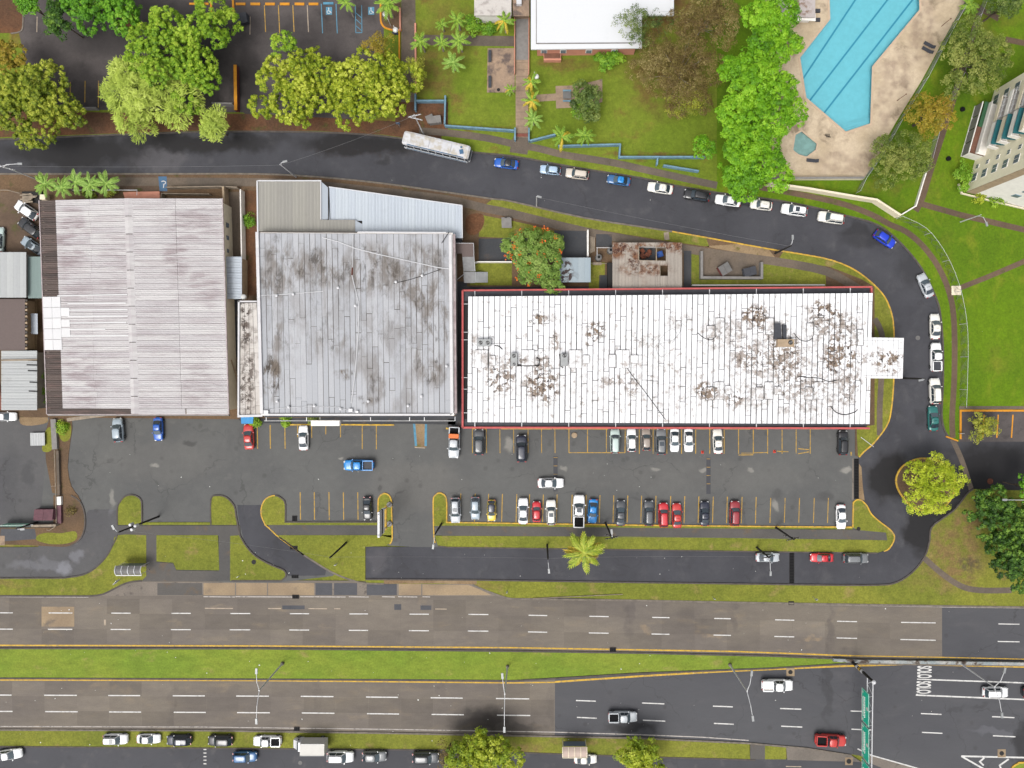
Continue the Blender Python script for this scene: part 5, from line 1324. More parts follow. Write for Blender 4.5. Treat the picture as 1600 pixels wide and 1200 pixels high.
def tank(x, y, label):
    c = W(x, y, 0)
    t = thing('water_tank', label, 'water tank', (c.x, c.y, .14))
    MB().lathe([(.62, .0), (.62, 1.2), (.55, 1.4), (.25, 1.5), (.22, 1.56)], (c.x, c.y, .14), 18).build('tank_body', 'tank_grey', t)
    MB().lathe([(.22, 0), (.22, .06), (.05, .08)], (c.x, c.y, 1.7), 14).build('lid', 'black', t)
tank(934.5, 404, 'round grey water tank beside the pale blue shed roof')
tank(953, 393, 'round grey water tank against the rusty shed')
m = MB(); m.tube([W(932, 387, 2.2), W(952, 387, 2.2)], .05); m.tube([W(933, 387, 2.2), W(933, 399, 2.2)], .05); m.tube([W(933, 387, 0.1), W(933, 387, 2.2)], .05); m.tube([W(952, 387, 0.1), W(952, 387, 2.2)], .05)
solo(m, 'water_pipe', 'white_metal', 'thin white pipe frame above the two water tanks', 'pipe')
m = MB(); m.tube([W(923, 411.5, .4), W(957, 412, .4)], .06); m.box(W(933, 412, .3), (1.6, .5, .3))
solo(m, 'drain_pipe', 'wood_grey', 'pale pipe on a block below the water tanks', 'pipe')
m = MB(); m.prism([tuple(W(x, y, .2)[:2]) for x, y in ((948, 412), (957, 412), (957, 452), (949, 452))], .1, 1.4)
solo(m, 'dark_fence', 'dark_metal', 'dark metal screen along left side of the rusty shed', 'screen')
# walled enclosure
wallrun('pale low walls round a three sided concrete pen behind the right half of the plaza', [(1094, 394), (1094, 435), (1187, 435.5), (1187, 411)], 1.3, .45, 'wall_grey', 'enclosure', 'enclosure')
sheet('yard_slab', [(1096, 395), (1120, 397), (1160, 405), (1186, 411), (1186, 434), (1096, 434)], Z1 + .016, 'sidewalk')
wallrun('long white low wall between the pen and the right end of the plaza', [(1080, 446.5), (1286, 446)], .9, .22, 'wall_offwhite')
wallrun('short thin white wall below the dark slab left of the flowering tree', [(742, 412), (747, 410.5), (800, 410.5)], 1.2, .18, 'wall_offwhite')
# outdoor stair of the grey building
sr_ = thing('outdoor_stair', 'grey metal outdoor stair with landings on right side of the grey building', 'stair', W(735, 410, 0))
MB().prism([tuple(W(x, y, 3.4)[:2]) for x, y in ((711, 380), (740, 380), (740, 401), (722, 401), (722, 396), (711, 396))], 3.25, 3.4).build('landing', 'roof_brown_flat', sr_)
for k in range(9):
    z = 3.2 - k * .17; y = 402.5 + k * 2.5
    MB().bar(W(722.5 + k * .2, y, z), W(740.5 + k * .2, y, z), .28, .06).build('tread', 'grey_metal', sr_)
MB().prism([tuple(W(x, y, 1.7)[:2]) for x, y in ((724, 424.5), (741.5, 424.5), (742, 442), (725, 442))], 1.6, 1.7).build('landing', 'grey_metal', sr_)
for k in range(9):
    z = 1.6 - k * .17; x = 743 + k * 2.25
    MB().bar(W(x, 425, z), W(x, 441.5, z), .26, .06).build('tread', 'galvanised', sr_)
MB().bar(W(740, 380, 4.3), W(740.5, 401, 4.3), .06, .06).bar(W(712, 380, 4.3), W(740, 380, 4.3), .06, .06).bar(W(740.5, 401, 4.3), W(742.5, 424, 2.6), .06, .06).build('railing', 'white_metal', sr_)
for x, y, z in ((712, 382, 3.3), (739, 382, 3.3), (739, 399, 3.3), (726, 441, 1.6), (741, 441, 1.6)):
    MB().tube([W(x, y, 0), W(x, y, z)], .06).build('post', 'grey_metal', sr_)
m = MB(); m.tube([W(713, 438, .3), W(724, 429, 1.4)], .06); solo(m, 'brace_pipe', 'white_metal', 'white slanting pipe below the outdoor stair', 'pipe')
m = MB()
for a in range(4):
    m.box(W(788 + 5 * (a % 2), 343.5 + 5 * (a // 2), .5), (1.0, .8, .8), .05)
m.prism([tuple(W(x, y, 1.0)[:2]) for x, y in ((783.5, 340.5), (799, 340.5), (799.5, 356), (784, 356))], .9, 1.0)
solo(m, 'concrete_chamber', 'wall_grey', 'square grey concrete chamber lid on the yard grass above the flowering tree', 'chamber')
m = MB().box(W(1041.5, 369, .2), (.9, 1.4, .15), .1); solo(m, 'slab_cover', 'wood_grey', 'small pale cover slab on the verge above the rusty shed', 'cover')
wallrun('thin pale fence wall running along the pavement at top right of the warehouse', [(266, 296), (350, 294.5), (376, 296)], 1.6, .14, 'wood_grey')
wallrun('thin pale fence rail just above the top edge of the warehouse', [(258, 312), (258.5, 305), (332, 306)], 1.4, .12, 'wood_grey')
wallrun('narrow tan wall between the warehouse yard and the beige shed', [(356, 296), (358, 328), (361, 400)], 2.0, .35, 'wall_tan')
wallrun('thin white wall along left side of the red dirt yard', [(382, 300), (385, 462)], 1.8, .2, 'wall_offwhite')
m = MB(); m.prism([tuple(W(x, y, .9)[:2]) for x, y in ((192, 300), (249, 299), (250, 310), (195, 310))], .12, .9); solo(m, 'ramp_block', 'wall_pink', 'salmon painted entrance ramp block against the top edge of the warehouse', 'ramp')
m = MB(); m.tube([W(111, 297, 1.6), W(180, 297, 1.6), W(214, 297, 1.6), W(214, 305, 1.6)], .07)
for x in (111, 146, 180, 214): m.tube([W(x, 297, .1), W(x, 297, 1.6)], .06)
solo(m, 'railing', 'white_metal', 'thin white railing behind the row of palms at top of the warehouse', 'railing')
m = MB()
for k in range(7):
    a = W(30 + rr.uniform(0, 6), 303 + k * 2.2, .5 + .1 * k); m.bar(a, a + Vector((rr.uniform(1.6, 2.8), rr.uniform(-.3, .4), 0)), .25, .12)
solo(m, 'timber_pile', 'wood_grey', 'pile of timber offcuts above the white hatchback in the dirt yard', 'timber')
m = MB().prism([tuple(W(x, y, 1)[:2]) for x, y in ((31, 298), (62, 298), (62, 318), (31, 312))], .1, .5); solo(m, 'rubble_heap', 'dark_metal', 'dark heap of scrap under the timber pile', 'scrap')
m = MB().box(W(70, 309, 1.4), (1.0, .9, 1.2)); solo(m, 'water_cistern', 'wall_cream', 'cream box cistern at top left corner of the warehouse', 'cistern')
m = MB(); m.tube([W(0, 297, 1.2), W(12, 297, 1.2), W(31, 302, 1.2)], .08); solo(m, 'gate_bar', 'wood_grey', 'thin pale gate bar at left edge above the dirt yard', 'gate')

# ---- school
sch = thing('school_building', 'white flat roofed school building with salmon walls at top centre', 'building', W(920, 20, 0))
sp = [(829.5, -120), (1053, -120), (1053, 24), (1003, 24), (1003, 75), (829.5, 77)]
MB().prism(px2(sp, 4.2), 3.9, 4.2).build('roof', 'roof_school', sch)
MB().prism(px2([(838.5, -110), (994, -110), (994, 66), (838.5, 67)], 4.3), 4.2, 4.32).build('roof_panel', 'roof_school', sch)
MB().prism(px2([(995.5, -110), (1047, -110), (1047, 18), (1002, 18), (1002, 66), (995.5, 66)], 4.3), 4.2, 4.3).build('roof_panel', 'roof_school', sch)
walls(sch, [(836, -110), (998, -110), (998, 74), (836, 76)], 3.9, 'wall_pink', .4)
MB().ribbon(px2([(838, -110), (838, 68), (994, 67)], 4.3), .12, 4.2, 4.36).build('gutter', 'wall_grey', sch)
ph = MB().box(W(863, 90, .55), (27 * S, 12 * S, 1.0)).build('porch', 'wall_pink', sch)
MB().box(W(863, 87, 1.07), (25 * S, 8 * S, .03)).build('porch_floor', 'brown_roof', sch)
for x in (850, 880, 920, 960):
    d_ = MB().bar(W(x - 5, 80.3, 1.9), W(x + 5, 80.3, 1.9), .08, 1.3).build('window', 'wall_offwhite', sch); MB().bar(W(x - 4, 80.9, 1.9), W(x + 4, 80.9, 1.9), .08, 1.1).build('pane', 'glass_window', d_)
sm = thing('school_annex', 'small concrete roofed annex with white front at top edge left of the walkway', 'building', W(772, 5, 0))
MB().prism(px2([(741, -90), (799, -90), (799, 24), (741, 24)], 3.6), 3.3, 3.6).build('roof', 'roof_side', sm)
walls(sm, [(742, -85), (798, -85), (798, 23), (742, 23)], 3.3, 'wall_offwhite', .08)
wr = thing('walkway_roof', 'grey concrete walkway roof at top edge left of the white school', 'canopy', W(813, 8, 0))
MB().prism(px2([(801, -90), (827, -90), (827, 25), (801, 25)], 3.0), 2.8, 3.0).build('roof', 'slab_stained', wr)
for x, y in ((803, 23), (826, 23)): MB().tube([W(x, y, 0), W(x, y, 2.8)], .12).build('column', 'wall_pink', wr)
MB().box(W(811, 4, 3.4), (.9, .9, .7)).build('vent_box', 'white_metal', wr)
hs_ = thing('pool_house', 'small pool house with leaf littered pale roof at top edge beside the swimming pool', 'building', W(1250, 5, 0))
MB().prism(px2([(1220, -90), (1274, -90), (1274, 27), (1220, 26)], 3.0), 2.8, 3.0).build('roof', 'roof_speckled', hs_)
MB().prism(px2([(1221, 20), (1274.5, 21), (1274.5, 32.5), (1221, 31)], 2.4), 2.25, 2.4).build('awning', 'wall_offwhite', hs_)
walls(hs_, [(1222, -85), (1272, -85), (1272, 25), (1222, 24)], 2.8, 'wall_offwhite', .1)
for y in (17, 31):
    m = MB().box(W(1278, y, .35), (.8, .65, .3)); solo(m, 'pool_bench', 'dumpster_grey', 'small grey bench beside the pool house, ' + ('upper one' if y == 17 else 'lower one'), 'bench', 'benches by the pool house')

# ---- low school walls
for lab, pts in [('pale blue wall stub at lower left of school lawn beside the yellow green tree', [(650.5, 150), (650.5, 176)]),
                 ('short pale blue wall linking the stub and the school lawn corner', [(652, 161), (695, 161)]),
                 ('pale blue wall running up left side of the school lawn corner', [(697, 153), (696, 198)]),
                 ('long pale blue wall along bottom of the left school lawn', [(696, 199.5), (804, 207)]),
                 ('pale blue gate wall at left of the tiled walkway entrance', [(805, 203), (805, 222)]),
                 ('pale blue gate wall at right of the tiled walkway entrance', [(826.5, 203), (826.5, 223)]),
                 ('slanting pale blue wall right of the walkway entrance', [(828, 223), (868, 213)]),
                 ('stepped pale blue wall along bottom of the right school lawn', [(872, 231), (968, 228.5), (966.5, 248), (1100, 248)]),
                 ('short pale blue stub below the stepped school wall', [(1026, 249), (1025, 260)]),
                 ('short slanting pale blue wall on the pavement beside the bright green tree', [(1035, 261), (1090, 270)])]:
    wallrun(lab, pts, 1.1, .24, 'wall_blue', cap='wall_blue')
wallrun('salmon kerb wall on right side of the upper parking lot', [(625.5, 14), (626, 50)], .5, .3, 'wall_pink')
m = wallrun('yellow kerb wall below the salmon one beside the footpath', [(624.5, 50), (624.5, 108)], .4, .25, 'paint_orange')
wallrun('long salmon kerb wall between the footpath and the school lawn', [(649.5, 38), (650.5, 148)], .5, .3, 'wall_pink')
wallrun('salmon low wall along left side of the school walkway', [(804.3, 30), (804.3, 118)], .8, .14, 'wall_pink')
wallrun('salmon low wall along right side of the school walkway', [(826.7, 30), (826.3, 118)], .8, .14, 'wall_pink')
wallrun('leaning maroon and orange gate wall at left of the upper parking entrance', [(372, 106), (373, 176)], 1.2, .5, 'dumpster_maroon', cap='paint_orange')
wallrun('short grey wall under the big trees left of the upper parking entrance', [(336, 165), (368, 166)], 1.4, .25, 'wall_grey')
wallrun('short grey wall between the two big trees at upper left', [(120, 172), (156, 172)], 1.2, .25, 'wall_grey')
m = MB().box(W(680, 188, .7), (2.2, 1.3, 1.1), .12); m.box(W(672, 186, .5), (1.4, 1.4, .5), .4)
solo(m, 'concrete_block', 'wall_grey', 'broken pale concrete block on the red dirt beside the bus', 'block')
# ---- park walls
wallrun('long cream wall along pavement below the pool', [(1196, 290), (1260, 299), (1330, 311), (1362, 316), (1399, 340)], 1.9, .3, 'wall_cream', cap='wall_cream')
wallrun('cream wall along bottom edge of the pool deck', [(1200, 281), (1346, 280.5)], 1.2, .3, 'wall_cream', cap='wall_grey')
wallrun('white wall from the path corner up beside the dark park tree', [(1400, 340), (1428, 323), (1444, 270)], .8, .2, 'wall_offwhite')
def mesh_fence(label, pts, h, posts=6.0, z0=.1, step=.34):
    t = thing('chain_link_fence', label, 'fence', W(*pts[0], 0))
    P_ = [Vector(W(*p, 0)[:2]) for p in pts]
    m = MB(); rail = MB(); acc = 0
    for a, b in zip(P_, P_[1:]):
        L = (b - a).length; d = (b - a) / L
        n = max(1, int(L / step))
        for k in range(n):
            p = a + d * (k * step); q = a + d * min(L, k * step + h * .8)
            for (s, e) in ((p, q), (q, p)):
                v0 = Vector((s.x, s.y, z0)); v1 = Vector((e.x, e.y, z0 + h))
                sd = Vector((-d.y, d.x, 0)) * .016
                m.face([v0 - sd, v0 + sd, v1 + sd, v1 - sd])
        rail.tube([(a.x, a.y, z0 + h), (b.x, b.y, z0 + h)], .03, n=5)
        while acc < L:
            p = a + d * acc
            MB().tube([(p.x, p.y, z0 - .05), (p.x, p.y, z0 + h + .06)], .05, n=6).build('post', 'white_metal', t); acc += posts
        acc -= L
    rail.build('top_rail', 'white_metal', t)
    tag(m.build('wire_mesh', 'grey_metal', t), kind='stuff')
mesh_fence('curved chain link fence along the outside of the street bend', spline([(1400, 342), (1436, 360), (1462, 392), (1481, 430), (1493, 470), (1500, 520), (1500, 580), (1498, 636)], 3), 2.2)
mesh_fence('chain link fence along right edge of the pool deck', [(1337, 302), (1346, 283), (1372, 246), (1402, 192), (1442, 126), (1476, 60), (1515, -12)], 1.9)
mesh_fence('chain link fence behind the orange tree across the park lawn', [(1444, 270), (1462, 200), (1498, 120), (1512, 60), (1540, -10)], 1.8)

# ---- apartment block on the right: five storeys, balconies
apt = thing('apartment_block', 'cream apartment block with teal balcony awnings at right edge of the lawn', 'building', W(1508, 300, 0))
A0 = W(1509, 300, 0); A1 = W(1553, 142, 0)
ux = (A1 - A0).normalized(); LU = (A1 - A0).length
vx = Vector((-ux.y, ux.x, 0))
if vx.x < 0: vx = -vx
FH = 2.75; NF = 6
def AP(s, d, z): return A0 + ux * s + vx * d + Vector((0, 0, z))
def apx_box(s0, s1, d0, d1, z0, z1, name, mat, parent):
    mb = MB().prism([tuple(AP(s, d, 0)[:2]) for s, d in ((s0, d0), (s1, d0), (s1, d1), (s0, d1))], z0, z1)
    return mb.build(name, mat, parent)
apx_box(0, LU, 0, .3, 0, NF * FH, 'wall', 'wall_beige', apt)
apx_box(0, .3, .3, 26, 0, NF * FH, 'wall', 'wall_offwhite', apt)
apx_box(LU - .3, LU, .3, 26, 0, NF * FH, 'wall', 'wall_cream', apt)
apx_box(0.3, LU - .3, 25.7, 26, 0, NF * FH, 'wall', 'wall_beige', apt)
apx_box(-.3, LU + .3, -.3, 26.3, NF * FH, NF * FH + .3, 'roof', 'roof_school', apt)
apx_box(-.06, 0, .0, 1.6, 0, NF * FH, 'corner_band', 'wall_tan', apt)
def apt_window(s, z, w, h, face=0):
    if face == 0:
        f = apx_box(s, s + w, -.08, 0, z, z + h, 'window', 'wall_offwhite', apt)
        for k in range(2): apx_box(s + .08 + k * w / 2, s + w / 2 - .04 + k * w / 2, -.12, -.08, z + .08, z + h - .08, 'pane', 'glass_window', f)
    else:
        f = apx_box(-.08, 0, s, s + w, z, z + h, 'window', 'wall_blue', apt)
        apx_box(-.12, -.08, s + .08, s + w - .08, z + .08, z + h - .08, 'pane', 'glass_window', f)
for fl in range(NF):
    z = fl * FH
    apt_window(1.6, z + .9, 1.5, 1.3); apt_window(4.0, z + 1.2, .8, .8)
    apt_window(LU - 3.2, z + .9, 1.8, 1.3)
    if fl: apt_window(6.0, z + .9, 1.2, 1.2, 1); apt_window(12.0, z + .9, 1.2, 1.2, 1)
    # balcony stacks
    if fl == 0: continue
    for j, (s0, s1) in enumerate(((6.2, 10.6), (10.9, 15.4))):
        if fl == 1:
            continue
        bal = apx_box(s0, s1, -1.7, 0, z, z + .18, 'balcony', 'wall_offwhite', apt)
        apx_box(s0, s1, -1.75, -1.62, z + .18, z + 1.0, 'parapet', 'wall_cream' if (fl + j) % 2 else 'wall_offwhite', bal)
        apx_box(s0, s0 + .12, -1.62, 0, z + .18, z + 1.0, 'side_wall', 'wall_offwhite', bal)
        apx_box(s1 - .12, s1, -1.62, 0, z + .18, z + 1.0, 'side_wall', 'wall_offwhite', bal)
        if j == 0 and fl in (2, 3, 4):
            mb = MB(); q = [AP(s0, -.0, z + 2.5), AP(s1, -.0, z + 2.5), AP(s1, -1.95, z + 1.75), AP(s0, -1.95, z + 1.75)]
            mb.face(q[::-1]); mb.face([p - Vector((0, 0, .05)) for p in q]); mb.build('awning', 'teal_awning', bal)
        else:
            apx_box(s0 + .3, s1 - .3, -.1, -.02, z + .2, z + 2.3, 'balcony_door', 'brown_roof', bal)
            for k in range(5): apx_box(s0 + .2 + k * (s1 - s0 - .4) / 4 - .03, s0 + .2 + k * (s1 - s0 - .4) / 4 + .03, -1.7, -1.64, z + 1.0, z + 2.5, 'grille_bar', 'white_metal', bal)
            apx_box(s0, s1, -1.72, -1.62, z + 1.7, z + 1.78, 'grille_rail', 'white_metal', bal)
# ground floor porch with fence
pc = apx_box(6.0, 10.9, -2.6, 0, 2.5, 2.65, 'porch_roof', 'brown_roof', apt)
pg = apx_box(10.95, 15.6, -2.4, 0, 2.52, 2.68, 'porch_roof', 'green_roof', apt)
apx_box(6.0, 6.2, -2.6, 0, 0, 2.5, 'porch_wall', 'wall_offwhite', apt)
for k in range(4):
    apx_box(6.0 + k * 2.45, 8.2 + k * 2.45, -2.7, -2.62, .3, 2.3, 'porch_screen', 'wall_grey', apt)
apx_box(5.98, 15.6, -2.75, -2.6, 2.3, 2.5, 'porch_beam', 'wall_offwhite', apt)
apx_box(5.98, 15.6, -2.75, -2.6, 0, .3, 'porch_plinth', 'wall_offwhite', apt)
apx_box(6.0, 15.4, -1.8, 0, FH + .1, FH + .25, 'balcony', 'wall_offwhite', apt)
apx_box(6.0, 15.4, -1.8, -1.7, FH + .25, FH + 1.1, 'balcony_parapet', 'wall_offwhite', apt)
wallrun('thin cream kerb wall round the planted bed at foot of the apartment block', [(1496, 288), (1501, 303), (1545, 314), (1620, 332)], .5, .2, 'wall_cream')

# ------------------------------------------------------------------ vehicles
def paint(name, col, metal=0.0):
    m, nt, b = new_mat(name)
    b.inputs['Base Color'].default_value = col
    b.inputs['Metallic'].default_value = metal
    b.inputs['Roughness'].default_value = .38
    b.inputs['Coat Weight'].default_value = .6
    b.inputs['Coat Roughness'].default_value = .08
    return m
PAINT = {'white': (.70, .70, .70, 1), 'offwhite': (.62, .60, .55, 1), 'beige': (.46, .41, .35, 1), 'silver': (.36, .38, .40, 1), 'grey': (.13, .135, .14, 1), 'dark_grey': (.052, .056, .062, 1),
         'black': (.012, .012, .014, 1), 'blue': (.006, .075, .35, 1), 'sky_blue': (.005, .17, .46, 1), 'deep_blue': (.004, .03, .42, 1), 'steel_blue': (.02, .09, .22, 1), 'pale_blue': (.30, .40, .52, 1), 'grey_blue': (.25, .30, .34, 1), 'navy': (.012, .015, .03, 1),
         'red': (.42, .012, .02, 1), 'bright_red': (.40, .025, .02, 1), 'dark_red': (.22, .018, .025, 1), 'yellow': (.55, .40, .04, 1), 'teal_green': (.012, .11, .10, 1), 'pale_green': (.38, .46, .43, 1), 'brown': (.24, .20, .17, 1)}
for k_, v_ in PAINT.items(): paint('paint_' + k_ + '_car', v_)

def loft(rings, caps=True):
    vs = [p for r in rings for p in r]; n = len(rings[0]); m = len(rings)
    fs = [(i * n + k, i * n + (k + 1) % n, (i + 1) * n + (k + 1) % n, (i + 1) * n + k) for i in range(m - 1) for k in range(n)]
    if caps: fs += [tuple(range(n))[::-1], tuple(range((m - 1) * n, m * n))]
    return vs, fs

def car_meshes(kind, L, Wd, hood, deck, belt, roofz, xw0, xw1, xr0, xr1, bed=None):
    """meshes of one kind of car, x forward. xw0/xw1: windscreen foot and rear-window foot; xr0/xr1: roof front and rear edge"""
    M = {}
    hw = Wd / 2
    # lower body
    rings = []
    N = 18
    for i in range(N + 1):
        t = i / N; x = -L / 2 + L * t
        u = abs(2 * t - 1)
        taper = 1 - .10 * u ** 3 - .20 * max(0, (u - .86) / .14) ** 2
        w = hw * taper
        if x > xw0: zt = lerp(belt, hood, min(1, (x - xw0) / (L / 2 - xw0)) ** 1.5)
        elif x < xw1: zt = lerp(belt, deck, min(1, (xw1 - x) / max(.01, (L / 2 + xw1))))
        else: zt = belt
        zt -= .13 * max(0, (u - .88) / .12) ** 2
        zb = .22 + .10 * max(0, (u - .8) / .2)
        ring = [(x, w * .86, zb), (x, w * .98, zb + .14), (x, w, lerp(zb, zt, .55)), (x, w * .965, zt - .10), (x, w * .86, zt - .015), (x, w * .45, zt + .02), (x, 0, zt + .03)]
        ring = ring + [(x, -y, z) for (x, y, z) in ring[-2::-1]]
        rings.append(ring)
    b = MB().add(*loft(rings))
    # cabin
    wb, wr = hw * .89, hw * .70
    def ring(z, x0, x1, w, r=.18):
        pts = [(x1, 0), (x1 + .02, w - r - .1), (x1 + r, w), (lerp(x1, x0, .35), w * 1.01), (lerp(x1, x0, .7), w * 1.01), (x0 - r, w * .985), (x0 - .03, w - r - .1), (x0, 0)]
        pts = pts + [(x, -y) for x, y in pts[-2:0:-1]]
        return [(x, y, z) for x, y in pts]
    r0 = ring(belt - .02, xw0, xw1, wb); r1 = ring(roofz - .06, xr0, xr1, wr); r2 = ring(roofz, xr0 - .12, xr1 + .12, wr * .86); r3 = ring(roofz + .035, xr0 - .5, xr1 + .5, wr * .45)
    vs, fs = loft([r0, r1, r2, r3], True)
    b.add(vs, fs)
    M['body'] = b.mesh('body', 'paint_white_car', None, True)
    # glass, standing 12 mm proud of the cabin
    def pane(a, b_, c, d, off, inset=.05, n=1):
        a, b_, c, d = (Vector(p) for p in (a, b_, c, d))
        nr = (b_ - a).cross(d - a).normalized()
        if nr.z < 0: nr = -nr
        cen = (a + b_ + c + d) / 4
        q = [p + (cen - p).normalized() * inset + nr * off for p in (a, b_, c, d)]
        if (q[1] - q[0]).cross(q[3] - q[0]).z < 0: q = q[::-1]
        return q
    def curved(front):
        x0, x1 = (xw0, xr0) if front else (xw1, xr1)
        s = 1 if front else -1
        rows = []
        for t in (.06, .5, .97):
            x = lerp(x0, x1, t); z = lerp(belt - .01, roofz - .05, t); w = lerp(wb - .10, wr - .07, t)
            rows.append([(x - s * (.10 if abs(k) == 2 else (.03 if abs(k) == 1 else 0)) + s * .03, w * k / 2, z + .035) for k in (-2, -1, 0, 1, 2)])
        g = MB()
        vs = [p for r in rows for p in r]
        fs = []
        for i in range(2):
            for k in range(4):
                f = (i * 5 + k, i * 5 + k + 1, (i + 1) * 5 + k + 1, (i + 1) * 5 + k)
                a, b_, c = (Vector(vs[j]) for j in f[:3])
                if (b_ - a).cross(c - a).z < 0: f = f[::-1]
                fs.append(f)
        return g.add(vs, fs)
    M['windscreen'] = curved(True).mesh('windscreen', 'glass_light', None, True)
    if kind != 'van': M['rear_window'] = curved(False).mesh('rear_window', 'glass_car', None, True)
    for sgn, nm in ((1, 'l'), (-1, 'r')):
        g = MB()
        xa, xb = xw1 + .30, xw0 - .34; ya = wb * 1.0
        ta, tb = xr1 + .10, xr0 - .10; yt = wr
        mids = 2
        for k in range(mids):
            f0, f1 = k / mids + .02, (k + 1) / mids - .02
            a = (lerp(xa, xb, f0), sgn * (ya + .015), belt + .03); b_ = (lerp(xa, xb, f1), sgn * (ya + .015), belt + .03)
            c = (lerp(ta, tb, f1), sgn * (yt + .03), roofz - .11); d = (lerp(ta, tb, f0), sgn * (yt + .03), roofz - .11)
            g.face([a, b_, c, d] if sgn < 0 else [d, c, b_, a])
        M['side_' + nm] = g.mesh('side_window', 'glass_car')
    def wheelmesh():
        w = MB()
        n = 14; r = .32 if kind not in ('suv', 'pickup') else .37
        for (ra, ya, rb, yb) in ((r * .62, .11, r, .085), (r, .085, r, -.085), (r, -.085, r * .62, -.11)):
            vs = [(ra * math.cos(2 * math.pi * k / n), ya, ra * math.sin(2 * math.pi * k / n)) for k in range(n)] + [(rb * math.cos(2 * math.pi * k / n), yb, rb * math.sin(2 * math.pi * k / n)) for k in range(n)]
            w.add(vs, [(k, (k + 1) % n, n + (k + 1) % n, n + k) for k in range(n)])
        rim = MB()
        for s in (1, -1):
            vs = [(r * .64 * math.cos(2 * math.pi * k / n), s * .10, r * .64 * math.sin(2 * math.pi * k / n)) for k in range(n)] + [(0, s * .07, 0)]
            rim.add(vs, [(k, (k + 1) % n, n) for k in range(n)])
        return w.mesh('tyre', 'rubber'), rim.mesh('rim', 'rim_metal'), r
    M['tyre'], M['rim'], M['r'] = wheelmesh()
    M['axles'] = (L / 2 - .86, -L / 2 + .86); M['wy'] = hw - .09
    # lamps
    h = MB(); t_ = MB()
    h.box((0, 0, 0), (.30, .34, .13), .0); t_.box((0, 0, 0), (.16, .34, .16))
    M['headlight'] = h.mesh('headlight', 'light_lens'); M['taillight'] = t_.mesh('taillight', 'tail_lens')
    M['hl'] = (L / 2 - .17, hw * .62, hood - .10); M['tl'] = (-L / 2 + .09, hw * .64, deck - .12)
    mm = MB().box((0, 0, 0), (.14, .20, .13)); M['mirror'] = mm.mesh('mirror', 'black'); M['mi'] = (xw0 - .35, hw + .07, belt + .05)
    if kind == 'suv':
        rl = MB()
        rl.bar((xr0 - .1, 0, 0), (xr1 + .2, 0, 0), .05, .06); M['roof_rail'] = rl.mesh('roof_rail', 'dark_metal'); M['rr'] = (wr * .86, roofz + .05)
    sroof = MB().box((0, 0, 0), (.75, .82, .02)); M['sunroof'] = sroof.mesh('sunroof', 'glass_car'); M['sr'] = (lerp(xr1, xr0, .66), 0, roofz + .045)
    g = MB().box((L / 2 - .06, 0, hood - .22), (.1, hw * .9, .16)); M['grille'] = g.mesh('grille', 'black')
    bmp = MB().box((-L / 2 + .03, 0, .45), (.1, hw * 1.3, .18)); M['bumper'] = bmp.mesh('bumper', 'dumpster_grey')
    rp = MB(); rr0 = ring(roofz - .05, xr0 + .0, xr1 - .0, wr + .012); rr1 = ring(roofz + .012, xr0 - .12, xr1 + .12, wr * .87); rr2 = ring(roofz + .048, xr0 - .5, xr1 + .5, wr * .45)
    rp.add(*loft([rr0, rr1, rr2])); M['roof'] = rp.mesh('roof', 'paint_white_car', None, True)
    if bed:
        x0, x1 = bed            # bed from x1 (behind the cab) to x0 (tail)
        lz = MB(); zt = belt
        lz.prism([(x0, -hw * .74), (x1, -hw * .74), (x1, hw * .74), (x0, hw * .74)], zt + .02, zt + .05)
        M['bed_liner'] = lz.mesh('bed_liner', 'black')
        rm = MB()
        rm.bar((x0 - .08, -hw * .84, zt + .16), (x1, -hw * .84, zt + .16), .17, .34).bar((x0 - .08, hw * .84, zt + .16), (x1, hw * .84, zt + .16), .17, .34)
        rm.bar((x0 - .06, -hw * .755, zt + .16), (x0 - .06, hw * .755, zt + .16), .13, .32).bar((x1 + .03, -hw * .755, zt + .2), (x1 + .03, hw * .755, zt + .2), .1, .36)
        M['bed_side'] = rm.mesh('bed_side', 'paint_white_car')
    return M

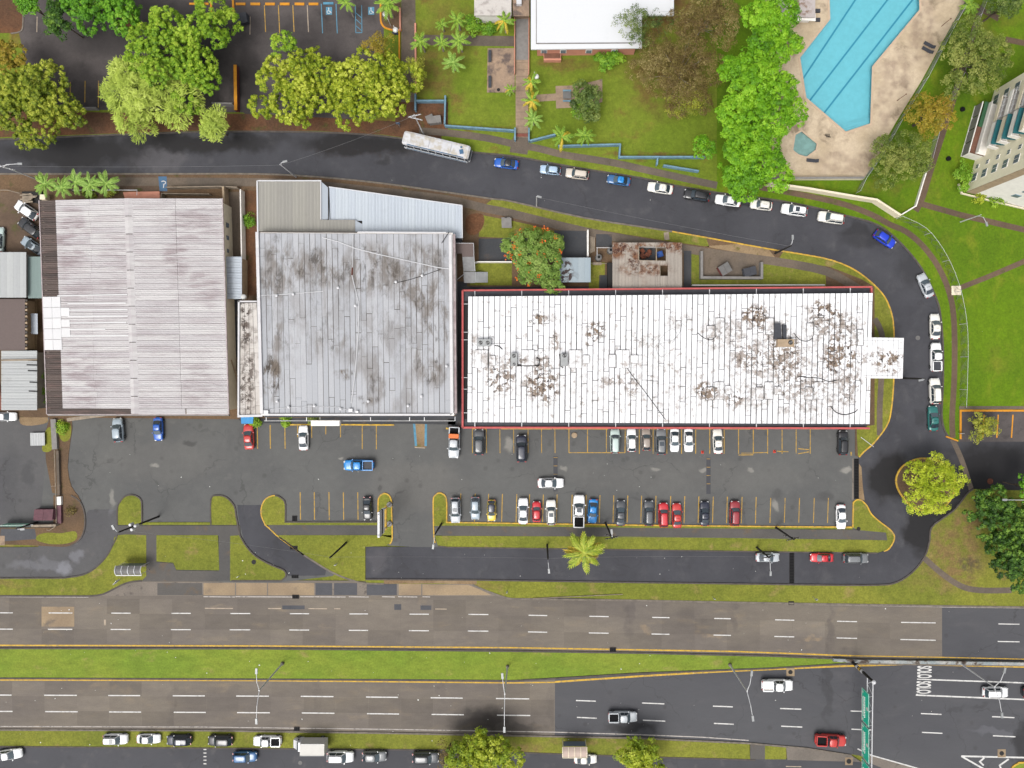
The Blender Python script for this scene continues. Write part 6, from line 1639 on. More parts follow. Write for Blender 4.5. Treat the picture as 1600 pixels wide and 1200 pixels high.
KIND = {
    'sedan': car_meshes('sedan', 4.65, 1.82, .72, .90, .93, 1.45, 1.10, -1.75, .30, -1.00),
    'small': car_meshes('sedan', 3.75, 1.62, .76, .92, .95, 1.48, .95, -1.62, .40, -1.25),
    'hatch': car_meshes('hatch', 4.2, 1.76, .76, .94, .96, 1.50, 1.02, -1.98, .35, -1.45),
    'suv': car_meshes('suv', 4.7, 1.92, .92, 1.06, 1.10, 1.74, 1.15, -2.22, .55, -1.85),
    'pickup': car_meshes('pickup', 5.5, 1.98, .98, 1.02, 1.06, 1.80, 1.45, -.78, .85, -.55, (-2.55, -.85)),
    'van': car_meshes('suv', 4.5, 1.85, .95, 1.1, 1.12, 1.85, 1.30, -2.15, .70, -1.95),
}
CARS = {}
def car(kind, col, px, py, heading, label, cat, group, sunroof=False, roof=None, scale=1.0, rails=None, glass=None, liner=None):
    """heading: photo compass, 0 = nose right, 90 = nose up, 180 = left, 270 = down"""
    M = KIND[kind]
    p = W(px, py, .9); zg = .0
    t = thing({'sedan': 'parked_sedan', 'small': 'small_car', 'hatch': 'hatchback', 'suv': 'sport_utility_car', 'pickup': 'pickup_truck', 'van': 'compact_van'}[kind], label, cat, (p.x, p.y, zg), math.radians(heading), group)
    t.scale = (scale, scale * (1 if kind != 'x' else 1), scale)
    pm = 'paint_' + col + '_car'
    link_mesh('body', M['body'], t, pm)
    link_mesh('roof', M['roof'], t, ('paint_' + roof + '_car') if roof else pm)
    link_mesh('windscreen', M['windscreen'], t, 'glass_light' if col not in ('black', 'navy') else 'glass_car')
    if 'rear_window' in M: link_mesh('rear_window', M['rear_window'], t)
    link_mesh('side_window', M['side_l'], t); link_mesh('side_window', M['side_r'], t)
    for ax in M['axles']:
        for s in (1, -1):
            w = link_mesh('wheel', M['tyre'], t); w.location = (ax, s * M['wy'], M['r'])
            r = link_mesh('rim', M['rim'], w)
    for s in (1, -1):
        h = link_mesh('headlight', M['headlight'], t); h.location = (M['hl'][0], s * M['hl'][1], M['hl'][2]); h.rotation_euler = (0, .25, s * -.35)
        h = link_mesh('taillight', M['taillight'], t); h.location = (M['tl'][0], s * M['tl'][1], M['tl'][2]); h.rotation_euler = (0, 0, s * .3)
        h = link_mesh('mirror', M['mirror'], t, pm); h.location = (M['mi'][0], s * M['mi'][1], M['mi'][2])
    link_mesh('grille', M['grille'], t); link_mesh('bumper', M['bumper'], t)
    if 'roof_rail' in M and rails is not False:
        for s in (1, -1):
            h = link_mesh('roof_rail', M['roof_rail'], t); h.location = (0, s * M['rr'][0], M['rr'][1])
    if sunroof:
        h = link_mesh('sunroof', M['sunroof'], t); h.location = M['sr']
    if 'bed_liner' in M:
        link_mesh('bed_liner', M['bed_liner'], t, liner); link_mesh('bed_side', M['bed_side'], t, pm)
    return t

GS, GT, GB, GV, GH, GY = 'cars parked along the street bend', 'cars parked beside the shops', 'cars parked along the yellow kerb', 'cars parked along the bottom verge', 'vehicles driving on the highway', 'cars in the dirt yard'
# along the street
car('sedan', 'blue', 791, 255, 173, 'blue car with black roof parked right of the white bus', 'car', GS, roof='black', scale=.95)
car('hatch', 'pale_blue', 860, 265, 173, 'pale blue car parked between the blue one with black roof and the beige one', 'car', GS, scale=.9)
car('suv', 'beige', 902, 271.5, 172, 'beige sport utility car parked below the stepped blue wall', 'car', GS, scale=.9)
car('sedan', 'steel_blue', 967, 281, 171, 'dark blue sedan with brighter blue roof parked on the street', 'car', GS, roof='sky_blue', scale=.92)
car('sedan', 'offwhite', 1032, 293.5, 171, 'off white sedan parked left of the black one under the bright green tree', 'car', GS)
car('suv', 'black', 1089, 305, 170, 'black sport utility car parked at lower left of the bright green tree', 'car', GS)
car('sedan', 'white', 1138, 313, 171, 'white car half covered by the bright green tree', 'car', GS)
car('small', 'offwhite', 1190, 320, 172, 'small off white car just right of the bright green tree', 'car', GS, scale=1.06)
car('suv', 'white', 1241.5, 328, 171, 'white sport utility car with dark sunroof on the street below the cream wall', 'car', GS, sunroof=True)
car('suv', 'offwhite', 1299, 340, 171, 'cream station wagon parked nearest the start of the street bend', 'car', GS, scale=1.02)
car('hatch', 'deep_blue', 1383, 373, 326, 'vivid blue hatchback parked on the street bend', 'car', GS, scale=1.02)
car('sedan', 'silver', 1447, 446, 113, 'silver sedan parked on the bend right of the plaza corner', 'car', GS, scale=.98)
car('sedan', 'offwhite', 1462, 510, 91, 'pearl white sedan parked above the white pickup at right of the street', 'car', GS)
car('pickup', 'white', 1463, 558, 90, 'white pickup with open dark bed parked at right of the porch roof', 'pickup', GS, scale=.95, liner='dumpster_grey')
car('suv', 'offwhite', 1461.5, 611, 92, 'white sport utility car parked between the white pickup and the green car', 'car', GS)
car('sedan', 'teal_green', 1459, 654, 91, 'dark teal green car parked nearest the round tree island', 'car', GS, scale=1.0)
# beside the shops
car('hatch', 'grey_blue', 183.5, 672, 94, 'grey blue hatchback parked below the warehouse', 'car', GT, scale=1.05)
car('sedan', 'blue', 246, 670.5, 271, 'blue sedan parked below the warehouse', 'car', GT, scale=.93)
car('sedan', 'bright_red', 388, 682.5, 93, 'red sedan parked beside the blue awning', 'car', GT)
car('sedan', 'white', 473.5, 684.5, 91, 'white sedan parked below the shop sign box', 'car', GT, scale=.97)
car('pickup', 'sky_blue', 560.5, 727, 180, 'bright blue pickup with empty bed crossing the parking lot', 'pickup', None, scale=1.0, liner='dumpster_grey')
pk = car('pickup', 'silver', 709.5, 691, 268, 'grey pickup with orange cab box and black bed near the plaza corner', 'pickup', GT, scale=1.05)
link_mesh('cargo_box', MB().box((-1.15, 0, 1.5), (.75, 1.7, .8)).mesh('cargo_box', 'orange_panel'), pk) if 'orange_panel' in MATS else None
car('suv', 'dark_grey', 748.5, 691, 90, 'charcoal square off roader next to the grey and orange pickup', 'car', GT, rails=False)
car('suv', 'navy', 815, 701, 91, 'dark navy car pulled half out of its bay by the plaza', 'car', GT, scale=1.05)
car('sedan', 'white', 860.5, 755, 0, 'white sedan driving across the middle of the parking lot', 'car', None, scale=1.02)
car('van', 'pale_green', 961, 689.5, 90, 'pale green van at left end of the row below the plaza', 'van', GT, scale=.97)
car('hatch', 'white', 987, 688, 91, 'white hatchback right of the pale green van', 'car', GT, scale=1.0, roof='white')
car('hatch', 'brown', 1010, 687, 91, 'beige brown hatchback between white hatchback and grey sport utility car', 'car', GT, scale=.96)
car('suv', 'grey', 1033, 690.5, 90, 'grey sport utility car with big dark sunroof in the row below the plaza', 'car', GT, sunroof=True, scale=1.0)
car('sedan', 'white', 1054.5, 688, 270, 'white sedan next to the grey sport utility car, left of two white ones', 'car', GT, scale=.93)
car('sedan', 'white', 1076.5, 688, 271, 'white sedan right of another white sedan in the row below the plaza', 'car', GT, scale=.93)
car('sedan', 'offwhite', 1122, 690, 92, 'cream white sedan standing alone between empty bays below the plaza', 'car', GT, scale=.97)
car('suv', 'black', 1317.5, 692, 89, 'black sport utility car in the last bay at right of the plaza', 'car', GT, scale=.95)
# along the yellow kerb
car('sedan', 'black', 573.5, 795, 271, 'black car in the left bay group beside the pylon sign', 'car', GB, scale=.92)
car('suv', 'silver', 711.5, 797.5, 271, 'silver sport utility car with sunroof, first right of the entrance', 'car', GB, sunroof=True, scale=.98)
car('hatch', 'grey_blue', 742.5, 794.5, 270, 'silver blue hatchback between the silver car and the yellow one', 'car', GB, scale=.98)
car('hatch', 'yellow', 768, 798, 270, 'yellow hatchback with black roof along the yellow kerb', 'car', GB, roof='navy', scale=.93)
car('sedan', 'white', 817.5, 799, 90, 'white sedan left of the small red car', 'car', GB, scale=1.02)
car('small', 'red', 838.5, 800, 90, 'small red car between two white cars', 'car', GB)
car('suv', 'offwhite', 861, 801, 91, 'white sport utility car with small sunroof right of the small red car', 'car', GB, sunroof=True, scale=.97)
car('pickup', 'white', 904.5, 799, 89, 'large white pickup with sunroof and black bed along the yellow kerb', 'pickup', GB, sunroof=True, scale=1.08)
car('sedan', 'sky_blue', 926.5, 799, 266, 'bright blue sedan right of the large white pickup', 'car', GB, scale=.95)
car('sedan', 'dark_grey', 970, 802, 89, 'dark grey sedan with hood up the lot, alone between empty bays', 'car', GB, scale=1.0)
car('suv', 'dark_grey', 1014, 802, 90, 'dark grey sport utility car left of two red cars', 'car', GB, scale=.98)
car('suv', 'red', 1037, 805, 91, 'bright red sport utility car right beside the dark grey one', 'car', GB, scale=.95, rails=True)
car('sedan', 'bright_red', 1058, 806, 91, 'orange red sedan, right of the bright red sport utility car', 'car', GB, scale=.97)
car('sedan', 'navy', 1101.5, 803, 90, 'black sedan standing alone right of the two red cars', 'car', GB, scale=.96)
car('suv', 'dark_red', 1148.5, 802.5, 89, 'dark red sport utility car, last red one along the yellow kerb', 'car', GB, scale=.97)
car('sedan', 'white', 1315, 808, 271, 'white car in the right end bay by the grass wedge', 'car', GB, scale=.97, roof='white')
# frontage lane
car('sedan', 'silver', 1200, 871.5, 0, 'silver car under the utility pole on the frontage lane', 'car', 'cars parked on the frontage lane', scale=.93)
car('sedan', 'red', 1285, 872, 180, 'red car on the frontage lane', 'car', 'cars parked on the frontage lane', scale=.9)
car('suv', 'grey', 1337.5, 872.5, 0, 'grey sport utility car in front of the red one on the frontage lane', 'car', 'cars parked on the frontage lane', scale=.97)
# highway
car('pickup', 'silver', 973, 1120.5, 0, 'silver pickup driving on the lower carriageway', 'pickup', GH, scale=.96)
car('pickup', 'white', 1214.5, 1071, 0, 'white crew cab pickup in the lane beside the median', 'pickup', GH, scale=1.03, liner='wall_offwhite')
car('pickup', 'bright_red', 1298, 1157, 357, 'red pickup near the green overhead sign', 'pickup', GH, scale=1.03)
car('suv', 'white', 1556, 1082, 0, 'white sport utility car behind the tall lamp mast at right', 'car', GH, scale=.98)
car('suv', 'black', 1619, 1083, 0, 'black car cut off by the right edge of the highway', 'car', GH)
# bottom row
car('sedan', 'white', 13, 1180, 8, 'white sedan cut off at bottom left corner', 'car', GV, scale=1.0)
car('suv', 'white', 179.5, 1155.5, 0, 'white car with dark sunroof on the bottom verge', 'car', GV, sunroof=True, scale=.95)
car('sedan', 'white', 231, 1155.5, 0, 'white sedan without sunroof on the bottom verge', 'car', GV, scale=.92)
car('suv', 'navy', 279.5, 1157, 180, 'dark navy sport utility car right of two white cars on the bottom verge', 'car', GV, scale=.96, sunroof=True)
car('suv', 'black', 344, 1157.5, 180, 'black sport utility car left of the white pickup on the bottom verge', 'car', GV, scale=.96, rails=False)
car('pickup', 'white', 417.5, 1158.5, 180, 'white pickup left of the white box truck on the bottom verge', 'pickup', GV, scale=.93)
car('suv', 'steel_blue', 382, 1183, 0, 'dark blue grey sport utility car on the bottom service road', 'car', GV, scale=.93, rails=False)
car('suv', 'white', 531.5, 1183, 0, 'white sport utility car on the service road beside the box truck', 'car', GV, scale=1.03)
car('hatch', 'grey', 584.5, 1182.5, 0, 'grey hatchback right of the white sport utility car on the service road', 'car', GV, scale=1.05)
car('suv', 'dark_grey', 665, 1184, 0, 'dark grey sport utility car left of the bottom yellow green tree', 'car', GV, scale=1.03)
car('sedan', 'offwhite', 915, 1187.5, 0, 'cream sedan partly under the tan bus shelter', 'car', GV, scale=.9)
# dirt yard and left lot
car('hatch', 'white', 40.5, 328.5, 146, 'white hatchback at top of the dirt yard', 'car', GY, scale=1.1)
car('suv', 'black', 47, 356, 143, 'black car between white and grey ones in the dirt yard', 'car', GY, scale=1.02, rails=False)
car('sedan', 'grey_blue', 50, 384, 147, 'blue grey car nose under the warehouse eaves', 'car', GY, scale=1.0, sunroof=True)
car('sedan', 'pale_green', -3, 374, 88, 'pale car cut off at left edge of the dirt yard', 'car', GY)
car('sedan', 'white', 6, 651, 0, 'white car cut off at left edge below the ribbed shed', 'car', GY, scale=.9)

# ---- box truck
t = thing('box_truck', 'white box truck parked between pickup and service road at the bottom', 'truck', (*W(485, 1163, 1.2)[:2], 0), math.pi)
def loc(mb, name, mat, parent, sm=False): return mb.build(name, mat, parent, sm, world=False)
loc(MB().box((-.9, 0, 1.95), (4.4, 2.15, 2.2)), 'cargo_box', 'truck_box', t)
loc(MB().box((-.2, 0, .65), (5.6, 1.2, .3)), 'chassis', 'dark_metal', t)
rings = []
for x, w, z in ((1.35, .95, 2.15), (1.9, .96, 2.15), (2.25, .95, 1.7), (2.75, .90, 1.25), (3.1, .8, 1.1), (3.2, .7, .95)):
    rings.append([(x, w, .45), (x, w, z * .7), (x, w * .86, z), (x, -w * .86, z), (x, -w, z * .7), (x, -w, .45)])
loc(MB().add(*loft(rings)), 'cab', 'white_metal', t, False)
loc(MB().face([(1.98, -.75, 2.13), (2.3, -.74, 1.72), (2.3, .74, 1.72), (1.98, .75, 2.13)]), 'windscreen', 'glass_light', t).location.z = .03
loc(MB().bar((1.3, -1.06, 3.06), (-3.1, -1.06, 3.06), .06, .06).bar((1.3, 1.06, 3.06), (-3.1, 1.06, 3.06), .06, .06), 'box_edge', 'galvanised', t)
for ax in (2.3, -2.0):
    for s in (1, -1):
        w = link_mesh('wheel', KIND['pickup']['tyre'], t); w.location = (ax, s * .9, .37); link_mesh('rim', KIND['pickup']['rim'], w)
for s in (1, -1):
    loc(MB().box((2.0, s * 1.12, 1.6), (.12, .22, .3)), 'mirror', 'black', t)
# ---- bus
t = thing('bus', 'long white and blue bus with dirty roof parked on the upper street', 'bus', (*W(683.5, 230, 1.6)[:2], 0), math.radians(-13.3))
LB, WB, HB = 12.4, 2.5, 3.05
loc(MB().prism([(-LB / 2, -WB / 2 + .2), (-LB / 2 + .2, -WB / 2), (LB / 2 - .5, -WB / 2), (LB / 2, -WB / 2 + .5), (LB / 2, WB / 2 - .5), (LB / 2 - .5, WB / 2), (-LB / 2 + .2, WB / 2), (-LB / 2, WB / 2 - .2)], .35, 1.15), 'body', 'white_metal', t)
loc(MB().prism([(-LB / 2 + .05, -WB / 2 + .05), (LB / 2 - .25, -WB / 2 + .05), (LB / 2 - .25, WB / 2 - .05), (-LB / 2 + .05, WB / 2 - .05)], 1.15, 2.75), 'window_band', 'glass_car', t)
for s in (1, -1):
    for k in range(9):
        loc(MB().box((-LB / 2 + .8 + k * 1.35, s * (WB / 2 - .03), 1.95), (.12, .06, 1.6)), 'pillar', 'white_metal', t)
    loc(MB().box((0, s * (WB / 2 + .012), .8), (LB - 1.2, .03, .3)), 'stripe', 'blue_car_stripe' if 'blue_car_stripe' in MATS else 'sign_blue', t)
rf = MB()
rr_ = []
for x, w, z in ((-LB / 2 + .02, WB / 2 - .2, HB - .2), (-LB / 2 + .25, WB / 2 - .02, HB - .08), (-LB / 2 + 1, WB / 2, HB), (LB / 2 - 1.2, WB / 2, HB), (LB / 2 - .4, WB / 2 - .02, HB - .06), (LB / 2 - .1, WB / 2 - .2, HB - .3)):
    rr_.append([(x, -w, z - .32), (x, -w * .96, z - .1), (x, -w * .7, z), (x, w * .7, z), (x, w * .96, z - .1), (x, w, z - .32)])
rfo = loc(rf.add(*loft(rr_)), 'roof', 'bus_roof', t)
loc(MB().box((-2.6, 0, HB + .06), (2.6, 1.7, .16)), 'roof_unit', 'bus_roof', t)
loc(MB().box((1.7, 0, HB + .05), (2.0, 1.6, .12)), 'roof_unit', 'bus_roof', t)
loc(MB().box((-5.2, 0, HB + .03), (1.0, 1.5, .1)), 'roof_unit', 'bus_roof', t)
loc(MB().box((4.7, -.2, HB + .03), (.7, .8, .1), .4), 'roof_hatch', 'sign_blue', t)
loc(MB().box((4.5, .6, HB + .02), (.35, .3, .08), .2), 'roof_hatch', 'sign_blue', t)
loc(MB().box((0, -WB / 2 + .10, HB - .02), (LB - 2, .12, .1)), 'roof_stripe', 'sign_blue', t)
loc(MB().face([(LB / 2 - .2, -1.05, 2.7), (LB / 2 + .0, -1.05, 1.2), (LB / 2 + .0, 1.05, 1.2), (LB / 2 - .2, 1.05, 2.7)]), 'windscreen', 'glass_light', t)
for ax in (4.0, -3.6):
    for s in (1, -1):
        w = link_mesh('wheel', KIND['pickup']['tyre'], t); w.location = (ax, s * (WB / 2 - .12), .45); w.scale = (1.22, 1.2, 1.22); link_mesh('rim', KIND['pickup']['rim'], w)
for s in (1, -1): loc(MB().box((LB / 2 - .02, s * .9, .75), (.1, .35, .2)), 'headlight', 'light_lens', t)

# ------------------------------------------------------------------ vegetation
def leaf_mat(name, cols, trans=.25):
    """leaves: colour by the leaf's own age value (young yellowish to old green)"""
    m = bpy.data.materials.new(name); m.use_nodes = True
    nt = m.node_tree; nt.nodes.clear()
    o = nt.nodes.new('ShaderNodeOutputMaterial')
    at = nt.nodes.new('ShaderNodeAttribute'); at.attribute_name = 'age'
    r = nt.nodes.new('ShaderNodeValToRGB')
    els = r.color_ramp.elements
    while len(els) < len(cols): els.new(.5)
    for i, c in enumerate(cols):
        els[i].position = i / (len(cols) - 1); els[i].color = c
    nt.links.new(at.outputs['Fac'], r.inputs[0])
    d = nt.nodes.new('ShaderNodeBsdfPrincipled'); d.inputs['Roughness'].default_value = .6; d.inputs['Specular IOR Level'].default_value = .35
    nt.links.new(r.outputs[0], d.inputs['Base Color'])
    t = nt.nodes.new('ShaderNodeBsdfTranslucent'); nt.links.new(r.outputs[0], t.inputs['Color'])
    x = nt.nodes.new('ShaderNodeMixShader'); x.inputs[0].default_value = trans
    nt.links.new(d.outputs[0], x.inputs[1]); nt.links.new(t.outputs[0], x.inputs[2]); nt.links.new(x.outputs[0], o.inputs[0])
    MATS[name] = m
TB = 1.95    # leaves overlap and shade each other; the single leaf is lighter than the crown
def K(r, g, b):
    c = C(r, g, b); return tuple(min(.7, v * TB) for v in c[:3]) + (1,)
leaf_mat('leaf_olive', [K(56, 76, 14), K(92, 110, 20), K(126, 136, 28), K(166, 170, 64)])
leaf_mat('leaf_lime', [K(58, 92, 12), K(92, 128, 18), K(122, 152, 30), K(154, 174, 56)])
leaf_mat('leaf_yellow', [K(66, 88, 14), K(108, 128, 18), K(140, 150, 28), K(182, 188, 76)])
leaf_mat('leaf_green', [K(40, 82, 8), K(66, 114, 12), K(88, 138, 20), K(118, 158, 42)])
leaf_mat('leaf_bright', [K(52, 92, 6), K(84, 132, 10), K(108, 154, 18), K(138, 176, 44)])
leaf_mat('leaf_feather', [K(110, 128, 44), K(136, 154, 56), K(160, 176, 72), K(182, 194, 98)])
leaf_mat('leaf_brown', [K(66, 54, 28), K(96, 78, 42), K(108, 98, 46), K(150, 134, 90)])
leaf_mat('leaf_dark', [K(40, 56, 22), K(62, 82, 30), K(92, 108, 46), K(126, 136, 70)])
leaf_mat('leaf_park', [K(62, 78, 24), K(88, 104, 36), K(120, 128, 56), K(146, 148, 80)])
leaf_mat('leaf_orange', [K(92, 92, 22), K(122, 112, 26), K(144, 126, 34), K(128, 94, 32)])
leaf_mat('leaf_deep', [K(14, 36, 6), K(34, 64, 10), K(58, 92, 18), K(112, 142, 48)])
leaf_mat('leaf_flame', [K(58, 84, 26), K(86, 114, 40), K(112, 136, 58), K(136, 150, 80)])
leaf_mat('flower_orange', [K(206, 76, 20), K(222, 110, 30), K(226, 90, 30)])
leaf_mat('leaf_round', [K(102, 126, 14), K(140, 156, 26), K(166, 176, 42), K(190, 196, 80)])
leaf_mat('leaf_small', [K(86, 98, 24), K(116, 124, 32), K(142, 144, 46), K(160, 160, 70)])
leaf_mat('leaf_palm', [K(66, 98, 26), K(104, 136, 40), K(134, 160, 56)])
leaf_mat('leaf_palm_pale', [K(82, 116, 40), K(112, 144, 56), K(140, 166, 80)])
leaf_mat('leaf_palm_yellow', [K(128, 124, 24), K(166, 150, 34), K(190, 160, 60)])
leaf_mat('leaf_palm_olive', [K(96, 116, 26), K(128, 144, 36), K(156, 160, 60)])
leaf_mat('leaf_shrub', [K(60, 96, 16), K(96, 136, 26), K(136, 164, 50)])

def leaf_cloud(name, cen, nrm, size, age, mat, parent, aspect=.62, dirs=None):
    """one mesh of many leaf faces; cen, nrm: (n,3)"""
    n = len(cen)
    nrm = nrm / np.maximum(1e-6, np.linalg.norm(nrm, axis=1))[:, None]
    if dirs is None: dirs = RNG.normal(size=(n, 3))
    t = dirs - nrm * (dirs * nrm).sum(1)[:, None]
    t /= np.maximum(1e-6, np.linalg.norm(t, axis=1))[:, None]
    b = np.cross(nrm, t)
    s = size[:, None]
    a_ = cen - t * s * .5; c_ = cen + t * s * .5
    sag = nrm * s * .1
    l_ = cen + b * s * aspect * .5 - sag; r_ = cen - b * s * aspect * .5 - sag
    v = np.stack([a_, r_, c_, l_], 1).reshape(-1, 3)
    og = np.array(ORIGIN.get(parent.name, (0, 0, 0))); v = v - og
    me = bpy.data.meshes.new(name)
    me.vertices.add(4 * n); me.loops.add(4 * n); me.polygons.add(n)
    me.vertices.foreach_set('co', v.astype(np.float32).ravel())
    me.loops.foreach_set('vertex_index', np.arange(4 * n, dtype=np.int32))
    me.polygons.foreach_set('loop_start', np.arange(0, 4 * n, 4, dtype=np.int32))
    me.polygons.foreach_set('loop_total', np.full(n, 4, dtype=np.int32))
    me.update(calc_edges=True)
    at = me.attributes.new('age', 'FLOAT', 'FACE'); at.data.foreach_set('value', np.clip(age, 0, 1).astype(np.float32))
    me.materials.append(MATS[mat])
    o = bpy.data.objects.new(name, me); COL.objects.link(o); o.parent = parent
    return o

def crown_points(n, rx, ry, rz, seed):
    """clump centres on the skins of several billowing sub-crowns that make up the crown"""
    g = np.random.default_rng(seed)
    R = min(rx, ry)
    sr0 = float(np.clip(R * .42, .8, 2.7))
    M = max(3, int(1.25 * rx * ry / (sr0 * sr0)))
    P_ = []; D_ = []; A_ = []
    ph = g.uniform(0, 6.28, 3)
    for i in range(M):
        rho = math.sqrt((i + .5) / M) * g.uniform(.9, 1.06); th = i * 2.39996 + g.uniform(-.4, .4) + ph[0]
        out = 1 + .12 * math.sin(2 * th + ph[1]) + .10 * math.sin(3 * th + ph[2])
        sr = sr0 * g.uniform(.72, 1.3) * (1 - .25 * (rho > .8))
        cx = (rx - sr * .8) * rho * out * math.cos(th); cy = (ry - sr * .8) * rho * out * math.sin(th)
        cz = rz * math.sqrt(max(.02, 1 - min(.98, rho) ** 2)) * g.uniform(.72, 1.0) - sr * .55 - .12 * rz
        k = max(5, int(n / M * (sr / sr0) ** 2))
        d = g.normal(size=(k * 2, 3)); d /= np.linalg.norm(d, axis=1)[:, None]
        d = d[d[:, 2] > -.3][:k]
        P_.append(d * (sr * g.uniform(.72, 1.04, len(d)))[:, None] * np.array([1, 1, .85]) + np.array([cx, cy, cz]))
        D_.append(d); A_.append(np.full(len(d), g.uniform(-.2, .2)))
    return np.concatenate(P_), np.concatenate(D_), np.concatenate(A_)

def limbs(parent, base, tops, r, mat):
    """tapered trunk and limbs"""
    b = Vector(base); h = max(t.z for t in tops) if tops else b.z + 4
    fork = Vector((b.x, b.y, b.z + (h - b.z) * .38))
    m = MB(); m.tube([b, lerp(b, fork, .5) + Vector((.08, -.06, 0)), fork], r, r * .72, 8)
    for t in tops:
        mid = lerp(fork, t, .5) + Vector((0, 0, .25 * (t - fork).length * .4))
        m.tube([fork - Vector((0, 0, .1)), mid, t], r * .4, r * .06, 5)
    return m.build('trunk', mat, parent)

def tree(label, cx, cy, rpx, rpy, h, mat, style, seed, cat='tree', group=None, name='tree', trunk='trunk_bark', dens=1.0, base_z=.1, tilt=0.0, parts=None, thick=.42):
    rx, ry = 1.1 * rpx * S * (H - h) / H, 1.1 * rpy * S * (H - h) / H
    rz = max(1.4, min(rx, ry) * thick * 1.4, h * .26)
    zc = h - rz * .95
    c = W(cx, cy, zc)
    t = thing(name, label, cat, (c.x, c.y, base_z), 0, group)
    g = np.random.default_rng(seed)
    area = math.pi * rx * ry
    cr, st = math.cos(tilt), math.sin(tilt)
    if style == 'rosette':      # mango / almond like: distinct leaf tufts
        n = int(area * 3.0 * dens); rc = .5; k = 34; ls = (.24, .4)
    elif style == 'fine':
        n = int(area * 2.0 * dens); rc = .7; k = 34; ls = (.2, .34)
    elif style == 'broad':
        n = int(area * 2.0 * dens); rc = .72; k = 36; ls = (.28, .46)
    elif style == 'feather':
        n = int(area * 2.0 * dens); rc = .95; k = 26; ls = (.5, .85)
    elif style == 'sparse':
        n = int(area * 1.7 * dens); rc = .75; k = 24; ls = (.18, .32)
    P_, D_, A_ = crown_points(int(n * 1.25), rx - rc * .5, ry - rc * .5, rz - rc * .3, seed)
    n = len(P_)
    P_ = np.stack([P_[:, 0] * cr - P_[:, 1] * st, P_[:, 0] * st + P_[:, 1] * cr, P_[:, 2]], 1)
    D2 = np.stack([D_[:, 0] * cr - D_[:, 1] * st, D_[:, 0] * st + D_[:, 1] * cr, D_[:, 2]], 1)
    ctr = np.array([c.x, c.y, zc])
    ca = g.beta(2.2, 2.2, n)
    # young growth in broad patches
    pn = np.sin(P_[:, 0] * .55 + seed) * np.cos(P_[:, 1] * .6 + seed * 1.7) * .22
    ca = np.clip(ca + pn + A_, 0, 1)
    csz = g.uniform(.7, 1.3, n)
    ld = g.normal(size=(n, k, 3)); ld[:, :, 2] = np.abs(ld[:, :, 2]) * 1.1 - .2
    ld += D2[:, None, :] * .5
    ld /= np.linalg.norm(ld, axis=2)[:, :, None]
    rr_ = g.uniform(.55, 1, (n, k, 1)) * rc * csz[:, None, None]
    L = P_[:, None, :] + ld * rr_ * np.array([1, 1, .8]) + ctr
    nn = ld * .75 + np.array([0, 0, .55]) + g.normal(size=(n, k, 3)) * .28
    age = ca[:, None] * .68 + g.uniform(0, .32, (n, k))
    if style == 'rosette': age = age * .78 + .3 * (ld[:, :, 2] > .62)     # pale young leaves at the tuft tips
    sz = g.uniform(*ls, (n, k))
    dirs = None; asp = .62
    if style == 'feather':
        dirs = (D2[:, None, :] * np.array([1, 1, .2]) + g.normal(size=(n, k, 3)) * .35).reshape(-1, 3); asp = .2
        nn = nn * .4 + np.array([0, 0, .8])
    if style == 'sparse': asp = .5
    leaf_cloud('crown', L.reshape(-1, 3), nn.reshape(-1, 3), sz.ravel(), age.ravel(), mat, t, asp, dirs)
    tops = []
    idx = g.choice(n, min(n, 9 if style != 'sparse' else 14), replace=False)
    for i in idx:
        p = Vector(P_[i] * (.86 if style != 'sparse' else .98)) + Vector(ctr)
        if p.z > zc - rz * .3: tops.append(p)
    limbs(t, (c.x, c.y, base_z - .1), tops, max(.13, min(rx, ry) * (.055 if style != 'sparse' else .035)), trunk)
    return t, ctr, (rx, ry, rz)

GN = 'big trees along the upper parking lot'
tree('large olive yellow tree at left edge overhanging the upper street', 62, 165, 80, 75, 10.5, 'leaf_olive', 'rosette', 3, group=GN)
tree('small ochre tree behind the large olive tree at left edge', 12, 92, 32, 30, 8, 'leaf_orange', 'rosette', 4, group=GN, dens=.8)
tree('bright green tree cut off by the top edge at upper left', 158, 6, 82, 54, 10, 'leaf_green', 'rosette', 5, group=GN, dens=1.0)
tree('narrow dark green tree hanging over the upper parking lot', 92, 32, 22, 34, 8.5, 'leaf_deep', 'broad', 6, group=GN)
tree('narrow green tree at top left corner of the upper parking lot', 46, 8, 24, 22, 9, 'leaf_green', 'broad', 66, group=GN)
tree('tall lime green tree left of the upper parking entrance', 288, 80, 96, 90, 11.5, 'leaf_lime', 'rosette', 7, group=GN, dens=1.05)
tree('pale feathery tree spreading over the upper street', 240, 152, 88, 72, 9.0, 'leaf_feather', 'feather', 8, group=GN, dens=.95)
tree('small pale feathery tree at lower right of the large feathery one', 334, 196, 28, 28, 7, 'leaf_feather', 'feather', 9, group=GN)
tree('wide yellow tree with pale leaf tufts above the white bus', 474, 138, 92, 68, 10, 'leaf_yellow', 'rosette', 10, group=GN, dens=1.05, tilt=.1)
tree('yellow green tree with pale tufts nearest the school lawn', 580, 140, 74, 66, 10, 'leaf_yellow', 'rosette', 12, group=GN, dens=1.0)
tree('small ochre tree at upper right of the yellow trees', 592, 72, 27, 24, 8, 'leaf_orange', 'sparse', 13, group=GN, dens=1.6)
tree('small loose olive tree on the footpath beside the yellow trees', 645, 108, 24, 22, 6, 'leaf_small', 'sparse', 14, group=GN, dens=1.2)
tree('pale green treelet at upper left of the wide yellow tree', 445, 72, 26, 22, 8, 'leaf_lime', 'rosette', 15, group=GN, dens=.7)
